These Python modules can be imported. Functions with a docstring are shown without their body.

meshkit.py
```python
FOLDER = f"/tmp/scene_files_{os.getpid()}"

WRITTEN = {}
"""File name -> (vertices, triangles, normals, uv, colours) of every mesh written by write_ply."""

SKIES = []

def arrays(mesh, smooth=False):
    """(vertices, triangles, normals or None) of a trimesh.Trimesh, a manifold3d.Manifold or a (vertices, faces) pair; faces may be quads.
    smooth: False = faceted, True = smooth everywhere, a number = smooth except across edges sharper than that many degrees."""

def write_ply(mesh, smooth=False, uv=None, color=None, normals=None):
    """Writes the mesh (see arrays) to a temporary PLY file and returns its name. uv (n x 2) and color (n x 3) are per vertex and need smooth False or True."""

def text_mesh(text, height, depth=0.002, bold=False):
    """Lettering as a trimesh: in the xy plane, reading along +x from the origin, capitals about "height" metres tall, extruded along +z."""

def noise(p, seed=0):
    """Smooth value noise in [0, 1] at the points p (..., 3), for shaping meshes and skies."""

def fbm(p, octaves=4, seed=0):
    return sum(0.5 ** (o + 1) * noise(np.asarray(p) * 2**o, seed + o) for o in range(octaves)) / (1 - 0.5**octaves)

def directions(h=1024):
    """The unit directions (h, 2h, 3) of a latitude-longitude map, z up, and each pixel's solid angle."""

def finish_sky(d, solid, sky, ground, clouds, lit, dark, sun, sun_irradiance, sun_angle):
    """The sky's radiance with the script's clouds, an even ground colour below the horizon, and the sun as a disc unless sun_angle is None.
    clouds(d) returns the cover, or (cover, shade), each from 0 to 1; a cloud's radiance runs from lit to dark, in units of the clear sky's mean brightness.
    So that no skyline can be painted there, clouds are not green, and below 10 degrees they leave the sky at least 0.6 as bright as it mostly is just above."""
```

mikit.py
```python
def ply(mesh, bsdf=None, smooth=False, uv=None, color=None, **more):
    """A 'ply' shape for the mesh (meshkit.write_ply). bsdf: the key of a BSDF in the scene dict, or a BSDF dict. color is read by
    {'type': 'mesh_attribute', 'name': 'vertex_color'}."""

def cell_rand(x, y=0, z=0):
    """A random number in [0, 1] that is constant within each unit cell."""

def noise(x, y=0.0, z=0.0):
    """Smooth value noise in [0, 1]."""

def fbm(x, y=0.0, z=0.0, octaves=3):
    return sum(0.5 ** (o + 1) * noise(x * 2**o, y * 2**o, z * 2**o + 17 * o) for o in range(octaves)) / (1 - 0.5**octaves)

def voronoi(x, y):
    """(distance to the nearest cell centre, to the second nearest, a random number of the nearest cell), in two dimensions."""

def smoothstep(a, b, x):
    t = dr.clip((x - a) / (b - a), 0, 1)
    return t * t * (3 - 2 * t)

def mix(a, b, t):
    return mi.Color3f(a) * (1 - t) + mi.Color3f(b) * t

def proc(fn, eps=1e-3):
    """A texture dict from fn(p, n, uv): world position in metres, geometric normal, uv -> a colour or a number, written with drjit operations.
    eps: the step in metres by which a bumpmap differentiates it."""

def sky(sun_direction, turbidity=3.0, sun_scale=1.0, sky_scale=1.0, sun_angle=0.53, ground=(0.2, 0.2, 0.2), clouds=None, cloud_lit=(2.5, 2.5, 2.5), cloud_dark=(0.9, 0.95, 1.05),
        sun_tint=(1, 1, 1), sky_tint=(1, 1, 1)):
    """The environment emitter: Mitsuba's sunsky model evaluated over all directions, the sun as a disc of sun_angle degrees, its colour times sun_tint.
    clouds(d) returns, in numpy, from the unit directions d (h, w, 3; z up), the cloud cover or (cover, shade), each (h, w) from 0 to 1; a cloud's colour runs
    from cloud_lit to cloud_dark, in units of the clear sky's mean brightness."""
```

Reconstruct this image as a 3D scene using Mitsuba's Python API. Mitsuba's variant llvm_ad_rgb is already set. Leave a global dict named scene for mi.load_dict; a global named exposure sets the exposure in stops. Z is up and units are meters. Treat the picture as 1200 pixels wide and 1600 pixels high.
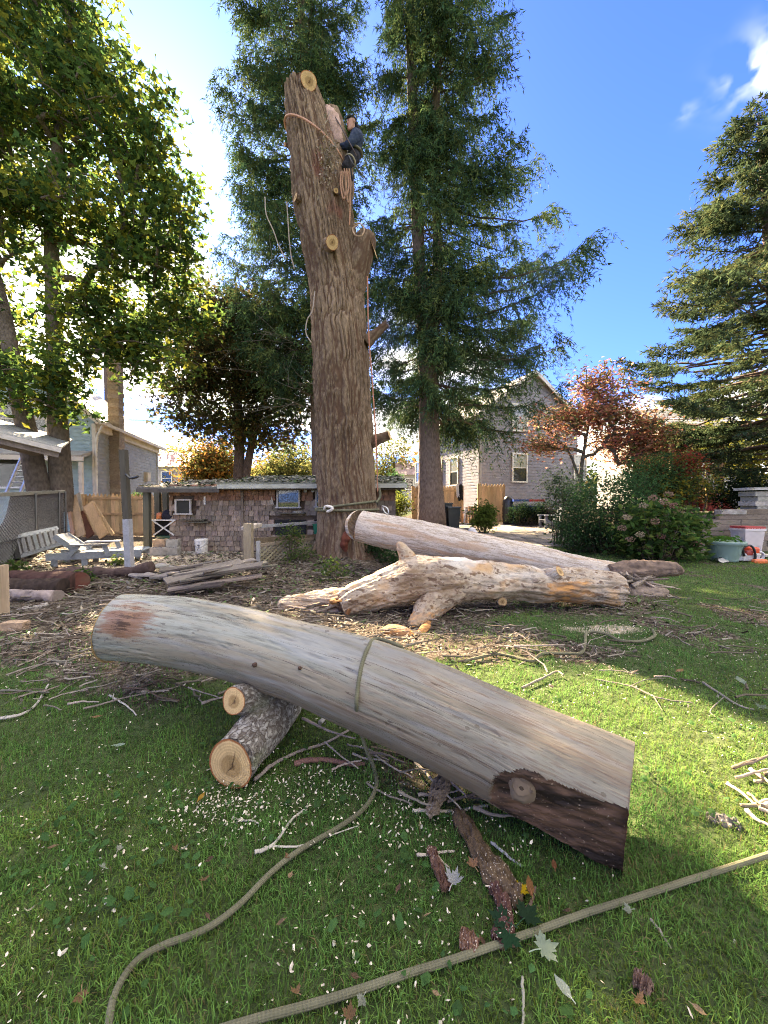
import math
import numpy as np
import drjit as dr
import mitsuba as mi
import trimesh
import manifold3d as m3
import mikit
import meshkit
from mikit import noise, fbm, smoothstep, mix, cell_rand, voronoi, proc

T = mi.ScalarTransform4f
scene, labels = {}, {}
PI = math.pi
UP = np.array([0, 0, 1.0])

# ---------------------------------------------------------------- camera, sky, exposure
CAM_H, FOC, PITCH = 1.25, 600.0, math.atan(15 / 600)
CP, SP = math.cos(PITCH), math.sin(PITCH)
scene['camera'] = {'type': 'perspective', 'fov': 90.0, 'fov_axis': 'x', 'near_clip': 0.05, 'far_clip': 2000.0,
                   'to_world': T().look_at(origin=[0, 0, CAM_H], target=[0, CP, CAM_H - SP], up=[0, 0, 1])}
SUN = np.array([-0.600, 1.0, 0.915])


def clouds(d):
    az = np.degrees(np.arctan2(d[..., 0], d[..., 1]))
    el = np.degrees(np.arcsin(np.clip(d[..., 2], -1, 1)))
    k = d[..., 2] + .18
    q = np.stack([d[..., 0] / k, d[..., 1] / k, 0 * az], -1)
    w = meshkit.fbm(q * 1.5 + [54.4, 28.8, 0], 5, 32)                 # broken clouds, mostly out of view, added for neutral fill light
    c = np.clip((w - .50) / .10, 0, 1) * .9
    patch = np.exp(-(((az - 43.8) / 3.0) ** 2 + ((el - 38.6) / 2.0) ** 2)) + .5 * np.exp(-(((az - 37.5) / .9) ** 2 + ((el - 38.2) / .6) ** 2))
    wisp = meshkit.fbm(q * [9, 16, 1] + 1.1 * meshkit.fbm(q * 8, 3, 6)[..., None], 5, 8)
    c = np.maximum(c, np.clip(patch * 1.5 * (wisp - .45) / .2, 0, 1) * .42)
    bank = np.clip((13.5 - el + 5 * (meshkit.fbm(d * 9, 4, 9) - .5)) / 2.5, 0, 1) * np.clip((az - 12) / 10, 0, 1)
    bank = bank * np.clip((meshkit.fbm(d * 5, 3, 2) - .25) / .2, 0, 1)
    return np.maximum(c, bank * .9), np.clip((9 - el) / 9, 0, .6)


scene['sky'] = mikit.sky(SUN.tolist(), turbidity=3.4, sun_scale=2.1, sun_tint=(1.0, .96, .88), sky_tint=(.27, .38, .84), clouds=clouds, cloud_lit=(4.0, 3.75, 3.25), cloud_dark=(1.7, 1.7, 1.7), ground=(.12, .12, .09))
exposure = 4.2

# ---------------------------------------------------------------- projection helpers (target pixels 1200 x 1600)


def H(x, y):
    x, y = np.asarray(x, float), np.asarray(y, float)
    h = .024 * np.clip(y - 9.5, 0, 14) * np.clip((x + 1.0) / 3.0, 0, 1)
    h = h + .16 * np.exp(-(((x + .75) / 1.3) ** 2 + ((y - 8.7) / 1.1) ** 2))
    p = np.stack([x * .9, y * .9, 0 * x], -1)
    amp = np.clip(np.hypot(x, y) / 6, .25, 1)
    return h + .05 * (meshkit.fbm(p, 3, 4) - .5) * amp


def ray(px, py):
    r, u = (px - 600) / FOC, -(py - 800) / FOC
    return np.array([r, CP + u * SP, -SP + u * CP])


def P(px, py, Y):
    d = ray(px, py)
    return np.array([0, 0, CAM_H]) + d * (Y / d[1])


def G(px, py, dz=0.0):
    d = ray(px, py)
    Y = 5.0
    for _ in range(30):
        p = np.array([0, 0, CAM_H]) + d * (Y / d[1])
        Y = (float(H(p[0], p[1])) + dz - CAM_H) / d[2] * d[1]
    return np.array([0, 0, CAM_H]) + d * (Y / d[1])


# ---------------------------------------------------------------- mesh helpers


def pk(c):
    """an RGB colour packed into one number (6 bits a channel, square root spaced); c: (3,) or (n, 3)"""
    q = np.round(63 * np.sqrt(np.clip(np.asarray(c, float), 0, 1))).astype(np.int64)
    return q[..., 0] * 4096.0 + q[..., 1] * 64 + q[..., 2] + .5


def nz(v):
    v = np.asarray(v, float)
    return v / np.maximum(np.linalg.norm(v, axis=-1, keepdims=True), 1e-12)


BOXV = np.array([[x, y, z] for x in (-.5, .5) for y in (-.5, .5) for z in (-.5, .5)], float)
BOXF = np.array([[0, 1, 3], [0, 3, 2], [4, 6, 7], [4, 7, 5], [0, 4, 5], [0, 5, 1], [2, 3, 7], [2, 7, 6], [0, 2, 6], [0, 6, 4], [1, 5, 7], [1, 7, 3]])


class MB:
    def __init__(s, col=(.5, .5, .5)):
        s.v, s.f, s.t, s.n, s.col = [], [], [], 0, col

    def add(s, v, f, col=None, u=None, uv=None):
        v, f = np.asarray(v, float), np.asarray(f, int)
        if f.shape[1] == 4:
            f = np.vstack([f[:, [0, 1, 2]], f[:, [0, 2, 3]]])
        if uv is None:
            uv = np.zeros((len(v), 2))
            uv[:, 1] = pk(s.col if col is None else col)
            uv[:, 0] = (s.n * .37) % 7 if u is None else u
        s.v.append(v)
        s.f.append(f + s.n)
        s.t.append(uv)
        s.n += len(v)
        return s

    def box(s, c, size, rz=0.0, col=None, R=None):
        v = BOXV * np.asarray(size, float)
        if R is not None:
            v = v @ np.asarray(R).T
        elif rz:
            a, b = math.cos(rz), math.sin(rz)
            v = v @ np.array([[a, b, 0], [-b, a, 0], [0, 0, 1]])
        return s.add(v + np.asarray(c, float), BOXF, col)

    def beam(s, a, b, w, h, col=None, up=(0, 0, 1), taper=1.0):
        """a board from a to b: w across, h along up"""
        a, b = np.asarray(a, float), np.asarray(b, float)
        d = nz(b - a)
        x = np.cross(d, up)
        x = np.cross(d, [1, 0, 0]) if np.linalg.norm(x) < 1e-3 else x
        x = nz(x)
        z = np.cross(x, d)
        v = BOXV * [w, np.linalg.norm(b - a), h]
        k = np.where(v[:, 1:2] > 0, taper, 1.0)
        v = v[:, :1] * k * x + v[:, 1:2] * d + v[:, 2:] * k * z + (a + b) / 2
        return s.add(v, BOXF, col)

    def quad(s, a, b, c, d, col=None):
        return s.add([a, b, c, d], [[0, 1, 2, 3]], col)

    def tube(s, pts, rad, n=8, cap=True, col=None, uvreal=False):
        v, f, uv = tube(pts, rad, n, cap)
        return s.add(v, f, col, uv=uv if uvreal else None)

    def mesh(s):
        return np.vstack(s.v), np.vstack(s.f), np.vstack(s.t)


def frames(p):
    t = nz(np.gradient(p, axis=0))
    a = np.zeros_like(p)
    ref = np.array([0, 0, 1.0]) if abs(t[0, 2]) < .9 else np.array([0, 1.0, 0])
    x = nz(np.cross(t[0], ref))
    for i in range(len(p)):
        x = nz(x - t[i] * (x @ t[i]))
        a[i] = x
    return t, a, np.cross(t, a)


def tube(pts, rad, n=8, cap=True, disp=None, phase=0.0):
    """rings along pts; a doubled seam column, so that uv = (arc length, turn 0..1)"""
    p = np.asarray(pts, float)
    r = np.broadcast_to(np.asarray(rad, float), (len(p),))
    t, a, b = frames(p)
    s = np.concatenate([[0], np.cumsum(np.linalg.norm(np.diff(p, axis=0), axis=1))])
    k = np.arange(n + 1) / n
    th = 2 * PI * (k % 1.0) + phase
    dirs = np.cos(th)[None, :, None] * a[:, None] + np.sin(th)[None, :, None] * b[:, None]
    rr = np.repeat(r[:, None], n + 1, 1)
    if disp is not None:
        rr = rr + disp(p[:, None] + dirs * rr[..., None], s[:, None], th[None, :], rr)
    v = p[:, None] + dirs * rr[..., None]
    i, j = np.meshgrid(np.arange(len(p) - 1), np.arange(n), indexing='ij')
    w = n + 1
    q = np.stack([i * w + j, i * w + j + 1, (i + 1) * w + j + 1, (i + 1) * w + j], -1).reshape(-1, 4)
    f = np.vstack([q[:, [0, 1, 2]], q[:, [0, 2, 3]]])
    uv = np.stack([np.repeat(s[:, None], w, 1), np.repeat(k[None], len(p), 0)], -1).reshape(-1, 2)
    v = v.reshape(-1, 3)
    if cap:
        e = (len(p) - 1) * w
        v = np.vstack([v, p[0], p[-1]])
        uv = np.vstack([uv, [0, 0], [s[-1], 0]])
        jj = np.arange(n)
        f = np.vstack([f, np.stack([jj + 1, jj, jj * 0 + len(v) - 2], 1), np.stack([e + jj, e + jj + 1, jj * 0 + len(v) - 1], 1)])
    return v, f, uv


def spline(pts, n=24):
    """Catmull-Rom through the points"""
    p = np.asarray(pts, float)
    if len(p) < 3:
        return p[0] + (p[-1] - p[0]) * np.linspace(0, 1, n)[:, None]
    e = np.vstack([2 * p[0] - p[1], p, 2 * p[-1] - p[-2]])
    out = []
    u = np.linspace(0, len(p) - 1, n)
    for x in u:
        i = min(int(x), len(p) - 2)
        t = x - i
        a, b, c, d = e[i:i + 4]
        out.append(.5 * (2 * b + (c - a) * t + (2 * a - 5 * b + 4 * c - d) * t * t + (3 * b - a - 3 * c + d) * t ** 3))
    return np.array(out)


USED = {}


def numbered(name):
    k = USED.get(name, -1) + 1
    USED[name] = k
    return name if k == 0 else f'{name}_{k:03d}'


def emit(key, mb, bsdf, smooth=False):
    if isinstance(mb, MB):
        v, f, uv = mb.mesh()
    else:
        v, f, uv = mb
    if smooth not in (True, False):
        raise ValueError('uv meshes take smooth True or False')
    scene[key] = mikit.ply((v, f), bsdf, smooth=smooth, uv=uv)


def thing(name, label, cat, group=None, mb=None, bsdf=None, smooth=False, kind=None):
    key = numbered(name)
    labels[key] = {'label': label, 'category': cat}
    if group:
        labels[key]['group'] = group
    if kind:
        labels[key]['kind'] = kind
    if mb is not None:
        emit(key, mb, bsdf, smooth)
    return key


def part(key, name, mb, bsdf, smooth=False, label=None, kind=None):
    k = numbered(key + '__' + name)
    emit(k, mb, bsdf, smooth)
    if label:
        labels.setdefault(k, {})['label'] = label
    if kind:
        labels.setdefault(k, {})['kind'] = kind
    return k


def struct(name, mb, bsdf, smooth=False, kind='structure', label=None):
    emit(name, mb, bsdf, smooth)
    labels[name] = {'kind': kind, 'label': label or name.replace('_', ' ')}
    return name


def hullchain(joints, bones, edge=.03, taubin=12, spheres=10):
    """joints {name: (xyz, r)}; every bone the hull of its two joints' spheres; one smooth surface"""
    parts = []
    for b in bones:
        ms = [m3.Manifold.sphere(joints[k][1], spheres * 2).translate([float(x) for x in joints[k][0]]) for k in b]
        parts.append(m3.Manifold.batch_hull(ms))
    m = m3.Manifold.batch_boolean(parts, m3.OpType.Add).refine_to_length(edge)
    g = m.to_mesh()
    t = trimesh.Trimesh(np.array(g.vert_properties)[:, :3], np.array(g.tri_verts))
    if taubin:
        trimesh.smoothing.filter_taubin(t, iterations=taubin)
    return np.array(t.vertices), np.array(t.faces)
# ---------------------------------------------------------------- materials


def unpack(uv):
    k = dr.floor(uv.y)
    r = dr.floor(k / 4096)
    g = dr.floor((k - r * 4096) / 64)
    b = k - r * 4096 - g * 64
    c = mi.Color3f(r, g, b) / 63.0
    return c * c


def bs(name, fn, rough=.8, spec=.3, bump=None, bscale=.003, beps=1e-3, **more):
    d = {'type': 'principled', 'base_color': proc(fn) if callable(fn) else {'type': 'rgb', 'value': fn}, 'roughness': rough, 'specular': spec, **more}
    if bump is not None:
        d = {'type': 'bumpmap', 'nested_texture': proc(bump, eps=beps), 'scale': bscale, 'nested_bsdf': d}
    scene[name] = {'type': 'twosided', 'bsdf': d}


def f_paint(p, n, uv):
    return unpack(uv) * (.72 + .5 * fbm(p.x * 5 + 9, p.y * 5, p.z * 5, 3))


def f_gloss(p, n, uv):
    return unpack(uv) * (.9 + .2 * fbm(p.x * 9, p.y * 9, p.z * 9, 2))


def f_board(p, n, uv):          # upright grain
    g = noise(p.x * 90 + uv.x * 31, p.y * 90, p.z * 4)
    h = fbm(p.x * 7 + uv.x * 17, p.y * 7, p.z * 1.3, 3)
    return unpack(uv) * (.55 + .3 * g + .6 * h)


def f_weather(p, n, uv):        # weathered grain, any direction
    g = fbm(p.x * 40 + uv.x * 31, p.y * 40, p.z * 40, 2)
    h = fbm(p.x * 4 + uv.x * 17, p.y * 4, p.z * 4, 3)
    c = unpack(uv) * (.5 + .45 * g + .5 * h)
    return mix(c, mi.Color3f(.07, .085, .05), .35 * smoothstep(.55, .8, h))


def f_stone(p, n, uv):
    g = fbm(p.x * 18, p.y * 18, p.z * 18, 4)
    return unpack(uv) * (.55 + .9 * g)


bs('m_paint', f_paint, .65, .3)
bs('m_gloss', f_gloss, .3, .5)
bs('m_board', f_board, .8, .25)
bs('m_weather', f_weather, .85, .2)
bs('m_stone', f_stone, .9, .2, bump=lambda p, n, uv: fbm(p.x * 40, p.y * 40, p.z * 40, 3), bscale=.01)
bs('m_cloth', f_paint, .95, .1, sheen=.3)
bs('m_skin', f_gloss, .5, .4)
scene['m_metal'] = {'type': 'twosided', 'bsdf': {'type': 'principled', 'base_color': proc(f_gloss), 'roughness': .35, 'metallic': .8}}
scene['m_pane'] = {'type': 'thindielectric', 'int_ior': 1.5}


def leafy(name, diff, rough=.5):
    scene[name] = {'type': 'principledthin', 'base_color': proc(lambda p, n, uv: unpack(uv)), 'roughness': rough, 'diff_trans': diff, 'eta': 1.35}


leafy('m_leaf', 1.2, .45)
leafy('m_needle', .6, .55)
leafy('m_grass', .9, .5)


def f_ground(p, n, uv):
    a = fbm(p.x * .8, p.y * .8, 0, 4)
    b = fbm(p.x * 5, p.y * 5, 3, 4)
    c = fbm(p.x * 40, p.y * 40, 7, 3)
    soil = mix(mi.Color3f(.032, .025, .018), mi.Color3f(.095, .075, .055), smoothstep(.3, .75, .5 * b + .5 * c))
    green = mix(mi.Color3f(.022, .038, .012), mi.Color3f(.064, .102, .032), c)
    litter = mix(mi.Color3f(.04, .030, .022), mi.Color3f(.16, .135, .108), smoothstep(.42, .7, c))
    # the uv hold (lawn, bare pale earth) of the mesh's vertices
    lawn = smoothstep(.35, .65, uv.x + .5 * (b - .5) + .3 * (a - .5))
    col = mix(mix(soil, litter, .55), mix(soil, green, .75), lawn)
    pale = mix(mi.Color3f(.26, .205, .15), mi.Color3f(.40, .34, .26), c)
    return mix(col, pale, smoothstep(.35, .65, uv.y + .4 * (b - .5)))


bs('m_ground', f_ground, .95, .1, bump=lambda p, n, uv: fbm(p.x * 30, p.y * 30, 0, 3), bscale=.02)


def f_bark(p, n, uv):           # the standing trunk: corky ridges, lichen; uv.x holds the ridge height
    big = fbm(p.x * 1.3, p.y * 1.3, p.z * .55, 4)
    fine = fbm(p.x * 45, p.y * 45, p.z * 14, 3)
    c = mix(mi.Color3f(.078, .052, .034), mi.Color3f(.225, .163, .108), smoothstep(.28, .80, fine * .55 + .60 * big))
    c = mix(mi.Color3f(.082, .048, .030), c, smoothstep(.0, .45, uv.x))  # inner bark tone, also darkened in the furrows as painted crevice shade
    red = smoothstep(.60, .72, fbm(p.x * 2.2, p.y * 2.2, p.z * 1.1 + 4, 3)) * smoothstep(6.0, 7.5, p.z)
    return mix(c, mi.Color3f(.13, .05, .035), .6 * red)


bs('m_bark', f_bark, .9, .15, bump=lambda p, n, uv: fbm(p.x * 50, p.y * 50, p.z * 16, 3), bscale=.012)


def f_bark2(p, n, uv):          # spruces, maples: packed colour, scaly
    g = fbm(p.x * 22, p.y * 22, p.z * 9, 3)
    return unpack(uv) * (.35 + 1.3 * g)


bs('m_limb', f_bark2, .9, .15)
bs('m_trunk', f_bark2, .9, .15, bump=lambda p, n, uv: fbm(p.x * 18, p.y * 18, p.z * 6, 3), bscale=.03)


def f_platy(p, n, uv):          # support log: grey-brown platy bark with lichen
    a, b, w = voronoi(uv.x * 34 + 5 * fbm(p.x * 18, p.y * 18, p.z * 18, 3), uv.y * 26 + 3 * fbm(p.x * 16 + 9, p.y * 16, p.z * 16, 3))
    g = fbm(p.x * 60, p.y * 60, p.z * 60, 3)
    c = mix(mi.Color3f(.13, .11, .095), mi.Color3f(.38, .36, .33), smoothstep(.3, .75, .22 * w + .75 * g))
    c = mix(mi.Color3f(.10, .08, .065), c, smoothstep(.0, .2, b - a))
    return mix(c, mi.Color3f(.15, .17, .09), .5 * smoothstep(.6, .75, fbm(p.x * 8, p.y * 8, p.z * 8, 2)))


def b_platy(p, n, uv):
    a, b, w = voronoi(uv.x * 34 + 5 * fbm(p.x * 18, p.y * 18, p.z * 18, 3), uv.y * 26 + 3 * fbm(p.x * 16 + 9, p.y * 16, p.z * 16, 3))
    return smoothstep(0, .25, b - a) + .5 * w + .4 * fbm(p.x * 60, p.y * 60, p.z * 60, 3)


bs('m_platy', f_platy, .9, .15, bump=b_platy, bscale=.012)


def f_cut(p, n, uv):            # sawn end: uv in units of the radius, heart at 0
    ox, oy = .16 * (noise(p.x * 3, p.z * 3, 1) - .5) + .07, .16 * (noise(p.x * 3, p.z * 3, 7) - .5) - .05
    edge = dr.sqrt(uv.x * uv.x + uv.y * uv.y)
    hx, hy = uv.x - ox * (1 - edge), uv.y - oy * (1 - edge)
    r = dr.sqrt(hx * hx + hy * hy)
    an = dr.atan2(hy, hx)
    q = r + .07 * (fbm(uv.x * 3, uv.y * 3, p.z * 4, 2) - .4)
    ring = .5 + .5 * dr.sin(q * 62)
    c = mix(mi.Color3f(.52, .36, .18), mi.Color3f(.36, .23, .10), .6 * ring)
    heart = smoothstep(.58, .40, q + .10 * (fbm(uv.x * 4, uv.y * 4, 2, 3) - .5))
    c = mix(c, mi.Color3f(.25, .155, .065), heart * .8)
    c = mix(c, mi.Color3f(.10, .055, .022), .9 * smoothstep(.25, .08, q) * fbm(uv.x * 12, uv.y * 12, 0, 3) * 1.5)
    ray_ = noise(dr.cos(an) * 40, dr.sin(an) * 40, r * 4)
    c = c * (.86 + .28 * ray_)
    saw = .93 + .14 * noise(uv.x * 45 + uv.y * 8, uv.y * 2)
    split = smoothstep(.022, .004, dr.abs(dr.sin(.5 * (an - 1.1 - .25 * noise(r * 7, 2, 0)))) * r) * smoothstep(.85, .2, r)
    split = dr.maximum(split, smoothstep(.018, .004, dr.abs(dr.sin(.5 * (an + 2.3 - .3 * noise(r * 9, 5, 0)))) * r) * smoothstep(.6, .1, r))
    c = mix(c, mi.Color3f(.06, .035, .018), .8 * split)
    c = c * (.80 + .35 * fbm(uv.x * 2.5 + 9, uv.y * 2.5, p.z * 5, 3))
    c = mix(c * saw, mi.Color3f(.26, .10, .04), smoothstep(.90, .95, q))
    return c


bs('m_cut', f_cut, .8, .2)


STAIN = [-1.62, 2.28, .46]


def streaks(uv, k=1.0):
    cx, sx = dr.cos(uv.y * 2 * PI), dr.sin(uv.y * 2 * PI)
    lo = fbm(uv.x * 1.5, cx * 3.6, sx * 3.6, 4)
    w = .35 * (fbm(uv.x * 5, cx * 4, sx * 4, 3) - .5)
    mid = fbm(uv.x * 6.5 + 7 + w, cx * 12 + w * 4, sx * 12, 5)
    hi = fbm(uv.x * 24 + 3, cx * 46 + w * 9, sx * 46, 4)
    return lo, mid, hi


def f_silver(p, n, uv):         # barkless weathered log
    lo, mid, hi = streaks(uv)
    c = mix(mi.Color3f(.116, .106, .080), mi.Color3f(.305, .305, .255), smoothstep(.30, .66, .40 * mid + .26 * hi + .36 * lo))
    tan = smoothstep(.47, .60, fbm(uv.x * 1.3 + 3, dr.cos(uv.y * 6.283) * 2.6 + 7, dr.sin(uv.y * 6.283) * 2.6, 4) * .75 + .25 * mid)
    c = mix(c, mi.Color3f(.30, .235, .155), .5 * tan)
    blue = smoothstep(.55, .70, fbm(uv.x * 1.6 + 30, dr.cos(uv.y * 6.283) * 4, dr.sin(uv.y * 6.283) * 4, 3))
    c = mix(c, mi.Color3f(.30, .31, .325), .40 * blue)
    dark = smoothstep(.62, .74, .5 * mid + .5 * hi)
    c = mix(c, mi.Color3f(.10, .072, .052), .55 * dark)
    # darker brown along the underside, rot towards the butt and a stain by the knot at the thin end: these move with the log (uv.x runs along it)
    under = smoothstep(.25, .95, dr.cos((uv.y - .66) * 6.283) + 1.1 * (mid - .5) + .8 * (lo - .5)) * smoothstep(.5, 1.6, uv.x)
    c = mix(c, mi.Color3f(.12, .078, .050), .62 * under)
    butt = smoothstep(1.5, 2.6, uv.x + .5 * (mid - .5))
    c = mix(c, mi.Color3f(.155, .115, .085), butt * (.20 + .6 * smoothstep(.45, .62, .5 * hi + .5 * mid)))
    c = mix(c, c * mi.Color3f(.80, .72, .63), butt * .4)
    st = p - mi.Point3f(STAIN)
    d = dr.sqrt(st.x * st.x * .55 + st.y * st.y * .9 + st.z * st.z * 4.0) + .26 * (mid - .5) + .16 * (hi - .5)
    c = mix(c, mi.Color3f(.20, .092, .045), .85 * smoothstep(.24, .10, d))
    c = mix(c, mi.Color3f(.055, .030, .018), .9 * smoothstep(.085, .03, d))
    ca, sa = dr.cos(uv.y * 6.283), dr.sin(uv.y * 6.283)
    crack = smoothstep(.016, .005, dr.abs(fbm(uv.x * 1.1 + 11, ca * 14, sa * 14, 2) - .5))
    c = mix(c, mi.Color3f(.05, .035, .025), .75 * crack * smoothstep(.50, .60, noise(uv.x * 1.7, ca * 5, sa * 5)))
    pit = smoothstep(.80, .86, noise(uv.x * 36, ca * 13, sa * 13)) * smoothstep(.5, .65, noise(uv.x * 2.1 + 4, ca * 2, sa * 2))
    c = mix(c, mi.Color3f(.07, .05, .035), .55 * pit)
    return c


def b_silver(p, n, uv):
    lo, mid, hi = streaks(uv)
    return .5 * hi + .5 * mid


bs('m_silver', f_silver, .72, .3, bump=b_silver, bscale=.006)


def f_rot(p, n, uv):            # dark wet rotten face and bark
    g = fbm(p.x * 9 + p.y * 5, p.y * 16, p.z * 22, 5)
    c = mix(mi.Color3f(.022, .014, .010), mi.Color3f(.16, .088, .054), smoothstep(.3, .78, g))
    return mix(c, mi.Color3f(.36, .27, .19), .5 * smoothstep(.70, .78, fbm(p.x * 110, p.y * 110, p.z * 110, 3)))


bs('m_rot', f_rot, .75, .3, bump=lambda p, n, uv: fbm(p.x * 18, p.y * 30, p.z * 45, 4), bscale=.02)


def f_gnarl(p, n, uv):          # knotty pale log with orange broken wood; uv.x = orange amount from the mesh
    a = fbm(p.x * 3.0, p.y * 3.0, p.z * 3.0, 4)
    b = fbm(p.x * 10 + 5, p.y * 22, p.z * 22, 4)
    d = fbm(p.x * 34, p.y * 34, p.z * 34, 3)
    c = mix(mi.Color3f(.19, .13, .08), mi.Color3f(.50, .425, .335), smoothstep(.34, .66, .4 * a + .45 * b + .2 * d))
    c = mix(c, mi.Color3f(.105, .060, .036), .9 * smoothstep(.50, .64, b * .6 + d * .4))
    c = mix(c, mi.Color3f(.46, .26, .10), .65 * smoothstep(.52, .68, a * .6 + fbm(p.x * 6, p.y * 6 + 9, p.z * 6, 3) * .4))
    c = mix(c, mi.Color3f(.60, .57, .52), .6 * smoothstep(.46, .60, fbm(p.x * 2.2 + 3, p.y * 4, p.z * 6, 3)) * smoothstep(.30, .50, p.z) * smoothstep(.55, .85, p.x))
    o = mix(mi.Color3f(.13, .06, .026), mi.Color3f(.46, .235, .085), smoothstep(.3, .7, b))
    return mix(c, o, smoothstep(.3, .7, uv.x + .5 * (b - .5)))


bs('m_gnarl', f_gnarl, .8, .2, bump=lambda p, n, uv: fbm(p.x * 25, p.y * 40, p.z * 40, 4), bscale=.018)


def f_backlog(p, n, uv):
    lo, mid, hi = streaks(uv)
    c = mix(mi.Color3f(.26, .20, .145), mi.Color3f(.54, .485, .42), smoothstep(.30, .66, .5 * mid + .5 * hi))
    c = mix(c, mi.Color3f(.36, .22, .12), .6 * smoothstep(.52, .66, lo))
    return mix(c, mi.Color3f(.12, .08, .055), .65 * smoothstep(.60, .70, .5 * mid + .5 * hi))


bs('m_backlog', f_backlog, .8, .2, bump=b_silver, bscale=.012)


def f_rope(p, n, uv):           # braided rope: uv.x metres along, uv.y turn
    a = uv.x * 330
    w = dr.sin(a + uv.y * 5 * PI * 2) * dr.sin(a - uv.y * 5 * PI * 2)
    c = mix(mi.Color3f(.105, .100, .062), mi.Color3f(.145, .137, .088), .5 + .5 * w)
    return c * (.6 + .8 * fbm(p.x * 9, p.y * 9, p.z * 9, 4))


def b_rope(p, n, uv):
    a = uv.x * 330
    return dr.sin(a + uv.y * 5 * PI * 2) * dr.sin(a - uv.y * 5 * PI * 2)


bs('m_rope', f_rope, .9, .15, bump=b_rope, bscale=.0008)
# ---------------------------------------------------------------- ground, lawn, litter


def sg(x):
    return 1 / (1 + np.exp(-np.clip(x, -30, 30)))


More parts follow.
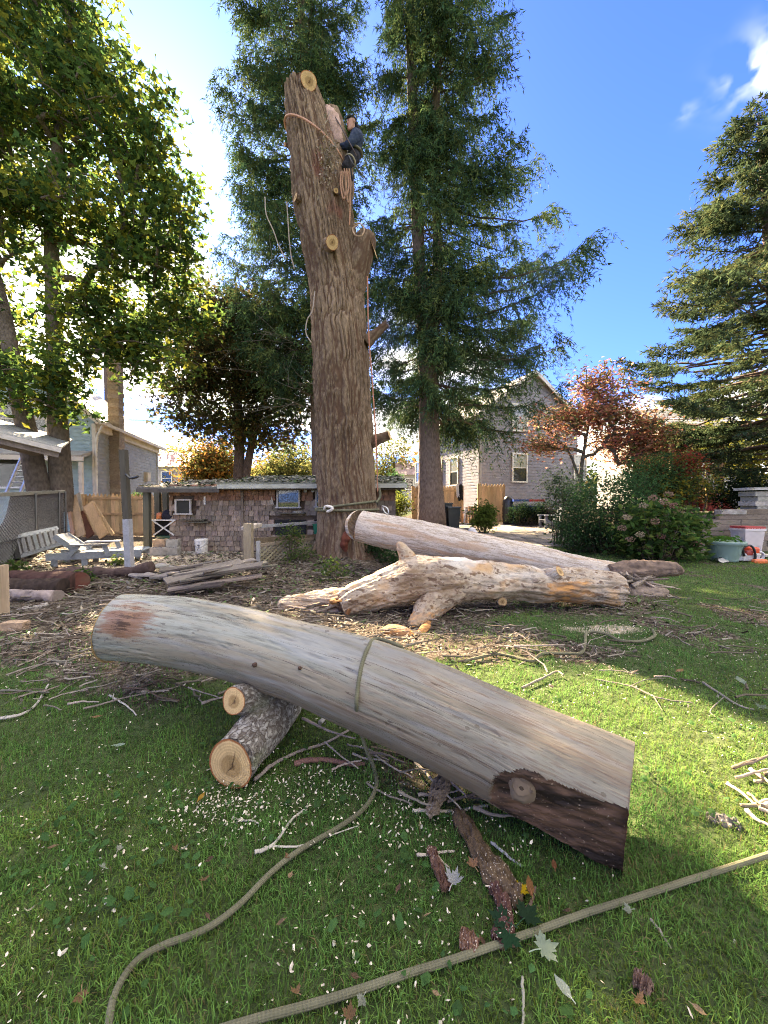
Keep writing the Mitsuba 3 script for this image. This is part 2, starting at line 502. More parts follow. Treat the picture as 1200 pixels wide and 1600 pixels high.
def lawn_at(x, y):
    """how much lawn grows there, 0 to 1"""
    x, y = np.asarray(x, float), np.asarray(y, float)
    p = np.stack([x * 1.1, y * 1.1, 0 * x], -1)
    n1 = meshkit.fbm(p, 4, 11) - .5
    edge = 2.55 + .9 * sg((x - .1) / .25) + 12 * sg((x - 2.6) / .5) + 1.2 * n1
    a = sg((edge - y) / .25)
    a = np.maximum(a, sg((y - 27) / 1.5))
    dirt = np.exp(-(((x - 2.6) / 1.1) ** 2 + ((y - 4.6) / .8) ** 2)) * .8        # torn earth by the log's far end
    dirt = np.maximum(dirt, .75 * np.exp(-(((x - .25) / .5) ** 2 + ((y - 1.75) / .35) ** 2)))
    dirt = np.maximum(dirt, .6 * np.exp(-(((x - 1.0) / .8) ** 2 + ((y - 3.4) / .5) ** 2)))
    patch = .55 * (meshkit.fbm(p * 2.3 + 5, 3, 12) > .58)
    return np.clip(a - dirt - patch * sg((y - 2.6) / .3) + .25 * n1, 0, 1)


def pale_at(x, y):
    x, y = np.asarray(x, float), np.asarray(y, float)
    p = np.exp(-(((x + 4.6) / 1.7) ** 4 + ((y - 7.7) / .9) ** 2))
    p = np.maximum(p, .95 * np.exp(-(((x + 4.9) / 2.3) ** 4 + ((y - 10.5) / 2.6) ** 4)))
    return np.clip(np.maximum(p, .8 * np.exp(-(((x - 2.2) / .5) ** 2 + ((y - 3.75) / .18) ** 2))), 0, 1)


def grid_sheet(xs, ys, dz=0.0):
    X, Y = np.meshgrid(xs, ys)
    v = np.stack([X, Y, H(X, Y) + dz], -1).reshape(-1, 3)
    n = len(xs)
    i, j = np.meshgrid(np.arange(len(ys) - 1), np.arange(n - 1), indexing='ij')
    f = np.stack([i * n + j, i * n + j + 1, (i + 1) * n + j + 1, (i + 1) * n + j], -1).reshape(-1, 4)
    return v, np.vstack([f[:, [0, 1, 2]], f[:, [0, 2, 3]]])


gx = np.concatenate([-np.geomspace(600, 12.5, 24), np.linspace(-12, 12, 161), np.geomspace(12.5, 600, 24)])
gy = np.concatenate([-np.geomspace(600, 3.2, 16), np.linspace(-3, 16, 141), np.geomspace(16.3, 900, 46)])
gv, gf = grid_sheet(gx, gy)
guv = np.round(np.stack([lawn_at(gv[:, 0], gv[:, 1]), pale_at(gv[:, 0], gv[:, 1])], -1) * 32) / 32
struct('ground', (gv, gf, guv), 'm_ground', True)


def blades(rng, x, y, L, w, lean, cols, z0=None):
    n = len(x)
    z = H(x, y) if z0 is None else z0
    az = rng.uniform(0, 2 * PI, n)
    d = np.stack([np.cos(az), np.sin(az), 0 * az], -1)
    s = np.stack([-np.sin(az), np.cos(az), 0 * az], -1) * (w / 2)[:, None]
    b = np.stack([x, y, z - .006], -1)
    up = np.array([0, 0, 1.0])
    m = b + up * (L * .6 * np.cos(lean * .5))[:, None] + d * (L * .6 * np.sin(lean * .5))[:, None]
    t = m + up * (L * .45 * np.cos(lean * 1.5))[:, None] + d * (L * .45 * np.sin(lean * 1.5))[:, None]
    v = np.stack([b - s, b + s, m - s * .8, m + s * .8, t], 1).reshape(-1, 3)
    f = (np.array([[0, 1, 3], [0, 3, 2], [2, 3, 4]])[None] + 5 * np.arange(n)[:, None, None]).reshape(-1, 3)
    uv = np.stack([np.repeat(rng.uniform(0, 1, n), 5), np.repeat(pk(cols), 5)], -1)
    return v, f, uv


def make_grass():
    rng = np.random.default_rng(3)
    xs, ys = [], []
    lo = .55
    for hi in np.concatenate([np.linspace(.8, 3, 10), np.geomspace(3.3, 12, 14)]):
        mid = (lo + hi) / 2
        wid = 1.25 * mid + .7
        dens = 21000 * min(1, (1.25 / mid)) ** 1.9
        n = int(dens * 2 * wid * (hi - lo))
        xs.append(rng.uniform(-wid, wid, n))
        ys.append(rng.uniform(lo, hi, n))
        lo = hi
    x, y = np.concatenate(xs), np.concatenate(ys)
    p = np.stack([x * 7, y * 7, 0 * x], -1)
    tuft = meshkit.fbm(p, 3, 21)
    keep = rng.uniform(0, 1, len(x)) < np.clip(lawn_at(x, y) * (.35 + 1.5 * tuft) * 1.15, 0, 1) + .02 + .16 * (meshkit.noise(np.stack([x * 1.7, y * 1.7, 0 * x], -1), 77) > .66)
    x, y, tuft = x[keep], y[keep], tuft[keep]
    n = len(x)
    big = meshkit.fbm(np.stack([x * 1.3, y * 1.3, 0 * x], -1), 3, 8)
    L = rng.uniform(.018, .049, n) * (.5 + 1.1 * tuft)
    w = rng.uniform(.0020, .0038, n) * np.clip(y / 2.0, 1, 4) ** .8
    c = np.array([.088, .184, .046]) * rng.uniform(.4, 1.6, (n, 1)) * (.65 + .8 * tuft[:, None]) + np.array([.085, .066, .006]) * (np.clip(big * 2.2 - .75, 0, 1) * rng.uniform(.2, 1.2, n))[:, None]
    dry = rng.uniform(0, 1, n) < .06
    c[dry] = np.array([.20, .17, .08]) * rng.uniform(.7, 1.2, (dry.sum(), 1))
    return blades(rng, x, y, L, w, rng.uniform(.15, 1.35, n), c)


emit('grass', make_grass(), 'm_grass')
labels['grass'] = {'kind': 'stuff', 'label': 'short green lawn grass with clover growing in the foreground', 'category': 'grass'}


def flakes(rng, x, y, size, cols, lift, aspect=(1, 3), tilt=.35, z=None, thick=0):
    """small irregular five-cornered flat pieces"""
    n = len(x)
    zz = (H(x, y) if z is None else z) + lift
    az = rng.uniform(0, 2 * PI, n)
    a = np.stack([np.cos(az), np.sin(az), rng.normal(0, tilt, n)], -1)
    b = np.stack([-np.sin(az), np.cos(az), rng.normal(0, tilt, n)], -1)
    asp = rng.uniform(*aspect, n)
    k = np.array([0, .9, 2.2, 3.6, 5.0])[None] + rng.uniform(-.3, .3, (n, 5))
    r = rng.uniform(.7, 1.1, (n, 5)) * size[:, None] / 2
    c = np.stack([x, y, zz], -1)
    v = c[:, None] + a[:, None] * (np.cos(k) * r * asp[:, None])[..., None] + b[:, None] * (np.sin(k) * r)[..., None]
    bulge = np.cross(a, b) * (size * .12)[:, None]
    v = np.concatenate([v, (c + bulge)[:, None]], 1)
    f = (np.array([[i, (i + 1) % 5, 5] for i in range(5)])[None] + 6 * np.arange(n)[:, None, None]).reshape(-1, 3)
    uv = np.stack([np.repeat(rng.uniform(0, 7, n), 6), np.repeat(pk(cols), 6)], -1)
    return v.reshape(-1, 3), f, uv


def scatter_view(rng, n, y0, y1, power=1.0, spread=1.15, extra=.4):
    y = y0 + (y1 - y0) * rng.uniform(0, 1, n) ** power
    return rng.uniform(-1, 1, n) * (y * spread + extra), y


rng = np.random.default_rng(5)
x, y = scatter_view(rng, 9000, .8, 4.6, 1.1)
clump = meshkit.fbm(np.stack([x * 2, y * 2, 0 * x], -1), 3, 33)
k = rng.uniform(0, 1, len(x)) < np.clip(clump * 3.6 - 1.6, .02, .9)
x, y = x[k], y[k]
for cx_, cy_, m_, sd_ in ((-.64, 1.52, 420, .12), (.12, 1.50, 260, .16), (-.30, 1.62, 200, .14), (2.2, 3.7, 420, .22)):
    x, y = np.append(x, rng.normal(cx_, sd_, m_)), np.append(y, rng.normal(cy_, sd_ * .7, m_))
n = len(x)
emit('wood_chips', flakes(rng, x, y, rng.uniform(.003, .0085, n) * rng.uniform(.7, 1.4, n), np.array([.62, .54, .42]) * rng.uniform(.55, 1.2, (n, 1)), rng.uniform(.006, .040, n), (1, 2.2), .5), 'm_paint')
labels['wood_chips'] = {'kind': 'stuff', 'label': 'pale saw chips sprinkled over the lawn', 'category': 'wood chips'}

x, y = scatter_view(rng, 32000, 2.2, 10.5, .9, 1.05)
k = (rng.uniform(0, 1, len(x)) < np.clip(1.0 - lawn_at(x, y), .02, 1) * np.clip(meshkit.fbm(np.stack([x, y, 0 * x], -1), 3, 44) * 2.4 - .5, .1, 1)) & ~((x > 3.3) & (y > 5))
x, y = x[k], y[k]
n = len(x)
cc = np.where(rng.uniform(0, 1, (n, 1)) < .16, [.40, .35, .29], np.where(rng.uniform(0, 1, (n, 1)) < .55, [.11, .080, .058], [.20, .16, .12])) * rng.uniform(.28, .75, (n, 1))
cc[rng.uniform(0, 1, n) < .18] = [.075, .125, .035]
emit('bark_litter', flakes(rng, x, y, rng.uniform(.010, .036, n) * np.clip(y / 4, .7, 1.6), cc, rng.uniform(.002, .03, n), (1, 3.5), .4), 'm_paint')
labels['bark_litter'] = {'kind': 'stuff', 'label': 'broken bark flakes and dry leaves covering the bare ground', 'category': 'debris'}


def many_sticks(rng, x, y, L, r, cols, lift=.0, sides=4):
    mb = MB()
    for i in range(len(x)):
        az = rng.uniform(0, PI)
        if rng.uniform() < .6:
            az = rng.normal(.15, .5)
        d = np.array([math.cos(az), math.sin(az), 0])
        q = np.array([-d[1], d[0], 0])
        t = np.linspace(-.5, .5, 4)
        w = rng.normal(0, .05, 4) * L[i]
        pts = np.array([x[i], y[i], 0]) + d * (t * L[i])[:, None] + q * w[:, None]
        pts[:, 2] = H(pts[:, 0], pts[:, 1]) + r[i] + rng.uniform(0, lift + .02, 1) + rng.uniform(-.5, .5) * t * min(.16, L[i] * .4)
        pts[:, 2] = np.maximum(pts[:, 2], H(pts[:, 0], pts[:, 1]) + r[i] * .6)
        mb.tube(pts, r[i] * np.array([1, .95, .85, .6]), sides, False, cols[i])
    return mb


rng = np.random.default_rng(6)
x, y = scatter_view(rng, 6000, 2.3, 10.0, 1.0, 1.0)
k = (rng.uniform(0, 1, len(x)) < np.clip(1.05 - 1.2 * lawn_at(x, y), .015, 1)) & ~((x > 3.2) & (y > 5)) & ~((x < -4.2) & (y > 6.9))
x, y = x[k][:2500], y[k][:2500]
n = len(x)
cc = np.where(rng.uniform(0, 1, (n, 1)) < .45, [.23, .195, .16], [.10, .078, .058]) * rng.uniform(.6, 1.25, (n, 1))
emit('twig_litter', many_sticks(rng, x, y, rng.uniform(.05, .34, n) * rng.uniform(.5, 1.2, n), rng.uniform(.002, .008, n), cc, .05), 'm_weather', True)
labels['twig_litter'] = {'kind': 'stuff', 'label': 'tangle of small broken twigs on the bare ground', 'category': 'twigs'}

# clover and plantain in the lawn
rng = np.random.default_rng(7)
x, y = scatter_view(rng, 2600, .8, 3.2, 1.0)
k = rng.uniform(0, 1, len(x)) < np.clip(meshkit.fbm(np.stack([x * 2.5, y * 2.5, 0 * x], -1), 3, 55) * 3.2 - 1.35, 0, 1) * lawn_at(x, y)
x, y = x[k], y[k]
n = len(x)
emit('lawn_weeds', flakes(rng, x, y, rng.uniform(.012, .034, n), np.array([.075, .150, .05]) * rng.uniform(.7, 1.4, (n, 1)), rng.uniform(.02, .05, n), (1, 1.3), .35), 'm_leaf')
labels['lawn_weeds'] = {'kind': 'stuff', 'label': 'round clover and weed leaves among the grass', 'category': 'weeds'}


def make_patio():
    rng = np.random.default_rng(12)
    v, f = grid_sheet(np.linspace(1.9, 9.0, 26), np.linspace(10.6, 18.6, 26), .006)
    mb = MB((.11, .09, .07)).add(v, f)
    struct('patio', mb, 'm_paint', True)
    nx, ny = 11, 12
    X = np.linspace(2.0, 8.9, nx + 1)[None].repeat(ny + 1, 0) + rng.uniform(-.16, .16, (ny + 1, nx + 1))
    Y = np.linspace(10.7, 18.5, ny + 1)[:, None].repeat(nx + 1, 1) + rng.uniform(-.17, .17, (ny + 1, nx + 1))
    for i in range(ny):
        for j in range(nx):
            q = np.array([[X[a, b], Y[a, b]] for a, b in ((i, j), (i, j + 1), (i + 1, j + 1), (i + 1, j))])
            q = q + (q.mean(0) - q) * .09
            z0 = H(q[:, 0], q[:, 1])
            hgt = rng.uniform(.028, .045)
            c = np.array([.20, .175, .145]) * rng.uniform(.6, 1.35)
            top = np.column_stack([q + (q.mean(0) - q) * .04, z0 + hgt])
            bot = np.column_stack([q, z0 + .001])
            vv = np.vstack([bot, top])
            ff = [[4, 5, 6], [4, 6, 7]] + [[a, b, b + 4] for a, b in ((0, 1), (1, 2), (2, 3), (3, 0))] + [[a, b + 4, a + 4] for a, b in ((0, 1), (1, 2), (2, 3), (3, 0))]
            part('patio', 'flagstone', MB(c).add(vv, ff), 'm_stone')


make_patio()
# ---------------------------------------------------------------- foliage and trees
MAPLE = (np.array([(0, -.16), (.46, -.34), (.44, .00), (.72, .26), (.38, .46), (0, .95), (-.38, .46), (-.72, .26), (-.44, .00), (-.46, -.34), (0, .12)], float),
         np.array([[10, i, i + 1] for i in range(9)] + [[10, 9, 0]]))
MAPLE_LO = (np.array([(0, -.3), (.6, -.05), (.22, .22), (0, .9), (-.22, .22), (-.6, -.05)], float), np.array([[0, 1, 2], [0, 2, 4], [2, 3, 4], [0, 4, 5]]))
OVAL = (np.array([(0, -.6), (.3, -.15), (.26, .3), (0, .7), (-.26, .3), (-.3, -.15)], float), np.array([[0, 1, 2], [0, 2, 4], [2, 3, 4], [0, 4, 5]]))
KITE = (np.array([(0, -.6), (.3, .05), (0, .65), (-.3, .05)], float), np.array([[0, 1, 2], [0, 2, 3]]))


def leafset(rng, c, size, cols, shape, up=.6, fold=.25, hang=.0):
    """one leaf of the shape at each point of c"""
    n = len(c)
    nrm = nz(rng.normal(0, 1, (n, 3)) + np.array([0, 0, up * 3]))
    t = rng.normal(0, 1, (n, 3)) + np.array([0, 0, -hang * 3])
    t = nz(t - nrm * np.sum(t * nrm, 1, keepdims=True))
    b = np.cross(nrm, t)
    s, f = shape
    z = fold * np.abs(s[:, 0]) - .18 * s[:, 1] ** 2
    v = c[:, None] + size[:, None, None] * (s[None, :, :1] * b[:, None] + s[None, :, 1:2] * t[:, None] + z[None, :, None] * nrm[:, None])
    k = len(s)
    ff = (f[None] + k * np.arange(n)[:, None, None]).reshape(-1, 3)
    uv = np.stack([np.repeat(rng.uniform(0, 1, n), k), np.repeat(pk(cols), k)], -1)
    return v.reshape(-1, 3), ff, uv


def ellipsoid_pts(rng, lobes, n, shell=.55):
    """points in a union of ellipsoids (cx, cy, cz, rx, ry, rz), biased outwards"""
    L = np.array(lobes, float)
    vol = np.prod(L[:, 3:], 1) ** (2 / 3)
    i = rng.choice(len(L), n, p=vol / vol.sum())
    d = nz(rng.normal(0, 1, (n, 3)))
    r = (shell + (1 - shell) * rng.uniform(0, 1, n)) * np.where(rng.uniform(0, 1, n) < .2, rng.uniform(.3, 1, n), 1)
    return L[i, :3] + d * L[i, 3:] * r[:, None]


def grow(trunk, clusters, r_tip=.012, r_max=.3, expo=2.3, sag=.0, attach_from=.3):
    """limbs: every cluster joins the nearest node nearer to the root; pipe-model radii. Returns a list of (points, radii)"""
    nodes = [tuple(p) for p in trunk]
    parent = [-1] + list(range(len(trunk) - 1))
    first = max(1, int(attach_from * len(trunk)))
    root = np.array(trunk[0])
    cl = np.array(clusters)
    order = np.argsort(np.linalg.norm(cl - np.array(trunk[len(trunk) // 2]), axis=1))
    arr = np.zeros((len(trunk) + len(cl) * 3, 3))
    arr[:len(nodes)] = nodes
    ok = np.zeros(len(arr), bool)
    ok[first:len(trunk)] = True
    n = len(nodes)
    ends = []
    for k in order:
        c = cl[k]
        d = arr[:n] - c
        dist = np.sqrt((d ** 2).sum(1)) + .9 * np.maximum(0, arr[:n, 2] - c[2] + .1)
        dist[~ok[:n]] = 1e9
        j = int(np.argmin(dist))
        a = arr[j].copy()
        L = np.linalg.norm(c - a)
        prev = j
        for t in (.4, .75, 1.0):
            q = a + (c - a) * t
            q[2] += L * .12 * math.sin(PI * t) * (1 - 2 * sag) + (-.02 * L if t == .4 else 0)
            arr[n] = q
            ok[n] = True
            parent.append(prev)
            prev = n
            n += 1
        ends.append(prev)
    cnt = np.zeros(n)
    cnt[ends] = 1
    kids = [[] for _ in range(n)]
    for i in range(n - 1, 0, -1):
        cnt[parent[i]] += cnt[i]
        kids[parent[i]].append(i)
    rad = np.minimum(r_max, r_tip * np.maximum(cnt, 1) ** (1 / expo))
    out = []
    # chains: follow the heaviest child
    todo = [(-1, 0)]
    while todo:
        p, i = todo.pop()
        pts, rs = ([], []) if p < 0 else ([arr[p]], [min(rad[i] * 1.15, rad[p])])
        while True:
            pts.append(arr[i])
            rs.append(rad[i])
            if not kids[i]:
                break
            ks = sorted(kids[i], key=lambda q: -cnt[q])
            todo += [(i, q) for q in ks[1:]]
            i = ks[0]
        if len(pts) > 1:
            out.append((np.array(pts), np.array(rs)))
    return out


def limbs_mesh(chains, col, skip=None, rmin=0.0, sides=(7, 5, 4)):
    mb = MB(col)
    for pts, rs in chains:
        if rs.max() < rmin:
            continue
        n = sides[0] if rs[0] > .06 else sides[1] if rs[0] > .025 else sides[2]
        mb.tube(pts, rs, n, False)
    return mb


def broadleaf(name, label, cat, trunk, tr, lobes, ncl, nleaf, size, cols, shape, seed, group=None, bark=(.12, .095, .075), spread=.5, up=.5, shell=.5,
              trunk2=None, foliage_name='crown', rmax=.3, prune=None, r_tip=.012):
    rng = np.random.default_rng(seed)
    key = thing(name, label, cat, group)
    cl = ellipsoid_pts(rng, lobes, ncl, shell)
    if prune is not None:
        cl = cl[prune(cl)]
    tp = spline(trunk, 16)
    part(key, 'trunk', MB(bark).tube(tp, np.interp(np.linspace(0, 1, 16), np.linspace(0, 1, len(tr)), tr), 14, True), 'm_trunk', True)
    if trunk2 is not None:
        t2 = spline(trunk2[0], 14)
        part(key, 'trunk', MB(bark).tube(t2, np.interp(np.linspace(0, 1, 14), np.linspace(0, 1, len(trunk2[1])), trunk2[1]), 12, True), 'm_trunk', True)
    ch = grow(tp, cl, r_max=rmax, r_tip=r_tip)
    part(key, 'limbs', limbs_mesh(ch[1:] if len(ch) > 1 else ch, bark), 'm_limb', True)
    per = rng.poisson(nleaf, len(cl))
    idx = np.repeat(np.arange(len(cl)), per)
    c = cl[idx] + rng.normal(0, 1, (len(idx), 3)) * spread * np.array([1, 1, .62])
    c = c[c[:, 2] > H(c[:, 0], c[:, 1]) + .05]
    n = len(c)
    cols = np.array(cols, float)
    tone = rng.integers(0, len(cols), len(cl))[idx][:n] if len(cols) > 1 else np.zeros(n, int)
    mixm = rng.uniform(0, 1, n) < .35
    tone = np.where(mixm, rng.integers(0, len(cols), n), tone)
    cc = cols[tone] * rng.uniform(.65, 1.35, (n, 1))
    lk = part(key, foliage_name, leafset(rng, c, size * rng.uniform(.65, 1.25, n), cc, shape, up), 'm_leaf', kind='stuff')
    return key


def ztab(*kv):
    a = np.array(kv, float)
    return lambda z: np.interp(z, a[:, 0], a[:, 1])


def conifer(name, label, cat, trunks, R, zmin, zmax, seed, dz=.42, per=6, droop=.25, lift=.2, strand=.55, hang=1.0, needle=.085, cols=((.03, .05, .022),), bark=(.13, .10, .085),
            group=None, gap=.16, tufts=8, azfun=None, dead=None, axis=None, nw=.28, clump=.30):
    rng = np.random.default_rng(seed)
    key = thing(name, label, cat, group)
    for tpts, trad in trunks:
        tp = spline(tpts, 30)
        part(key, 'trunk', MB(bark).tube(tp, np.interp(np.linspace(0, 1, 30), np.linspace(0, 1, len(trad)), trad), 16, True), 'm_trunk', True)
    axes = [spline(t, 60) for t, _ in trunks]
    wood = MB(np.array(bark) * .8)
    base, dirs, lens, hangs = [], [], [], []
    z = zmin
    while z < zmax:
        for _ in range(per):
            zz = z + rng.uniform(-.9, .9) * dz
            dp = droop * rng.uniform(.5, 1.5) + rng.normal(0, .05)
            ax = axes[rng.integers(len(axes))]
            o = np.array([np.interp(zz, ax[:, 2], ax[:, 0]), np.interp(zz, ax[:, 2], ax[:, 1]), zz])
            az = rng.uniform(0, 2 * PI)
            L = float(R(zz)) * rng.uniform(.62, 1.08) * (azfun(az, zz) if azfun else 1)
            if L < .25:
                continue
            d = np.array([math.cos(az), math.sin(az), 0])
            t = np.linspace(0, 1, 9)
            side = np.array([-d[1], d[0], 0]) * rng.normal(0, .07) * L
            pts = o + d * (L * t)[:, None] + side * (t ** 2)[:, None]
            pts[:, 2] += L * (-dp * t * (1.25 - .35 * t) + lift * t ** 4) + rng.normal(0, .012, 9) * L
            wood.tube(pts, np.linspace(.012 + .011 * L, .006, 9), 4, False)
            m = max(3, int(L / gap))
            ts = np.linspace(.30, 1, m) if not dead else np.linspace(.5, 1, max(2, m // 3))
            for s in (-1, 1):
                tt = np.clip(ts + rng.uniform(-.5, .5, m if not dead else len(ts)) / m, 0.1, 1)
                b = np.stack([np.interp(tt, t, pts[:, i]) for i in range(3)], -1)
                lat = np.array([-d[1], d[0], 0]) * s
                dd = nz(lat * rng.uniform(.3, 1.0, (len(tt), 1)) + d * rng.uniform(.2, 1.0, (len(tt), 1)) + np.array([0, 0, 1]) * rng.uniform(-.15, .2, (len(tt), 1)))
                base.append(b)
                dirs.append(dd)
                lens.append(strand * rng.uniform(.45, 1.25, len(tt)) * (1.1 - .45 * tt) * min(1, .35 + L / 3.0))
        z += dz
    part(key, 'branches', wood, 'm_limb', True)
    B, D, L = np.vstack(base), np.vstack(dirs), np.concatenate(lens)
    keep = meshkit.noise(B * [.85, .85, 1.1], seed) + .35 * (meshkit.noise(B * 2.3, seed + 1) - .5) > clump
    B, D, L = B[keep], D[keep], L[keep]
    n = len(B)
    s = (np.arange(tufts) + rng.uniform(0, 1, (n, tufts))) / tufts
    pos = B[:, None] + D[:, None] * (L[:, None] * s)[..., None]
    pos[..., 2] -= hang * L[:, None] * s ** 1.7 * rng.uniform(.4, 1.25, (n, 1))
    tang = D[:, None] + np.array([0, 0, -1.0]) * (hang * 1.7 * s ** .7)[..., None]
    pos, tang = pos.reshape(-1, 3), nz(tang.reshape(-1, 3))
    c = np.array(cols)[rng.integers(0, len(cols), n)] * rng.uniform(.6, 1.45, (n, 1))
    c = np.repeat(c, tufts, 0) * rng.uniform(.75, 1.3, (n * tufts, 1))
    N = len(pos)
    vs = []
    for k in range(2):
        d = nz(tang * .8 + nz(rng.normal(0, 1, (N, 3))) * .75)
        w = nz(np.cross(d, rng.normal(0, 1, (N, 3)))) * (needle * nw)
        ln = (needle * rng.uniform(.8, 1.9, N))[:, None]
        vs.append(np.stack([pos - w * .6, pos + w * .6 + d * ln * .35, pos + d * ln], 1))
    v = np.concatenate(vs, 1).reshape(-1, 3)
    f = np.arange(len(v)).reshape(-1, 3)
    uv = np.stack([np.repeat(rng.uniform(0, 1, N), 6), np.repeat(pk(c), 6)], -1)
    part(key, 'needles', (v, f, uv), 'm_needle', kind='stuff')
    return key


# the two spruces behind the cut trunk
SPR = ((.046, .086, .038), (.062, .100, .038), (.040, .074, .042), (.095, .125, .045))
YR = 16.0
conifer('spruce_tree', 'tall dark spruce with a forked trunk and drooping sprays, right of the bare cut trunk', 'tree',
        [([P(675, 826, YR), P(671, 700, YR), P(668, 560, YR), P(656, 420, YR), P(648, 250, YR), P(640, 0, YR), P(640, -260, YR)], [.62, .43, .38, .26, .22, .17, .04]),
         ([P(672, 580, YR), P(681, 480, YR), P(683, 380, YR), P(680, 200, YR), P(690, 0, YR), P(690, -200, YR)], [.24, .21, .19, .16, .12, .03])],
        ztab((4.0, 3.6), (5.0, 4.5), (7.2, 4.8), (10.5, 4.7), (12, 4.2), (14.2, 3.6), (17, 3.0), (22, 2.1), (26, 1.5), (30, .6)), 5.2, 29.0, 101,
        dz=.41, per=9, droop=.24, lift=.26, strand=1.15, hang=1.4, needle=.14, cols=SPR,
        azfun=lambda a, z: (1.0 + .22 * math.cos(a)) * (.62 if math.cos(a) < -.45 else 1) * (1.0 if math.sin(a) < .35 else .7) * (.45 if math.sin(a) < -.55 and z < 18 else 1), gap=.12, tufts=10, clump=.35)
YL = 17.5
conifer('spruce_tree', 'tall spruce with thin bare lower limbs, directly behind the bare cut trunk', 'tree',
        [([P(503, 800, YL), P(497, 640, YL), P(488, 420, YL), P(478, 200, YL), P(470, 0, YL), P(466, -240, YL)], [.42, .34, .28, .22, .15, .03])],
        ztab((6.0, 2.6), (7.5, 3.3), (9.5, 4.0), (12, 3.8), (14.5, 3.2), (17, 3.7), (20, 3.2), (23, 2.9), (26, 2.2), (30, .6)), 6.3, 29.5, 102,
        dz=.46, per=8, droop=.18, lift=.22, strand=.85, hang=1.3, needle=.14, cols=SPR, azfun=lambda a, z: 1.0 if math.sin(a) < .35 else .7, gap=.15, tufts=9)


def dead_limbs():
    """bare lower limbs of the rear spruce"""
    rng = np.random.default_rng(77)
    mb = MB((.16, .14, .125))
    ax = [P(503, 800, YL), P(497, 640, YL), P(488, 420, YL)]
    for i in range(46):
        z = rng.uniform(5.2, 12)
        o = np.array([np.interp(z, [a[2] for a in ax], [a[0] for a in ax]), YL, z])
        az = rng.uniform(PI * .75, PI * 1.6) if rng.uniform() < .8 else rng.uniform(0, 2 * PI)
        L = rng.uniform(1.6, 4.6)
        d = np.array([math.cos(az), math.sin(az), rng.uniform(-.28, .12)])
        t = np.linspace(0, 1, 8)
        pts = o + d * (L * t)[:, None] + np.cumsum(rng.normal(0, .05, (8, 3)), 0) * L * .25
        pts[:, 2] += -.12 * L * t ** 2
        mb.tube(pts, np.linspace(.03, .005, 8), 4, False)
        for j in range(5):
            q = rng.integers(2, 8)
            e = pts[q] + rng.normal(0, 1, 3) * .45 + d * .4
            mb.tube(np.array([pts[q], (pts[q] + e) / 2 + rng.normal(0, .05, 3), e]), [.010, .007, .004], 3, False)
    emit('spruce_tree_001__dead_limbs', mb, 'm_limb', True)


dead_limbs()

# big maple at the left, two trunks behind the screen fence
YM = 12.6
MAPC = ((.055, .098, .026), (.072, .125, .028), (.040, .076, .026), (.11, .15, .028), (.14, .15, .022))


def mlobe(px, py, rpx, rpy, Y, ry=None):
    c = P(px, py, Y)
    return (*c, rpx * Y / 600, (ry or rpx * Y / 600 * .9), rpy * Y / 600)


broadleaf('maple_tree', 'large green maple with a straight main trunk, behind the dark screen fence', 'tree',
          [P(98, 800, YM), P(92, 690, YM), P(88, 600, YM), P(84, 470, YM), P(80, 330, YM), P(95, 190, YM), P(110, 40, YM), P(115, -60, YM)], [.34, .29, .25, .22, .18, .13, .08, .03],
          [mlobe(95, 60, 95, 120, YM), mlobe(60, 200, 130, 90, YM), mlobe(195, 195, 90, 90, YM), mlobe(240, 300, 72, 75, YM + .3), mlobe(120, 330, 120, 60, YM - .6), mlobe(225, 400, 85, 60, YM),
           mlobe(190, 520, 95, 80, YM + .4), mlobe(270, 500, 60, 50, YM + .6), mlobe(100, 560, 60, 60, YM - .9), mlobe(95, 640, 50, 38, YM - 1.0), mlobe(140, 470, 95, 48, YM), mlobe(235, 555, 85, 42, YM + .2), mlobe(300, 480, 42, 42, YM + .6), mlobe(278, 352, 52, 50, YM + .2), mlobe(30, -60, 140, 110, YM + .5), mlobe(150, 130, 80, 80, YM)],
          1020, 21, .185, MAPC, MAPLE_LO, 201, spread=.27, up=.45, bark=(.115, .09, .07), rmax=.17, shell=.35)
broadleaf('maple_tree', 'maple with a leaning trunk at the left edge, second trunk behind the dark screen fence', 'tree',
          [P(66, 795, YM - .4), P(48, 700, YM - .4), P(28, 610, YM - .4), P(8, 500, YM - .3), P(-20, 380, YM), P(-40, 250, YM), P(-50, 100, YM)], [.32, .28, .24, .2, .15, .1, .03],
          [mlobe(20, 590, 75, 75, YM - 1.2), mlobe(-60, 480, 110, 90, YM), mlobe(15, 350, 75, 55, YM - .8), mlobe(-60, 250, 130, 120, YM), mlobe(10, 130, 90, 110, YM + .8), mlobe(-120, 50, 120, 120, YM)],
          560, 21, .20, MAPC, MAPLE_LO, 202, spread=.32, up=.45, bark=(.115, .09, .07), rmax=.15, shell=.35)

# dark copper maple behind the shed
YC = 19.5
broadleaf('copper_maple', 'dark copper-leaved maple with several stems, rising behind the shed', 'tree',
          [P(372, 775, YC), P(374, 700, YC), P(370, 610, YC), P(362, 520, YC), P(365, 450, YC)], [.30, .24, .2, .13, .04],
          [mlobe(370, 560, 115, 80, YC), mlobe(300, 590, 62, 60, YC), mlobe(440, 600, 70, 80, YC), mlobe(340, 500, 75, 60, YC), mlobe(400, 500, 70, 55, YC), mlobe(400, 670, 90, 40, YC), mlobe(310, 650, 55, 45, YC)],
          560, 38, .20, ((.046, .066, .026), (.056, .062, .026), (.046, .076, .028), (.10, .072, .024), (.060, .056, .024)), MAPLE_LO, 203, spread=.5, up=.45, bark=(.07, .055, .048), rmax=.16,
          trunk2=([P(380, 775, YC), P(392, 700, YC), P(412, 630, YC), P(430, 560, YC)], [.22, .18, .13, .04]), shell=.4)

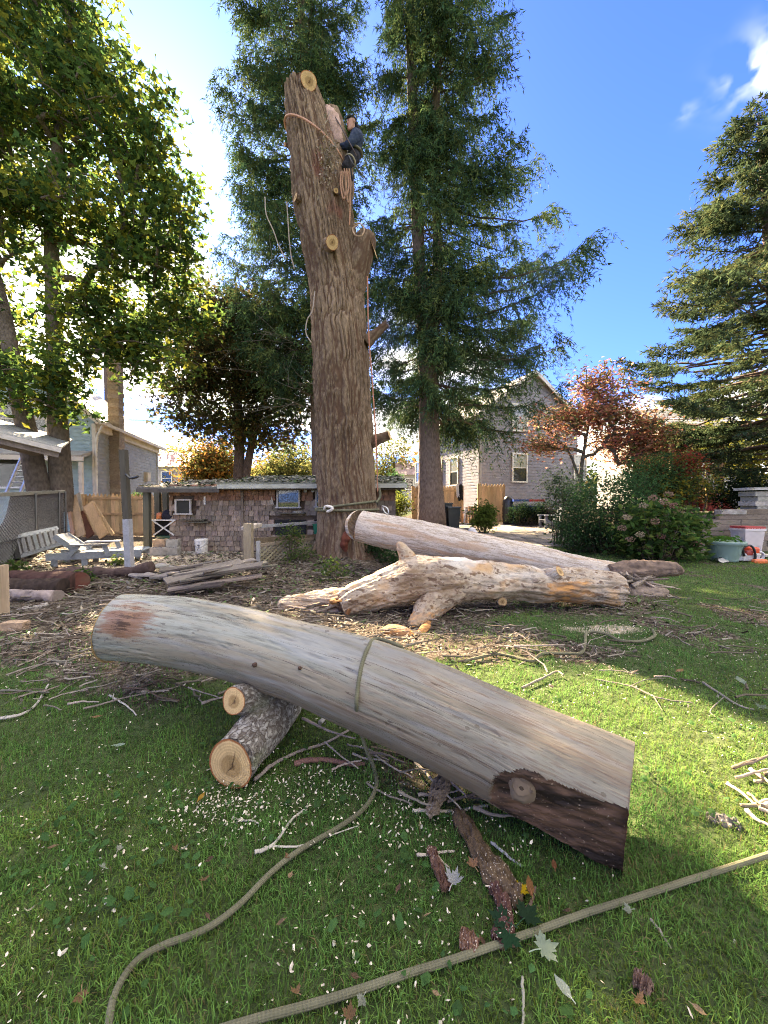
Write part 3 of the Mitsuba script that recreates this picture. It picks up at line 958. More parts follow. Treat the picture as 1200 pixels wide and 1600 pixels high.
# far trees beyond the shed and the houses
FAR = [('yellow-green tree turning yellow behind the shed, left of the copper maple', 283, 735, 34, 45, 38, ((.13, .15, .05), (.18, .16, .05), (.09, .12, .04)), 31),
       ('orange autumn tree low behind the shed roof, under the copper maple', 330, 725, 30, 40, 32, ((.22, .10, .025), (.16, .11, .03), (.10, .10, .03)), 32),
       ('pale green far tree seen right of the bare cut trunk', 615, 735, 36, 55, 45, ((.10, .12, .04), (.16, .15, .04)), 33),
       ('yellow tree low behind the shed roof beside the bare cut trunk', 455, 730, 40, 36, 34, ((.15, .14, .045), (.11, .125, .04)), 34)]
for lab, px, py, rx, rz, Y, cols, sd in FAR:
    zt = P(px, py, Y)[2]
    broadleaf('autumn_tree', lab, 'tree', [(P(px, py, Y)[0], Y, H(0, Y) - .2), P(px + 2, py + 10, Y), P(px, py - rz * .5, Y)], [.25, .2, .05],
              [mlobe(px, py, rx, rz, Y), mlobe(px - rx * .6, py + 14, rx * .7, rz * .6, Y), mlobe(px + rx * .6, py + 18, rx * .7, rz * .6, Y)], 130, 34, .32, cols, KITE, sd, spread=.75, group=None)
rng = np.random.default_rng(40)
bg = MB((.06, .075, .03))
for i in range(60):      # a wooded belt closing the horizon
    a = rng.uniform(-.95, .95)
    Y = rng.uniform(60, 85)
    c = np.array([a * Y, Y, 0])
    s, sf = trimesh.creation.icosphere(2).vertices, trimesh.creation.icosphere(2).faces
    n_ = 420
    d = nz(rng.normal(0, 1, (n_, 3)))
    q = c + d * np.array([4.5, 4.5, rng.uniform(4, 7.5)]) * rng.uniform(.55, 1.05, (n_, 1)) + [0, 0, 3]
    q = q[q[:, 2] > .2]
    bc = np.array([[.07, .085, .03], [.14, .12, .03], [.05, .07, .03], [.17, .10, .03]])[rng.integers(4)]
    v, f, uv = leafset(rng, q, np.full(len(q), .95), bc * rng.uniform(.7, 1.3, (len(q), 1)), KITE, .3)
    bg.add(v, f, uv=uv)
emit('distant_woods', bg, 'm_leaf')
labels['distant_woods'] = {'kind': 'stuff', 'label': 'far belt of autumn woods along the horizon', 'category': 'woods'}

# right: red dogwood and the big cedar
YD = 15.0
broadleaf('dogwood_tree', 'small tree with red and orange autumn leaves in front of the grey house', 'tree',
          [P(905, 800, YD), P(908, 735, YD), P(915, 690, YD), P(925, 640, YD)], [.09, .075, .05, .02],
          [mlobe(890, 655, 62, 30, YD), mlobe(945, 640, 60, 48, YD), mlobe(990, 665, 50, 34, YD), mlobe(925, 600, 45, 30, YD), mlobe(850, 695, 42, 18, YD), mlobe(1010, 690, 45, 25, YD), mlobe(955, 690, 40, 26, YD), mlobe(985, 715, 30, 18, YD)],
          460, 28, .12, ((.44, .20, .14), (.50, .28, .18), (.34, .14, .11), (.18, .20, .08), (.36, .27, .14)), OVAL, 204, spread=.30, up=.9, bark=(.085, .07, .06), rmax=.07, shell=.2,
          trunk2=([P(908, 760, YD), P(893, 715, YD), P(876, 690, YD)], [.06, .045, .02]))
YP = 13.5
conifer('cedar_tree', 'broad olive-green cedar with feathery level boughs at the right edge', 'tree',
        [([P(1235, 800, YP), P(1225, 600, YP), P(1205, 400, YP), P(1185, 180, YP)], [.4, .32, .2, .03])],
        ztab((2.9, 3.2), (3.5, 4.6), (5.0, 5.3), (6.6, 4.5), (8.0, 3.6), (8.7, 4.0), (9.3, 2.6), (10.2, 2.5), (12.0, 2.4), (13.4, 1.6), (14.9, .3)), 2.7, 14.8, 103,
        dz=.36, per=9, droop=.05, lift=.12, strand=.75, hang=.26, needle=.13, cols=((.056, .088, .044), (.078, .106, .050), (.046, .072, .042), (.105, .122, .052)), bark=(.15, .115, .09), gap=.13, tufts=8, nw=.34, clump=.33)
broadleaf('yellowing_tree', 'sunlit yellow-green tree behind the stone pillar at the right edge', 'tree',
          [P(1180, 800, 19), P(1178, 740, 19), P(1170, 690, 19)], [.14, .1, .04], [mlobe(1160, 715, 55, 40, 19), mlobe(1110, 690, 50, 40, 19), mlobe(1190, 680, 50, 50, 19)], 170, 24, .2,
          ((.15, .16, .03), (.22, .20, .035), (.10, .12, .03)), KITE, 205, spread=.55)


def shrub(name, label, cat, px, py, rpx, rpy, Y, n, size, cols, shape, seed, lobes=None, group=None, nleaf=22, spread=.16, up=.6, leafname='foliage', stems=(.09, .07, .05)):
    """leaves in clusters on thin stems that start at the ground"""
    rng = np.random.default_rng(seed)
    key = thing(name, label, cat, group)
    lobes = lobes or [mlobe(px, py, rpx, rpy, Y)]
    cl = ellipsoid_pts(rng, lobes, n, .55)
    cl = cl[cl[:, 2] > H(cl[:, 0], cl[:, 1]) + .06]
    mb = MB(stems)
    for q in cl[::3]:
        o = np.array([lobes[0][0] + (q[0] - lobes[0][0]) * .35, lobes[0][1] + (q[1] - lobes[0][1]) * .35, 0])
        o[2] = H(o[0], o[1]) - .02
        m = (o + q) / 2 + [0, 0, .12 * (q[2] - o[2])]
        mb.tube(spline([o, m, q], 5), np.linspace(.011, .004, 5), 4, False)
    part(key, 'stems', mb, 'm_limb', True)
    per = rng.poisson(nleaf, len(cl))
    idx = np.repeat(np.arange(len(cl)), per)
    c = cl[idx] + rng.normal(0, spread, (len(idx), 3))
    c = c[c[:, 2] > H(c[:, 0], c[:, 1]) + .02]
    cols = np.array(cols, float)
    cc = cols[rng.integers(0, len(cols), len(c))] * rng.uniform(.65, 1.35, (len(c), 1))
    part(key, leafname, leafset(rng, c, size * rng.uniform(.6, 1.25, len(c)), cc, shape, up), 'm_leaf', kind='stuff')
    return key, cl


DG = ((.045, .095, .036), (.060, .12, .045), (.034, .072, .030))
shrub('shrub', 'big dark green leafy bush in the middle of the right side, below the red dogwood', 'shrub', 945, 790, 70, 62, 9.6, 420, .062, DG, OVAL, 301,
      lobes=[mlobe(945, 795, 72, 60, 9.6), mlobe(905, 830, 42, 50, 9.5), mlobe(990, 780, 40, 45, 9.9), mlobe(950, 845, 70, 30, 9.5)], nleaf=30, spread=.13)
shrub('shrub', 'pale variegated bush with whitish leaves, left of the big dark bush', 'shrub', 875, 770, 28, 30, 11.0, 110, .075, ((.16, .20, .11), (.36, .38, .28), (.07, .11, .05)), OVAL, 302,
      lobes=[mlobe(872, 765, 28, 26, 11.0), mlobe(880, 815, 22, 22, 10.8), mlobe(895, 775, 30, 30, 11.2)], nleaf=24, spread=.14)
hyd, hcl = shrub('hydrangea', 'hydrangea bush with large green leaves and faded pinkish flower heads, beside the green planter', 'shrub', 1035, 830, 62, 45, 8.2, 200, .125,
                 ((.060, .12, .030), (.085, .145, .035), (.045, .088, .028), (.12, .16, .04)), OVAL, 303,
                 lobes=[mlobe(1030, 828, 62, 46, 8.2), mlobe(1075, 835, 35, 36, 8.3), mlobe(1000, 820, 35, 45, 8.4), mlobe(1030, 855, 70, 22, 8.2)], nleaf=10, spread=.15)


def flower_heads():
    rng = np.random.default_rng(9)
    spots = [(1005, 790), (1020, 778), (1038, 784), (1053, 790), (980, 808), (1024, 815), (1000, 835), (985, 842), (1033, 838), (1078, 835), (1060, 800), (1012, 855), (1042, 865), (972, 825), (1090, 850), (1045, 772)]
    for px, py in spots:
        c = P(px, py, 7.75 + rng.uniform(-.1, .25))
        d = nz(rng.normal(0, 1, (70, 3)))
        q = c + d * np.array([.085, .085, .06]) * rng.uniform(.75, 1.05, (70, 1))
        base = np.array([[.33, .22, .17], [.42, .34, .25], [.38, .20, .18], [.30, .24, .14]])[rng.integers(4)]
        part(hyd, 'flower_head', leafset(rng, q, np.full(70, .034), base * rng.uniform(.7, 1.3, (70, 1)), KITE, .1), 'm_leaf')


flower_heads()
shrub('shrub', 'small bright green feathery plant in front of the stockade gate panel', 'shrub', 756, 808, 22, 17, 14.0, 90, .11, ((.075, .115, .025), (.10, .14, .03)), KITE, 304, nleaf=22, spread=.13)
shrub('shrub', 'low sunlit bush by the far path, left of the spruce trunk', 'shrub', 622, 790, 20, 16, 19.0, 90, .12, ((.14, .17, .03), (.20, .21, .04), (.06, .09, .03)), KITE, 305, nleaf=20, spread=.2)
shrub('shrub', 'rounded dark evergreen bush beyond the path, behind the cut trunk', 'shrub', 616, 765, 14, 30, 24.0, 110, .14, DG, KITE, 306, nleaf=24, spread=.2)
shrub('hedge', 'clipped dark boxwood hedge behind the grey garden chair', 'hedge', 833, 802, 40, 17, 17.2, 240, .055, ((.012, .026, .012), (.018, .034, .014)), KITE, 307,
      lobes=[mlobe(812, 803, 22, 19, 17.2, .4), mlobe(838, 803, 24, 19, 17.2, .4), mlobe(858, 803, 20, 18, 17.2, .4)], nleaf=34, spread=.10)
shrub('shrub', 'reddish autumn shrub in front of the red porch', 'shrub', 1068, 735, 26, 26, 12.2, 120, .075, ((.30, .05, .04), (.22, .07, .04), (.16, .15, .03)), OVAL, 308, nleaf=20, spread=.15)
shrub('shrub', 'yellow and green shrub at the foot of the porch stairs', 'shrub', 1095, 760, 28, 22, 11.6, 130, .075, ((.25, .20, .03), (.10, .13, .03), (.05, .08, .03)), OVAL, 309, nleaf=20, spread=.15,
      lobes=[mlobe(1085, 762, 34, 20, 11.6), mlobe(1050, 770, 25, 20, 11.4)])
shrub('shrub', 'dark leafy shrub filling the gap above the hydrangea', 'shrub', 1020, 745, 45, 32, 12.0, 200, .075, DG + ((.09, .11, .03),), OVAL, 310, nleaf=22, spread=.16)
shrub('shrub', 'dark shrub behind the timber wall, under the cedar boughs', 'shrub', 1165, 770, 50, 28, 11.5, 200, .075, ((.014, .022, .012), (.02, .035, .016)), OVAL, 311, nleaf=24, spread=.17)
shrub('ivy', 'ivy and weeds growing at the foot of the bare cut trunk', 'ivy', 590, 850, 20, 20, 8.0, 90, .05, ((.025, .055, .022), (.035, .075, .026)), MAPLE_LO, 312,
      lobes=[mlobe(585, 848, 26, 16, 8.0, .25), mlobe(610, 870, 25, 10, 7.6, .3)], nleaf=16, spread=.08)
for i, (px, py, r, lab) in enumerate([(520, 895, 26, 'weedy tuft of pale leaves in the litter before the cut trunk'), (470, 870, 26, 'green weeds growing through the lattice fence'), (455, 835, 20, 'leafy stalks behind the lattice fence'),
                                      (130, 905, 14, 'yellow-green sprouts beside the grey lounge chair'), (183, 880, 8, 'sunlit sprout at the end of the grey lounge chair'), (20, 890, 12, 'green sprout at the base of the screen fence'),
                                      (510, 865, 18, 'weeds against the lattice fence, nearest to the cut trunk'), (215, 775, 7, 'green sprig hanging over the stockade fence')]):
    Y = {215: 15.3}.get(px, 1.25 * 600 / (py + r * .5 - 785) if py > 860 else 8.0)
    shrub('weeds', lab, 'weeds', px, py, r, r * .75, Y, 40, .055, ((.07, .12, .03), (.12, .16, .04), (.05, .09, .03)), OVAL, 320 + i, nleaf=9, spread=.07)
# ---------------------------------------------------------------- the standing trunk and the fallen logs


def radial(px_pts, Y, n, k=1.0):
    """nodes (px, py, rpx[, Y]) -> spline centres and radii"""
    c = np.array([P(q[0], q[1], q[3] if len(q) > 3 else Y) for q in px_pts])
    r = np.array([q[2] * (q[3] if len(q) > 3 else Y) / FOC * k for q in px_pts])
    sp = spline(np.column_stack([c, r]), n)
    return sp[:, :3], sp[:, 3]


def bark_tube(pts, rad, n, depth=.045, freq=8.5, cap=True, seed=0, flare=None):
    """cork ridges: a warped ridge pattern; uv.x keeps the ridge height for the colour"""
    keep = {}

    def disp(q, s, th, rr):
        R0 = np.median(rr)
        w = meshkit.fbm(q * [1.1, 1.1, .8], 3, seed + 1)
        a = np.stack([np.cos(th) * R0 * freq + 0 * s, np.sin(th) * R0 * freq + 0 * s, q[..., 2] * 1.15 + 0 * th], -1)
        a = a + 2.2 * (w[..., None] - .5) + .9 * (meshkit.fbm(q * [4, 4, 3.0], 2, seed + 6)[..., None] - .5)
        n1 = meshkit.noise(a, seed + 2)
        n2 = meshkit.noise(a * [1.9, 1.9, 1.6] + 9, seed + 3)
        ridge = np.abs(n1 * .62 + n2 * .38 - .5) * 2           # 0 along the furrows
        ridge = np.clip(ridge * 2.1, 0, 1)
        lump = meshkit.fbm(q * [1.6, 1.6, .9], 3, seed + 4) - .5
        d = depth * (ridge - .7) * (.45 + 1.1 * meshkit.fbm(q * [1.4, 1.4, .7], 3, seed + 8)) + .12 * lump * np.minimum(rr, .5) + .012 * (meshkit.fbm(q * 14, 2, seed + 5) - .5)
        if flare is not None:
            d = d + flare(q, th, rr)
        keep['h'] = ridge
        return d

    v, f, uv = tube(pts, rad, n, cap, disp)
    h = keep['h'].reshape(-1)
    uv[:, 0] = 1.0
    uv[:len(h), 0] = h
    return v, f, uv


def disc(c, nrm, r, seed=0, n=36, dish=.0, ecc=1.0, up=(0, 0, 1)):
    """a sawn end: irregular round face, uv in radii"""
    rng = np.random.default_rng(seed)
    nrm = nz(nrm)
    x = nz(np.cross(up, nrm)) if abs(nz(np.array(up)) @ nrm) < .95 else nz(np.cross([0, 1, 0], nrm))
    y = np.cross(nrm, x)
    th = np.arange(n) * 2 * PI / n
    wob = 1 + .035 * np.sin(2 * th + rng.uniform(0, 6)) + .025 * np.sin(3 * th + rng.uniform(0, 6)) + rng.normal(0, .006, n)
    v, uv, f = [np.array(c)], [[0, 0]], []
    for k, q in enumerate((.35, .7, 1.0)):
        rr = wob * q * r
        v += list(np.array(c) + np.outer(np.cos(th) * rr, x) + np.outer(np.sin(th) * rr * ecc, y) + nrm * dish * r * (1 - q * q))
        uv += list(np.stack([np.cos(th) * q, np.sin(th) * q], -1) * .99)
    j = np.arange(n)
    f = [[0, 1 + a, 1 + (a + 1) % n] for a in j]
    for k in range(2):
        o, p_ = 1 + k * n, 1 + (k + 1) * n
        f += [[o + a, p_ + a, p_ + (a + 1) % n] for a in j] + [[o + a, p_ + (a + 1) % n, o + (a + 1) % n] for a in j]
    return np.array(v), np.array(f), np.array(uv)


YT = 8.6
tk = thing('tree_trunk', 'huge standing bare trunk with furrowed brown bark and its limbs sawn off, top cut away', 'tree trunk')


def root_flare(q, th, rr):
    z = q[..., 2]
    k = np.exp(-np.maximum(z - .05, 0) / .33)
    lob = .55 + .45 * np.cos(5 * th + 1.3) + .3 * np.cos(3 * th + .4)
    return k * (.10 + .17 * lob)


tp, tr = radial([(547, 884, 44), (545, 860, 45), (543, 800, 45), (540, 740, 44.5), (537, 660, 44), (533, 570, 43), (529, 500, 42), (524, 440, 41), (518, 400, 42), (510, 350, 43), (502, 300, 43), (492, 245, 38.5),
                 (482, 195, 33), (473, 158, 27.5), (470, 141, 25.5)], YT, 430)
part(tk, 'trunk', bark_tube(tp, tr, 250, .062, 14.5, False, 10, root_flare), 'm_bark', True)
top_n = nz(tp[-1] - tp[-6]) + np.array([.15, -.55, 0])
# the stem's slanted top: dark bark slope and the round pale cut
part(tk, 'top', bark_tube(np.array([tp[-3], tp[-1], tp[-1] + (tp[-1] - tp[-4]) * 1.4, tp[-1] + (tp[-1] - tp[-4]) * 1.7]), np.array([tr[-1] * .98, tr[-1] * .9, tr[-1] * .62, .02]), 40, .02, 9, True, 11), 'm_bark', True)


def stub(a, b, r0, r1, seed, nrm=None, face=True, label=None, n=40, depth=.02):
    a, b = np.asarray(a, float), np.asarray(b, float)
    pts = np.linspace(0, 1, 26)[:, None] * (b - a) + a
    rr = r1 + (r0 - r1) * (1 - np.linspace(0, 1, 26)) ** 2
    k = part(tk, 'limb_stub', bark_tube(pts, rr, n, depth, 9, True, seed), 'm_bark', True)
    if face:
        d = nz(b - a)
        kk = numbered(k + '__cut_face')
        emit(kk, disc(b + d * .022, d, r1 * 1.02, seed), 'm_cut')
        if label:
            labels[kk] = {'label': label}


stub(P(474, 146, YT - .02), P(482, 127, YT - .40), .24, .165, 12, label='pale round saw cut on the very top of the trunk')
# second leader with a pale torn top, the thick side stub, small knots
p2, r2 = radial([(522, 330, 27), (525, 290, 27), (524, 245, 24), (520, 205, 20), (517, 180, 16), (516, 172, 9)], YT + .12, 120)
part(tk, 'second_leader', bark_tube(p2, r2, 90, .03, 9, True, 13), 'm_bark', True)
tv, tf, tuv = tube(*radial([(529, 240, 3), (526, 215, 9), (521, 195, 11), (516, 180, 9), (511, 168, 4)], YT - .12, 60), 36, True, lambda q, s, th, rr: .13 * (meshkit.fbm(q * [11, 11, 4], 4, 3) - .5))
tuv = np.zeros((len(tv), 2))
tuv[:, 1] = pk((.40, .28, .22))
part(tk, 'torn_face', (tv, tf, tuv), 'm_weather', True, label='pale pinkish torn wood on the top of the second leader')
p3, r3 = radial([(540, 470, 24, YT), (551, 430, 24, YT - .05), (563, 398, 21, YT - .1), (571, 374, 17, YT - .12), (573, 366, 13, YT - .12)], YT, 90)
part(tk, 'limb_stub', bark_tube(p3, r3, 90, .03, 9, True, 14), 'm_bark', True)
part(tk, 'cut_face', disc(P(583, 384, YT - .10), [.95, -.22, .30], .23, 5, ecc=1.15), 'm_cut', label='edge-on saw cut of the thick side limb')
stub(P(515, 385, YT - .45), P(519, 379, YT - .86), .18, .125, 15, [.15, -1, -.12], label='round pale saw cut in the middle of the trunk')
stub(P(488, 325, YT - .2), P(463, 309, YT - .42), .17, .085, 16, [-.75, -.6, .35], label='small pale saw cut on the left side of the trunk')
stub(P(452, 228, YT), P(446, 226, YT - .05), .07, .04, 17, n=20)
stub(P(524, 300, YT - .5), P(525, 298, YT - .66), .07, .045, 18, [.1, -1, 0], n=20)
stub(P(580, 690, YT), P(607, 680, YT - .1), .16, .10, 19, [.9, -.3, .3])
stub(P(572, 535, YT - .1), P(604, 506, YT - .2), .16, .09, 20, [.9, -.2, .5], label='broken pale stub low on the right of the trunk')
# peeled bark clump under the climber and the red wound at the foot
rng = np.random.default_rng(8)
n = 260
q = np.stack([rng.normal(0, .11, n), rng.normal(0, .05, n) - .60, rng.normal(0, .28, n)], -1) + P(518, 288, YT)
fl = flakes(rng, q[:, 0], q[:, 1], rng.uniform(.02, .05, n), np.array([.33, .27, .21]) * rng.uniform(.4, 1.3, (n, 1)), 0 * q[:, 2], (1, 2.2), .9, z=q[:, 2])
part(tk, 'loose_bark', fl, 'm_weather', kind='stuff')
wp, wr = radial([(541, 862, 2), (538, 850, 6), (542, 836, 6), (547, 824, 4), (550, 816, 2)], YT - .78, 26)
wv, wf, wuv = tube(wp, wr, 16, True, lambda q, s, th, rr: .13 * (meshkit.fbm(q * 10, 3, 6) - .5))
wuv = np.zeros((len(wv), 2))
wuv[:, 1] = pk((.13, .042, .026))
part(tk, 'wound', (wv, wf, wuv), 'm_weather', True, label='reddish torn wound at the foot of the trunk')

# ---- front log: barkless, silver, flat rotten face by its butt
FA, FM, FB = np.array([-1.846, 2.57, .408]), np.array([-.541, 2.003, .446]), np.array([.852, 1.302, .192])


def front_axis(t):
    t = np.asarray(t)[..., None]
    return FA * (1 - t) * (1 - 2 * t) + FM * 4 * t * (1 - t) + FB * t * (2 * t - 1)


def front_rad(t):
    return .212 * (1 - t) * (1 - 2 * t) + .199 * 4 * t * (1 - t) + .203 * t * (2 * t - 1)


def hug_front(px, py, off):
    """the point seen at a pixel on the front log, off metres above its wood"""
    r = ray(px, py)
    t = np.linspace(0, 1, 200)
    ax = front_axis(t)
    rad = front_rad(t)
    best = (9, None)
    for k in np.linspace(1.0, 3.2, 900):
        q = np.array([0, 0, CAM_H]) + r * k
        d = np.linalg.norm(ax - q, axis=1)
        e = (d - rad).min()
        if e < off:
            return q
        if e < best[0]:
            i = int(np.argmin(d - rad))
            best = (e, ax[i] + (q - ax[i]) / d[i] * (rad[i] + off))
    return best[1]


def make_front_log():
    STAIN[:] = [float(q) for q in hug_front(193, 972, 0)]
    n, m = 330, 190
    t = np.linspace(-.06, 1.045, n)
    pts = front_axis(t)
    rad = front_rad(t)
    kp = hug_front(815, 1232, 0)
    bumps = [(kp, .070, .034), (hug_front(838, 1178, 0), .045, .016), (hug_front(193, 972, 0), .06, .016), (kp + [-.03, .06, .10], .05, .010)]

    def disp(q, s, th, rr):
        d = .036 * (meshkit.fbm(q * 2.0, 3, 61) - .5) + .010 * (meshkit.fbm(q * 7, 3, 62) - .5)
        g = np.stack([s * 2.0 + 0 * th, np.cos(th) * 9 + 0 * s, np.sin(th) * 9 + 0 * s], -1)
        d = d + .0035 * (meshkit.fbm(g, 3, 63) - .5)
        # drying cracks along the grain
        c = np.abs(meshkit.fbm(g * [.45, 1, 1] + 5, 2, 64) - .5)
        on = meshkit.noise(g * [.6, .35, .35], 65) > .56
        d = d - .008 * np.clip(1 - c / .018, 0, 1) * on
        for c0, w, hgt in bumps:
            r2 = ((q - c0) ** 2).sum(-1)
            d = d + hgt * np.exp(-r2 / w ** 2)
        k0 = ((q - bumps[0][0]) ** 2).sum(-1)
        d = d - .035 * np.exp(-k0 / .028 ** 2)
        return d

    v, f, uv = tube(pts, rad, m, True, disp, phase=PI)
    # the flat face sawn or rotted along the underside, from the knot to the butt
    ax = nz(FB - front_axis(np.array(.62)))
    fn = nz(np.array([-.30, -1.0, -.40]))
    fn = nz(fn - ax * (fn @ ax) * 1.0)
    t0 = .868
    along = (v - front_axis(np.array(t0))) @ ax
    ctr = front_axis(np.array(t0)) + np.outer(along, ax)
    lim = .190 - .062 * np.clip(along / .40, 0, 1) ** .7 + .055 * (meshkit.fbm(v * [7, 7, 22], 4, 68) - .5)
    dist = ((v - ctr) * fn).sum(1)
    over = (along > 0) & (dist > lim)
    v2 = v.copy()
    nse = .012 * (meshkit.fbm(v * [9, 22, 30], 3, 66) - .5)
    v2[over] -= fn * ((dist - lim) + nse)[over, None]
    # both ends: slanting saw cuts, the faces turned away
    keep = np.ones(len(f), bool)
    caps = []
    for (qa, qb, out, fwd) in (((993, 1155), (973, 1365), 1, ax), ((203, 924), (146, 1022), -1, nz(front_axis(np.array(.0)) - front_axis(np.array(.06))))):
        cut_n = nz(np.cross(ray(*qa), ray(*qb)))
        cut_n = cut_n if cut_n[0] * out > 0 else -cut_n
        cut_p = P(*qa, 1.4)
        if out < 0:
            cut_n, cut_p = nz(.8 * fwd + .5 * cut_n), front_axis(np.array(.034))
        e = (v2 - cut_p) @ cut_n + (.008 if out > 0 else .030) * (meshkit.fbm(v2 * [18, 18, 26], 3, 69) - .5)
        past = (e > 0) & ((uv[:, 0] > 1.5) if out > 0 else (uv[:, 0] < 1.0))
        v2[past] -= fwd * (e[past] / (fwd @ cut_n))[:, None]
        keep &= ~past[f].all(1)
        cc = v2[past].mean(0)
        a = nz(np.cross(cut_n, [0, 0, 1]))
        b = np.cross(cut_n, a)
        q = v2[past]
        an = np.arctan2((q - cc) @ b, (q - cc) @ a)
        rr = np.hypot((q - cc) @ a, (q - cc) @ b)
        ks = np.linspace(-PI, PI, 73)[:-1]
        R = np.array([np.max(rr[np.abs((an - k_ + PI) % (2 * PI) - PI) < .12], initial=.05) for k_ in ks]) * .995
        cv = np.vstack([cc[None], cc + np.outer(np.cos(ks) * R, a) + np.outer(np.sin(ks) * R, b)]) - cut_n * .001
        cf = np.array([[0, 1 + (i + 1) % 72, 1 + i] for i in range(72)])
        if np.cross(cv[cf[0, 1]] - cv[0], cv[cf[0, 2]] - cv[0]) @ cut_n < 0:
            cf = cf[:, ::-1]
        caps.append((cv, cf, np.vstack([[0, 0], np.stack([np.cos(ks), np.sin(ks)], -1) * .9])))
    f = f[keep]
    fo = (over[f].sum(1) >= 2)
    key = thing('fallen_log', 'thick silver-grey barkless log in the foreground with a rope looped around it', 'log')
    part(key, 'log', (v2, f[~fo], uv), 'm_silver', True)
    part(key, 'rotten_face', (v2, f[fo], uv), 'm_rot', True, label='dark wet rotten flat face along the underside of the butt')
    for c_ in caps:
        part(key, 'cut_face', c_, 'm_cut')
    kd = nz(np.array([0, 0, CAM_H]) - kp)
    kx = nz(np.cross(kd, UP))
    ky = np.cross(kx, kd)
    kv, kf, ku = tube([kp - kd * .01, kp + kd * .010, kp + kd * .016, kp + kd * .006], [.046, .036, .024, .014], 22, False, lambda q, s, th, rr: .030 * (meshkit.fbm(q * 38, 3, 67) - .5))
    part(key, 'knot', MB((.115, .080, .055)).add(kv, kf), 'm_weather', True, label='torn knot at the start of the dark face')
    part(key, 'knot', MB((.035, .024, .016)).tube([kp - kd * .02, kp + kd * .012, kp + kd * .015], [.016, .014, .004], 10), 'm_weather', True)
    rng = np.random.default_rng(14)
    for tt, th_off in ((.50, .4), (.585, .15), (.70, -.25)):
        c = front_axis(np.array(tt))
        eye = nz(np.array([0, 0, CAM_H]) - c)
        axd = nz(front_axis(np.array(tt + .02)) - c)
        e1 = nz(eye - axd * (eye @ axd))
        e2 = np.cross(axd, e1)
        d = math.cos(th_off) * e1 + math.sin(th_off) * e2
        w = rng.uniform(.006, .013)
        part(key, 'knot', MB((.09, .06, .04)).tube([c + d * .170, c + d * .2005, c + d * .203], [w * 1.1, w, w * .3], 8, True), 'm_weather', True)
    return key


make_front_log()

# ---- short forked log under it
sp, sr = spline([(-.665, 1.655, .112), (-.62, 1.86, .118), (-.585, 2.05, .128), (-.55, 2.35, .13), (-.50, 2.62, .13)], 70), np.interp(np.linspace(0, 1, 70), [0, .5, 1], [.105, .118, .128])


def lumpy(amp, freq, seed):
    return lambda q, s, th, rr: amp * (meshkit.fbm(q * freq, 3, seed) - .5)


sk = thing('support_log', 'short bark-covered forked log with two pale saw cuts, propping up the silver log', 'log')
part(sk, 'log', tube(sp, sr, 64, True, lambda q, s, th, rr: .022 * (meshkit.fbm(q * 7, 3, 71) - .5) + .010 * (meshkit.fbm(q * 30, 2, 72) - .5)), 'm_platy', True)
fp = spline([(-.60, 2.0, .15), (-.655, 1.93, .235), (-.70, 1.855, .290), (-.715, 1.815, .302)], 24)
part(sk, 'branch_stub', tube(fp, np.linspace(.085, .062, 24), 40, True, lambda q, s, th, rr: .012 * (meshkit.fbm(q * 12, 3, 73) - .5)), 'm_platy', True)
part(sk, 'cut_face', disc(sp[0] - nz(sp[1] - sp[0]) * .014, sp[0] - sp[1], .107, 21, 48, dish=.04), 'm_cut', label='large round saw cut with a darker heart, near the grass')
part(sk, 'cut_face', disc(fp[-1] + nz(fp[-1] - fp[-2]) * .008, fp[-1] - fp[-2], .063, 22, 40, dish=.04), 'm_cut', label='smaller round saw cut on the upper fork')

# ---- gnarled pale log in the middle


def gnarl(key, name, nodes, Y, n, m, seed, amp=.06, orange=None, twist=1.0, cap=True, label=None, bsdf='m_gnarl', knots=()):
    pts, rad = radial(nodes, Y, n)

    def disp(q, s, th, rr):
        d = amp * (meshkit.fbm(q * [3.2, 4.2, 4.2], 4, seed) - .45) * 2.1 + amp * .25 * (meshkit.fbm(q * [7, 12, 12], 3, seed + 1) - .5)
        g = np.stack([s * 3 + 0 * th, np.cos(th) * 5 + 0 * s, np.sin(th) * 5 + 0 * s], -1)
        d = d + amp * .4 * (np.abs(meshkit.fbm(g * .6, 3, seed + 2) - .5) * 3 - .5)
        for c, w, hh in knots:
            d = d + hh * np.exp(-((q - c) ** 2).sum(-1) / w ** 2)
        return d * np.minimum(1, rr / .10)

    v, f, uv = tube(pts, rad, m, cap, disp, phase=PI / 2)
    o = np.zeros(len(v))
    if orange is not None:
        o = orange(v)
    uv[:, 0] = o
    return part(key, name, (v, f, uv), bsdf, True, label=label)


gk = thing('fallen_log', 'gnarled pale log with a forked leg and a torn hollow left end', 'log')
g_or = lambda v: .62 * np.exp(-((v[:, 0] - P(880, 905, 4.5)[0]) / .42) ** 2) * (v[:, 2] < P(880, 906, 4.5)[2]) * (v[:, 1] < 4.6)
gnarl(gk, 'log', [(538, 948, 27, 4.35), (570, 932, 29, 4.36), (610, 918, 31, 4.38), (650, 906, 35, 4.40), (690, 905, 36, 4.42), (740, 905, 30, 4.46), (790, 907, 26, 4.50), (850, 912, 26, 4.55), (910, 917, 27, 4.60),
                  (955, 920, 26, 4.62), (966, 921, 23, 4.62)], 4.4, 220, 130, 81, .062, g_or)
gnarl(gk, 'forked_leg', [(712, 912, 26, 4.40), (690, 930, 25, 4.30), (668, 955, 21, 4.15), (650, 976, 17, 4.0), (640, 995, 12, 3.85)], 4.2, 70, 60, 84, .06, lambda v: .5 * (v[:, 2] < .10))
gnarl(gk, 'broken_stub', [(650, 905, 18, 4.45), (641, 886, 15, 4.45), (634, 868, 11, 4.45), (626, 853, 6, 4.45), (621, 848, 2, 4.45)], 4.45, 40, 40, 87, .05, lambda v: .35 + 0 * v[:, 0])


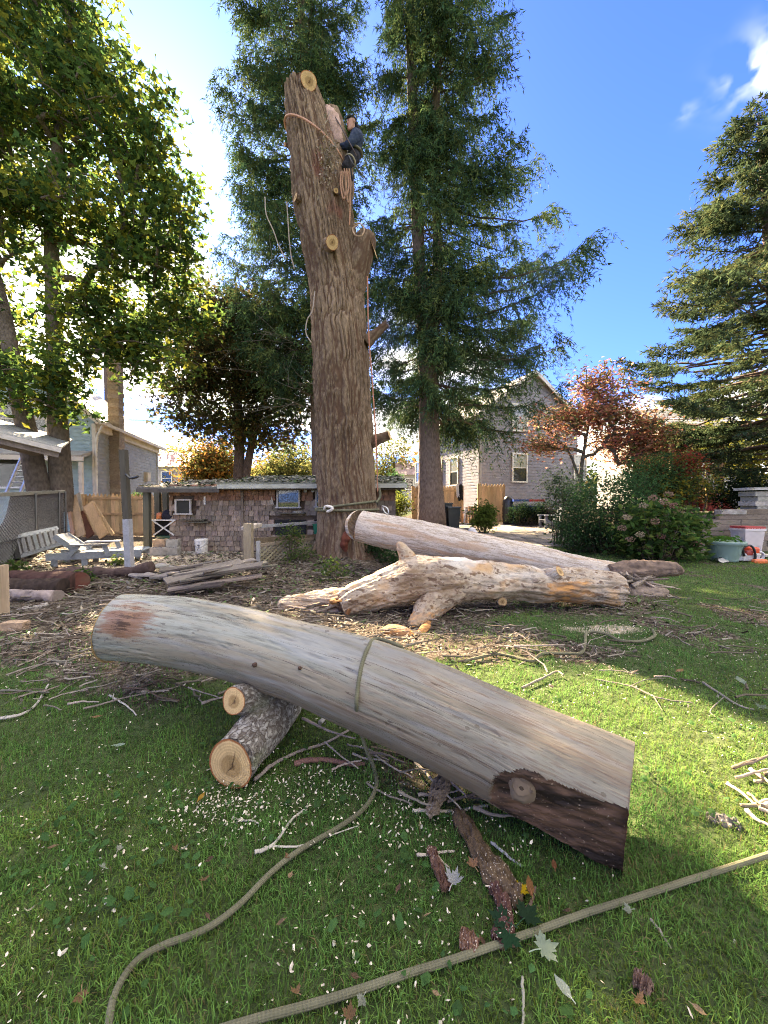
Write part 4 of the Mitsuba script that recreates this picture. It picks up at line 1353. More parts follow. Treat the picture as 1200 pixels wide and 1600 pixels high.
def hollow(key):
    """torn rim at the left end: dark funnel and orange lip"""
    c = P(533, 951, 4.30)
    d = nz(P(533, 951, 4.30) - P(590, 926, 4.40))
    d = nz(d + np.array([-.1, -1.0, .1]))
    v, f, uv = disc(c + d * .05, d, .14, 91, 30, dish=-.45)
    part(key, 'hollow', (v, f, uv), 'm_rot', True, label='dark hollow in the torn left end')
    x = nz(np.cross(d, UP))
    y = np.cross(d, x)
    rim = np.array([c + d * (.05 + .05 * math.sin(3 * a)) + (x * math.cos(a) + y * math.sin(a)) * (.135 + .02 * math.sin(2 * a + 1)) for a in np.linspace(0, 2 * PI, 50)])
    v, f, uv = tube(rim, .022 + .008 * np.sin(np.linspace(0, 25, 50)), 16, True, lambda q, s, th, rr: .04 * (meshkit.fbm(q * 14, 3, 92) - .5))
    uv[:, 0] = .9
    part(key, 'torn_rim', (v, f, uv), 'm_gnarl', True, label='orange-brown torn rim of the hollow end')


hollow(gk)
gnarl(gk, 'splintered_end', [(600, 930, 24, 4.55), (560, 938, 22, 4.58), (520, 944, 20, 4.6), (480, 948, 18, 4.6), (450, 950, 15, 4.58), (436, 952, 9, 4.58)], 4.6, 90, 60, 95, .075, label='grey splintered left end of the log')
rng = np.random.default_rng(15)
for i in range(14):      # long splinters along the torn end
    a = P(rng.uniform(535, 560), rng.uniform(925, 960), 4.33)
    b = P(rng.uniform(445, 500), rng.uniform(932, 962), 4.36)
    part(gk, 'splinter', MB(np.array([.40, .31, .24]) * rng.uniform(.5, 1.3)).tube(spline([a, (a + b) / 2 + rng.normal(0, .02, 3), b], 7), np.linspace(.028, .006, 7), 5, True), 'm_weather', True)
for px, py, Y, r, nr, lab in ((785, 940, 4.36, .052, (-.1, -1, -.05), 'round sawn branch stub low on the gnarled log'), (874, 893, 4.38, .062, (.5, -.7, .5), 'pale sawn branch stub on top of the gnarled log')):
    c = P(px, py, Y)
    k = part(gk, 'branch_stub', tube(np.array([c - nz(nr) * .16, c - nz(nr) * .08, c]), [r * 1.3, r * 1.1, r], 24, True, lumpy(.015, 12, 97)), 'm_backlog', True, label=lab)
    emit(k + '__cut_face', disc(c + nz(nr) * .007, nr, r * .98, 23), 'm_cut')
part(gk, 'cut_face', disc(P(966, 922, 4.62) + np.array([.015, 0, 0]), [1, -.28, -.12], .185, 24), 'm_cut')


def slab(key_name, label, pix, Y, col, thick=.05, bsdf='m_gnarl', orange=1.0, seed=0):
    """a split piece of wood: rough flattened tube"""
    rng = np.random.default_rng(seed)
    pts, rad = radial(pix, Y, 40)
    v, f, uv = tube(pts, rad, 26, True, lambda q, s, th, rr: .35 * rr * (meshkit.fbm(q * 9, 3, seed) - .5) + (-.45 * rr * np.abs(np.sin(th))))
    if bsdf == 'm_gnarl':
        uv[:, 0] = orange
        uv[:, 1] = 0
    else:
        uv = np.zeros((len(v), 2))
        uv[:, 1] = pk(col)
    return thing(key_name, label, 'wood', mb=(v, f, uv), bsdf=bsdf, smooth=True)


slab('split_wood', 'orange slab of split wood behind the gnarled log', [(572, 905, 7, 4.9), (600, 897, 10, 4.9), (632, 890, 10, 4.9), (640, 884, 6, 4.9)], 4.9, None, orange=1.0, seed=31)
slab('split_wood', 'pale flat split piece just in front of the orange slab', [(560, 912, 5, 4.75), (600, 906, 8, 4.75), (640, 900, 7, 4.75), (655, 893, 5, 4.75)], 4.75, None, orange=.25, seed=32)
slab('split_wood', 'orange-cored broken chunk under the fork of the gnarled log', [(596, 985, 6, 3.75), (612, 985, 15, 3.7), (635, 992, 16, 3.65), (650, 1002, 9, 3.6)], 3.7, None, orange=.62, seed=33)
slab('split_wood', 'small orange wedge lying by the forked leg', [(655, 990, 8, 3.7), (664, 980, 9, 3.75), (670, 972, 5, 3.8)], 3.8, None, orange=.9, seed=34)

# ---- back log
bk = thing('fallen_log', 'long smooth pale log at the back, raised left end against the standing trunk', 'log')
bp, br = radial([(563, 822, 24.5, 6.7), (566, 823, 25, 6.7), (600, 830, 26, 6.55), (660, 841, 27, 6.3), (730, 857, 27, 6.1), (800, 870, 26, 5.9), (870, 885, 25, 5.7), (930, 897, 24, 5.55), (970, 903, 23, 5.45),
                 (1000, 905, 20, 5.40), (1012, 905, 13, 5.4)], 6, 220)
bv, bf, buv = tube(bp, br, 90, True, lambda q, s, th, rr: .05 * (meshkit.fbm(q * [2, 3, 3], 3, 111) - .5) + .02 * (meshkit.fbm(q * [5, 14, 14], 3, 112) - .5)
                   + np.clip((s - 4.4) / .9, 0, 1) * .10 * (meshkit.fbm(q * [4, 12, 12], 3, 113) - .5), phase=PI)
part(bk, 'log', (bv, bf, buv), 'm_backlog', True)
part(bk, 'cut_face', disc(bp[0] + nz(bp[0] - bp[2]) * .006, nz(bp[0] - bp[2]), br[0] * .95, 25), 'm_cut')
for nodes, col, lab in (([(955, 896, 15, 5.3), (985, 891, 15, 5.25), (1015, 889, 14, 5.22), (1045, 889, 12, 5.2), (1060, 892, 8, 5.2), (1066, 895, 3, 5.2)], (.17, .125, .09), 'dark bark-covered broken tip at the right end'),
                        ([(960, 922, 9, 5.25), (990, 924, 11, 5.2), (1020, 926, 10, 5.15), (1040, 925, 6, 5.12), (1046, 925, 2, 5.1)], (.26, .20, .145), 'lower split shard at the right end')):
    pts, rad = radial(nodes, 5, 60)
    v, f, uv = tube(pts, rad, 40, True, lambda q, s, th, rr: .9 * rr * (meshkit.fbm(q * [5, 16, 16], 4, 114) - .5))
    uv = np.zeros((len(v), 2))
    uv[:, 1] = pk(col)
    part(bk, 'broken_end', (v, f, uv), 'm_trunk', True, label=lab)
rng = np.random.default_rng(16)
for i in range(9):      # torn end at the right
    a = P(rng.uniform(955, 990), rng.uniform(893, 930), 5.14)
    b = P(rng.uniform(1020, 1064), rng.uniform(884, 934), 5.10)
    c = np.array([.42, .33, .25]) * rng.uniform(.3, 1.2)
    part(bk, 'splinter', MB(c).tube(spline([a, (a + b) / 2 + rng.normal(0, .03, 3), b], 8), np.linspace(.04, .010, 8) * rng.uniform(.5, 1.1), 6, True), 'm_weather', True)
# ---------------------------------------------------------------- buildings


def siding(o, d, w, z0, z1, pitch, col, top=None, out=None):
    """clapboards: o corner (x, y), d direction along the wall; top(s-range) clips a gable: returns (s0, s1) for a height"""
    o, d = np.array([o[0], o[1], 0.0]), np.array([d[0], d[1], 0.0])
    nrm = np.array([d[1], -d[0], 0]) if out is None else np.array([out[0], out[1], 0])
    mb = MB(col)
    z = z0
    while z < z1 - 1e-6:
        zt = min(z + pitch, z1)
        s0, s1 = (0, w) if top is None else top(z)
        t0, t1 = (0, w) if top is None else top(zt)
        if s1 - s0 > .05:
            zm = z + (zt - z) * .74
            m0, m1 = s0 + (t0 - s0) * .74, s1 + (t1 - s1) * .74
            row = lambda q0, q1, off, h: (o + d * q0 + nrm * off + UP * h, o + d * q1 + nrm * off + UP * h)
            l0, l1 = row(s0, s1, .003, z)
            a, b = row(s0, s1, .024, z)
            c, e = row(m0, m1, .021, zm)
            g, h = row(t0, t1, .004, zm + (zt - zm) * .25)
            k0, k1 = row(t0, t1, .003, zt)
            mb.quad(l0, l1, b, a).quad(a, b, e, c).quad(c, e, h, g).quad(g, h, k1, k0)
        z = zt
    return mb


def window(key, c, d, w, h, frame=(.72, .71, .66), out=None, mid=True, blind=0.0, fw=.09, dark=(.02, .024, .026)):
    """a sash window proud of the wall: frame, sash rail, pane, dark room and maybe a blind"""
    c, d = np.asarray(c, float), np.array([d[0], d[1], 0.0])
    n = np.array([d[1], -d[0], 0]) if out is None else np.array([out[0], out[1], 0.0])
    R = np.column_stack([d, -n, UP])
    c = c + n * .032
    mb = MB(frame)
    for s in (-1, 1):
        mb.box(c + d * s * (w / 2 + fw / 2) + n * .05, (fw, .06, h + 2 * fw), R=R)
        mb.box(c + UP * s * (h / 2 + fw / 2) + n * (.051 + .012 * (s < 0)), (w + (.14 if s < 0 else -.002), .06, fw), R=R)
    k = part(key, 'window', mb, 'm_paint')
    if mid:
        emit(k + '__sash', MB(frame).box(c + n * .042, (w, .03, .05), R=R), 'm_paint')
    emit(k + '__room', MB(dark).box(c + n * .026, (w, .006, h), R=R), 'm_paint')
    if blind:
        emit(k + '__blind', MB((.34, .36, .33)).box(c + n * .032 + UP * h * (1 - blind) / 2, (w - .01, .004, h * blind), R=R), 'm_paint')
    p = c + n * .038
    emit(k + '__pane', MB().quad(p - d * w / 2 - UP * h / 2, p + d * w / 2 - UP * h / 2, p + d * w / 2 + UP * h / 2, p - d * w / 2 + UP * h / 2), 'm_pane')
    return k


def shingled(o, d, w, run, rise, n, col, rng, thick=.03, tab=.9):
    """a roof plane as overlapping courses; o the eave corner, d along the eave, run the horizontal vector up the slope"""
    o, d, run = np.asarray(o, float), np.asarray(d, float), np.asarray(run, float)
    mb = MB(col)
    m = max(1, int(w / tab))
    for i in range(n):
        for j in range(m):
            a = o + d * (w * j / m) + run * (i / n) + UP * (rise * i / n)
            b = d * (w / m - .006)
            up = run * (1.05 / n) + UP * rise * 1.05 / n
            t = UP * thick * rng.uniform(.8, 1.1)
            c = np.array(col) * rng.uniform(.75, 1.25)
            mb.quad(a + t, a + b + t, a + b + up + t * .25, a + up + t * .25, c)
            mb.quad(a - t * .3, a + b - t * .3, a + b + t, a + t, c)
    return mb


rng = np.random.default_rng(50)
# ---- grey house on the right
gh = thing('house', 'grey two-storey house with white windows and lap siding, behind the big spruce', 'house')
GC = np.array([5.65, 22.6])
gd, gl = np.array([.94, .342]), np.array([-.342, .94])
GCOL = (.255, .265, .29)
ZE, W_, L_ = 6.55, 7.4, 8.0
ctr = GC + gd * W_ / 2 + gl * L_ / 2
Rg = np.array([[gd[0], gl[0], 0], [gd[1], gl[1], 0], [0, 0, 1]])
part(gh, 'wall', MB(GCOL).box((*ctr, ZE / 2 - .2), (W_ - .01, L_ - .01, ZE + .4), R=Rg), 'm_paint')
gab = lambda z: (0, W_) if z <= ZE else ((z - ZE) / 2.7 * W_ / 2, W_ - (z - ZE) / 2.7 * W_ / 2)
part(gh, 'siding', siding(GC, gd, W_, 0, ZE + 2.7, .19, GCOL, gab), 'm_paint', kind='stuff')
part(gh, 'siding', siding(GC, gl, L_, 0, ZE, .19, GCOL, out=-gd), 'm_paint', kind='stuff')
g3 = lambda a, b, z: np.array([*(GC + gd * a + gl * b), z])
part(gh, 'gable', MB(GCOL).add([g3(0, .02, ZE), g3(W_, .02, ZE), g3(W_ / 2, .02, ZE + 2.7)], [[0, 1, 2]]), 'm_paint')
for s in (0, 1):
    e0 = g3(-.35 if s == 0 else W_ + .35, -.35, ZE - .18)
    part(gh, 'roof', shingled(e0, np.array([*gl, 0]), L_ + .7, np.array([*gd, 0]) * (W_ / 2 + .35) * (1 if s == 0 else -1), 2.90, 16, (.30, .285, .275), rng, .03, .5), 'm_paint')
part(gh, 'rake_board', MB((.62, .61, .58)).beam(g3(-.33, -.33, ZE - .20), g3(W_ / 2, -.33, ZE + 2.68), .05, .2), 'm_paint')
part(gh, 'rake_board', MB((.62, .61, .58)).beam(g3(W_ + .33, -.33, ZE - .20), g3(W_ / 2, -.33, ZE + 2.68), .05, .2), 'm_paint')
part(gh, 'gutter', MB((.60, .59, .57)).beam(g3(-.40, -.3, ZE - .22), g3(-.40, L_, ZE - .22), .13, .12), 'm_paint')
part(gh, 'downspout', MB((.26, .255, .26)).tube([g3(-.36, -.06, ZE - .3), g3(-.12, -.08, ZE - .75), g3(-.1, -.08, .3)], .055, 8), 'm_paint', True)
part(gh, 'corner_trim', MB((.33, .32, .33)).box(g3(-.02, -.02, ZE / 2), (.13, .13, ZE), R=Rg), 'm_paint')


def on_wall(px, py, o, d):
    """the wall point seen at a pixel: the wall stands on the line o + s d"""
    r = ray(px, py)
    A = np.array([[r[0], -d[0]], [r[1], -d[1]]])
    k, s = np.linalg.solve(A, o)
    return np.array([0, 0, CAM_H]) + r * k


for px, py, w, h, bl in ((811, 731, .98, 1.62, .5), (811, 653, .98, 1.5, .45), (905, 731, .9, 1.5, .4)):
    c = on_wall(px, py, GC, gd)
    window(gh, c, gd, w, h, blind=bl)
for px, py, w, h in ((710.5, 737, .95, 1.72), (710.5, 676, .85, 1.35), (686, 738, .95, 1.7), (684, 683, .8, 1.3), (655, 738, .8, 1.5)):
    c = on_wall(px, py, GC, gl)
    window(gh, c, gl, w, h, out=-gd, frame=(.62, .58, .50), blind=.55)

# ---- white sided house further right, with its red porch
wh = thing('house', 'white sided house half hidden behind the red dogwood and cedar', 'house')
o2, d2 = np.array([16.8, 24.5]), np.array([1.0, .05])
part(wh, 'wall', MB((.36, .355, .345)).box((19.8, 27.5, 2.9), (6.0, 5.6, 5.8)), 'm_paint')
part(wh, 'siding', siding(o2, d2, 6.0, 0, 5.8, .20, (.48, .47, .455)), 'm_paint', kind='stuff')
part(wh, 'roof', shingled((16.4, 24.1, 5.7), np.array([1, 0, 0]), 7.2, np.array([0, 3.6, 0]), 2.2, 12, (.22, .21, .2), rng, .03, .6), 'm_paint')
window(wh, (18.7, 24.62, 3.2), d2, .9, 1.5, blind=.4)
pk_ = thing('porch', 'red and peach wooden porch with white balusters and stairs, under the cedar', 'porch')
YO = 16.5
RED, PEACH, YEL = (.30, .055, .035), (.52, .30, .20), (.50, .33, .12)
f0 = P(1046, 770, YO)
zf = P(1060, 765, YO)[2]
part(pk_, 'floor', MB((.32, .14, .09)).box((P(1085, 700, YO)[0], YO + 1.0, zf - .06), (2.6, 2.0, .12)), 'm_board')
part(pk_, 'skirt', MB(RED).box((P(1085, 700, YO)[0], YO + .02, zf - .45), (2.58, .04, .66)), 'm_board')
for px in (1048, 1075, 1126):
    a = P(px, 765, YO + .1)
    part(pk_, 'post', MB(PEACH).box((a[0], YO + .1, zf + 1.15), (.14, .14, 2.3)), 'm_board')
part(pk_, 'roof', MB((.60, .56, .50)).box((P(1080, 700, YO)[0], YO + .9, zf + 2.42), (3.1, 2.6, .22)), 'm_paint')
part(pk_, 'back_wall', MB((.34, .13, .08)).box((P(1085, 700, YO)[0], YO + 2.0, zf + 1.1), (2.6, .08, 2.3)), 'm_board')
for k in range(11):
    a = P(1080 + 4.4 * k, 750, YO - .02)
    part(pk_, 'baluster', MB((.62, .56, .54)).box((a[0], YO + .06, zf + .45), (.045, .045, .86)), 'm_paint')
part(pk_, 'handrail', MB((.55, .42, .30)).beam((P(1078, 740, YO)[0], YO + .06, zf + .92), (P(1128, 740, YO)[0], YO + .06, zf + .92), .08, .06), 'm_board')
for i in range(4):
    a = P(1112 + 2 * i, 770, YO - .3 - .28 * i)
    zt = zf - .17 * (i + 1)
    part(pk_, 'stair', MB(RED).box((a[0] + .25, YO - .15 - .28 * i, zt / 2), (1.0, .28, zt)), 'm_board')
for s in (0, 1):
    a = P(1101 + 24 * s, 765, YO - 1.0)
    part(pk_, 'stair_rail', MB(YEL).beam((a[0], YO - 1.15, zf - .05), (a[0] + .35, YO, zf + .95), .09, .10), 'm_board')
    for q in np.linspace(.08, .92, 5):
        x, y, z = a[0] + .35 * q, YO - 1.15 + 1.15 * q, zf - .05 + q
        part(pk_, 'baluster', MB(YEL if s == 0 else (.6, .54, .5)).box((x, y, z - .42), (.05, .05, .8)), 'm_board')

# ---- blue house on the left
bh = thing('house', 'pale blue house with a brick chimney and cream trim, behind the maples', 'house')
BC = np.array([-12.55, 16.7])
BL = nz(np.array([-1.85, 7.5]))
BF = np.array([-BL[1], BL[0]])          # along the front, to the left
BFn = -BL
LB, WB, ZB = 8.0, 6.6, 4.95
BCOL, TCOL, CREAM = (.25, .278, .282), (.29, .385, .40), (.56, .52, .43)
b3 = lambda a, b, z: np.array([*(BC + BF * a + BL * b), z])
Rb = np.array([[BF[0], BL[0], 0], [BF[1], BL[1], 0], [0, 0, 1]])
cb = BC + BF * WB / 2 + BL * LB / 2
part(bh, 'wall', MB(BCOL).box((*cb, ZB / 2 - .2), (WB - .01, LB - .01, ZB + .4), R=Rb), 'm_paint')
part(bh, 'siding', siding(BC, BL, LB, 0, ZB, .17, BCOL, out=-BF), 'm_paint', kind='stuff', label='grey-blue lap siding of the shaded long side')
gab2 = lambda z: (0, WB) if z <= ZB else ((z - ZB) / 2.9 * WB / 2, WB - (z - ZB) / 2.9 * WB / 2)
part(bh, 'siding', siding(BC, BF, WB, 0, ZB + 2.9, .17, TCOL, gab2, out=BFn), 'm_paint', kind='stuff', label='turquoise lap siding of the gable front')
part(bh, 'gable', MB(TCOL).add([b3(0, .02, ZB), b3(WB, .02, ZB), b3(WB / 2, .02, ZB + 2.9)], [[0, 1, 2]]), 'm_paint')
for s in (0, 1):
    part(bh, 'roof', shingled(b3(-.35 if s == 0 else WB + .35, -.35, ZB - .25), np.array([*BL, 0]), LB + .7, np.array([*BF, 0]) * (WB / 2 + .35) * (1 if s == 0 else -1), 3.2, 16, (.36, .33, .29), rng, .03, .5), 'm_paint')
part(bh, 'rake_board', MB(CREAM).beam(b3(-.33, -.34, ZB - .28), b3(WB / 2, -.34, ZB + 2.93), .05, .22), 'm_paint')
part(bh, 'rake_board', MB(CREAM).beam(b3(WB + .33, -.34, ZB - .28), b3(WB / 2, -.34, ZB + 2.93), .05, .22), 'm_paint')
part(bh, 'gutter', MB((.50, .46, .38)).beam(b3(-.42, -.36, ZB - .30), b3(-.42, LB + .3, ZB - .30), .14, .14), 'm_paint')
part(bh, 'frieze_board', MB(CREAM).beam(b3(-.10, 0, ZB - .42), b3(-.10, LB, ZB - .42), .14, .34), 'm_paint')
part(bh, 'downspout', MB((.56, .53, .46)).tube([b3(-.40, -.2, ZB - .4), b3(-.14, -.06, ZB - .85), b3(-.10, -.10, ZB - 1.5), b3(-.1, -.1, 0)], .05, 8), 'm_paint', True)
part(bh, 'corner_trim', MB(CREAM).box(b3(-.02, -.03, ZB / 2 - .3), (.14, .12, ZB), R=Rb), 'm_paint')
part(bh, 'corner_trim', MB((.35, .37, .38)).box(b3(-.02, LB, ZB / 2 - .2), (.14, .12, ZB), R=Rb), 'm_paint')
part(bh, 'porch_roof', MB((.33, .30, .27)).beam(b3(.05, -.55, 3.25), b3(WB, -.55, 3.25), 1.1, .14, up=(0, -.3, 1)), 'm_paint')
part(bh, 'porch_trim', MB(CREAM).beam(b3(-.06, -1.06, 3.02), b3(WB, -1.06, 3.02), .06, .18), 'm_paint')
part(bh, 'porch_post', MB(CREAM).box(b3(.06, -1.0, 1.45), (.13, .13, 2.9), R=Rb), 'm_paint')
cp = on_wall(175, 700, BC, BL)
for i in range(46):      # chimney: courses of brick blocks
    z = .2 + i * .20
    for s in range(2):
        q = np.array([cp[0], cp[1], 0]) + np.array([BL[0], BL[1], 0]) * (-.15 + .30 * s + (.03 if i % 2 else -.03)) + np.array([.22, 0, 0])
        c = np.array([.245, .20, .15]) * rng.uniform(.8, 1.15)
        part(bh, 'chimney_brick', MB(c).box((q[0], q[1], z), (.46, .29, .185), R=np.array([[-BF[0], BL[0], 0], [-BF[1], BL[1], 0], [0, 0, 1]])), 'm_stone')
part(bh, 'chimney', MB((.22, .18, .13)).box((cp[0] + .22, cp[1], 4.75), (.42, .56, 9.3), R=np.array([[-BF[0], BL[0], 0], [-BF[1], BL[1], 0], [0, 0, 1]])), 'm_stone')
c = on_wall(16, 737, BC + BFn * 0, BF)
window(bh, c, BF, 1.25, 1.25, out=BFn, frame=(.60, .63, .62), mid=False)
window(bh, on_wall(20, 655, BC, BF), BF, .9, 1.2, out=BFn, frame=CREAM)
window(bh, on_wall(55, 655, BC, BF), BF, .8, 1.2, out=BFn, frame=CREAM)
part(bh, 'vent_box', MB((.45, .40, .30)).box(on_wall(227, 745, BC, BL) + np.array([.12, 0, 0]), (.2, .5, .5), R=Rb), 'm_paint')

# ---- roofs of two far houses
for lab, px, py, w, h, Y, col in (('far house with a pinkish roof beyond the shed, left of the copper maple', 262, 735, 34, 30, 34, (.40, .24, .20)), ('far house with a brown roof seen low between the trunk and the spruce', 640, 752, 22, 30, 42, (.34, .25, .22))):
    k = thing('far_house', lab, 'house')
    c = P(px, 785, Y)
    s = Y / 600
    zt = P(px, py - h, Y)[2]
    part(k, 'wall', MB((.45, .42, .40)).box((c[0], Y + 2, (zt - 1.2) / 2), (w * s * 1.7, 4, zt - 1.2)), 'm_paint')
    part(k, 'roof', shingled((c[0] - w * s, Y - .4, zt - 1.4), np.array([1.0, 0, 0]), w * s * 2, np.array([0, 2.4, 0]), 1.5, 9, col, rng, .04, .6), 'm_paint')
    window(k, (c[0], Y - .02, zt - 2.4), (1, 0), .8, 1.1)

# ---- corner of the neighbour's garage roof, top of the left edge
ng = thing('garage', 'low garage roof corner with a grey gutter jutting in at the left edge', 'garage')
e0, e1 = P(-60, 666, 9.6), P(95, 704, 11.0)
rq = [e0 + [0, 0, .08], e1 + [0, 0, .08], e1 + [-1.6, 2.4, .72], e0 + [-1.6, 2.4, .72]]
part(ng, 'roof', MB((.26, .25, .24)).quad(*rq).quad(*[q - [0, 0, .05] for q in rq[::-1]]).quad(rq[1], rq[1] - [0, 0, .05], rq[2] - [0, 0, .05], rq[2]), 'm_stone')
part(ng, 'gutter', MB((.44, .43, .41)).beam(e0, e1, .12, .13), 'm_paint')
part(ng, 'fascia', MB((.17, .15, .13)).beam(e0 + [-.10, .05, -.12], e1 + [-.10, .05, -.12], .05, .16), 'm_board')
part(ng, 'wall', MB((.14, .12, .10)).beam(e0 + [-1.7, .5, -1.35], e1 + [-2.2, -.2, -1.35], .15, 2.3), 'm_board')
part(ng, 'soffit', MB((.12, .10, .085)).beam(e0 + [-.85, .35, -.06], e1 + [-.85, .3, -.06], 1.5, .03), 'm_board')

# ---- the low shed with shingled walls
sh = thing('shed', 'low weathered shed with wood-shingled walls and a mossy flat roof, left of the bare trunk', 'shed')
YS = 9.75
SX0, SX1 = P(265, 800, YS)[0], .30
part(sh, 'wall', MB((.10, .075, .06)).box(((SX0 + SX1) / 2, YS + 1.25, .83), (SX1 - SX0 - .01, 2.4, 1.66)), 'm_board')
holes = [(*P(277, 780, YS)[[0, 2]], *P(302, 804, YS)[[0, 2]]), (*P(434, 764, YS)[[0, 2]], *P(470, 794, YS)[[0, 2]]), (*P(494, 764, YS)[[0, 2]], *P(520, 793, YS)[[0, 2]]),
         (*P(430, 812, YS)[[0, 2]], *P(478, 836, YS)[[0, 2]]), (*P(491, 812, YS)[[0, 2]], *P(512, 836, YS)[[0, 2]])]
rest = MB()
ci, z = 0, .02
while z < 1.62:
    x = SX0 - (ci % 2) * .07
    while x < SX1:
        w = rng.uniform(.10, .185)
        a, b = max(x, SX0), min(x + w, SX1)
        x += w
        if b - a < .03 or any(a < h[2] and b > h[0] and z < h[1] - .02 and z + .10 > h[3] for h in holes):
            continue
        t = rng.uniform(.014, .034)
        dz = rng.uniform(-.010, .006)
        c = np.array([.215, .162, .125]) * rng.uniform(.55, 1.25) + np.array([.03, .03, .028]) * rng.uniform(0, 1)
        if z > 1.25:
            c = c * [1.0, .72, .6]
        yb, yt = YS - t - .012, YS - .006
        g = .006
        v = [[a + g, yb, z + dz], [b - g, yb, z + dz], [b - g, yt - .004, z + .15], [a + g, yt - .004, z + .15], [a + g, yt + .05, z + dz], [b - g, yt + .05, z + dz], [b - g, yt + .05, z + .15], [a + g, yt + .05, z + .15]]
        f = [[0, 1, 2, 3], [4, 5, 1, 0], [4, 0, 3, 7], [1, 5, 6, 2]]
        if b < P(490, 800, YS)[0]:
            part(sh, 'shingle', MB(c).add(v, f, u=rng.uniform(0, 7)), 'm_board')
        else:
            rest.add(v, f, c, u=rng.uniform(0, 7))
    z += .128
    ci += 1
part(sh, 'shingles', rest, 'm_board', kind='stuff')
for (x0, z0, x1, z1), bl in zip(holes[:3], (0, 0, 0)):
    z0, z1 = max(z0, z1), min(z0, z1)
    window(sh, ((x0 + x1) / 2, YS - .02, (z0 + z1) / 2), (1, 0), abs(x1 - x0) - .07, z0 - z1 - .07, frame=(.38, .37, .35), mid=False, fw=.035, dark=(.03, .03, .026))
x0, z0, x1, z1 = holes[1]
for q in (.36, .62):
    part(sh, 'curtain', MB((.34, .29, .21)).box((x0 + (x1 - x0) * q, YS - .047, (z0 + z1) / 2), (.15, .003, abs(z0 - z1) - .09)), 'm_cloth')
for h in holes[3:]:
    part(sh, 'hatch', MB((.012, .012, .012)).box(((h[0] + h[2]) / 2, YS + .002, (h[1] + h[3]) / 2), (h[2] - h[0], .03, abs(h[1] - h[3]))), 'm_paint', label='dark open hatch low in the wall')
part(sh, 'batten', MB((.17, .13, .10)).box((P(380, 800, YS)[0], YS - .05, .80), (.06, .05, 1.5)), 'm_board')
for (pa, pb, py) in ((293, 328, 816), (283, 322, 812), (434, 477, 802), (503, 520, 806)):
    a, b = P(pa, py, YS - .12), P(pb, py, YS - .12)
    part(sh, 'shelf', MB((.085, .07, .058)).box(((a[0] + b[0]) / 2, YS - .13, a[2]), (b[0] - a[0], .2, .03)), 'm_weather')
part(sh, 'shelf_paper', MB((.52, .50, .46)).box((P(465, 800, YS - .15)[0], YS - .15, P(465, 800, YS - .15)[2]), (.2, .12, .012)), 'm_paint')
part(sh, 'thermometer', MB((.55, .53, .50)).box((P(321, 782, YS)[0], YS - .04, P(321, 782, YS)[2]), (.045, .02, .21)), 'm_paint')
for px in (477, 489):
    c = P(px, 767, YS - .1)
    k = part(sh, 'floodlight', MB((.50, .50, .50)).tube([c + [0, .08, .02], c + [0, .03, 0], c + [0, 0, -.005]], [.02, .04, .045], 10), 'm_gloss', True)
part(sh, 'birdhouse', MB((.33, .29, .25)).add([P(421, 788, YS - .06), P(428, 788, YS - .06), P(424.5, 775, YS - .06), P(421, 788, YS + .02), P(428, 788, YS + .02), P(424.5, 775, YS + .02)], [[0, 1, 2], [0, 2, 5], [0, 5, 3], [1, 4, 5], [1, 5, 2], [0, 3, 4], [0, 4, 1]]), 'm_weather')
xl, xm = P(214, 760, 9.35)[0], P(343, 760, 9.35)[0]
zL, zR = P(300, 763, 9.35)[2], P(450, 760, 9.35)[2]
part(sh, 'roof', shingled((xl, 9.35, zL), np.array([1.0, 0, .0]), xm - xl + .02, np.array([0, 3.0, 0]), .36, 10, (.15, .145, .125), rng, .035, .42), 'm_stone', label='patched left roof of torn tar paper over the lean-to')
part(sh, 'roof', shingled((xm, 9.33, zR + .05), np.array([1.0, 0, 0]), .52 - xm, np.array([0, 3.0, 0]), .40, 10, (.165, .165, .13), rng, .035, .42), 'm_stone')
part(sh, 'roof_deck', MB((.11, .09, .075)).beam(((xl + .5) / 2, 9.36, (zL + zR) / 2 - .035), ((xl + .5) / 2, 12.3, (zL + zR) / 2 + .33), .5 - xl, .05), 'm_board')
part(sh, 'gutter', MB((.36, .36, .31)).beam((xm, 9.26, zR - .01), (.55, 9.26, zR + .01), .12, .10), 'm_paint')
part(sh, 'fascia', MB((.075, .065, .058)).beam((xl, 9.33, zL - .055), (xm, 9.33, zL - .055), .03, .09), 'm_board')
for px, yq, py0 in ((230, 9.45, 862), (247, 10.6, 835), (259, 11.4, 830)):
    x = P(px, 800, yq)[0]
    part(sh, 'post', MB((.062, .068, .052)).box((x, yq, zL / 2), (.14, .12, zL - .02)), 'm_board')
n = 900
q = np.stack([rng.uniform(xl, .5, n), rng.uniform(9.35, 12.2, n)], -1)
zz = np.where(q[:, 0] < xm, zL + .035, zR + .085) + (q[:, 1] - 9.35) * .128
part(sh, 'roof_litter', flakes(rng, q[:, 0], q[:, 1], rng.uniform(.03, .12, n), np.where(rng.uniform(0, 1, (n, 1)) < .45, [.055, .075, .025], [.30, .28, .22]) * rng.uniform(.4, 1.2, (n, 1)), rng.uniform(.0, .03, n), (1, 2), .35, z=zz), 'm_paint', kind='stuff',
     label='dead leaves and moss on the roof')

# ---------------------------------------------------------------- fences


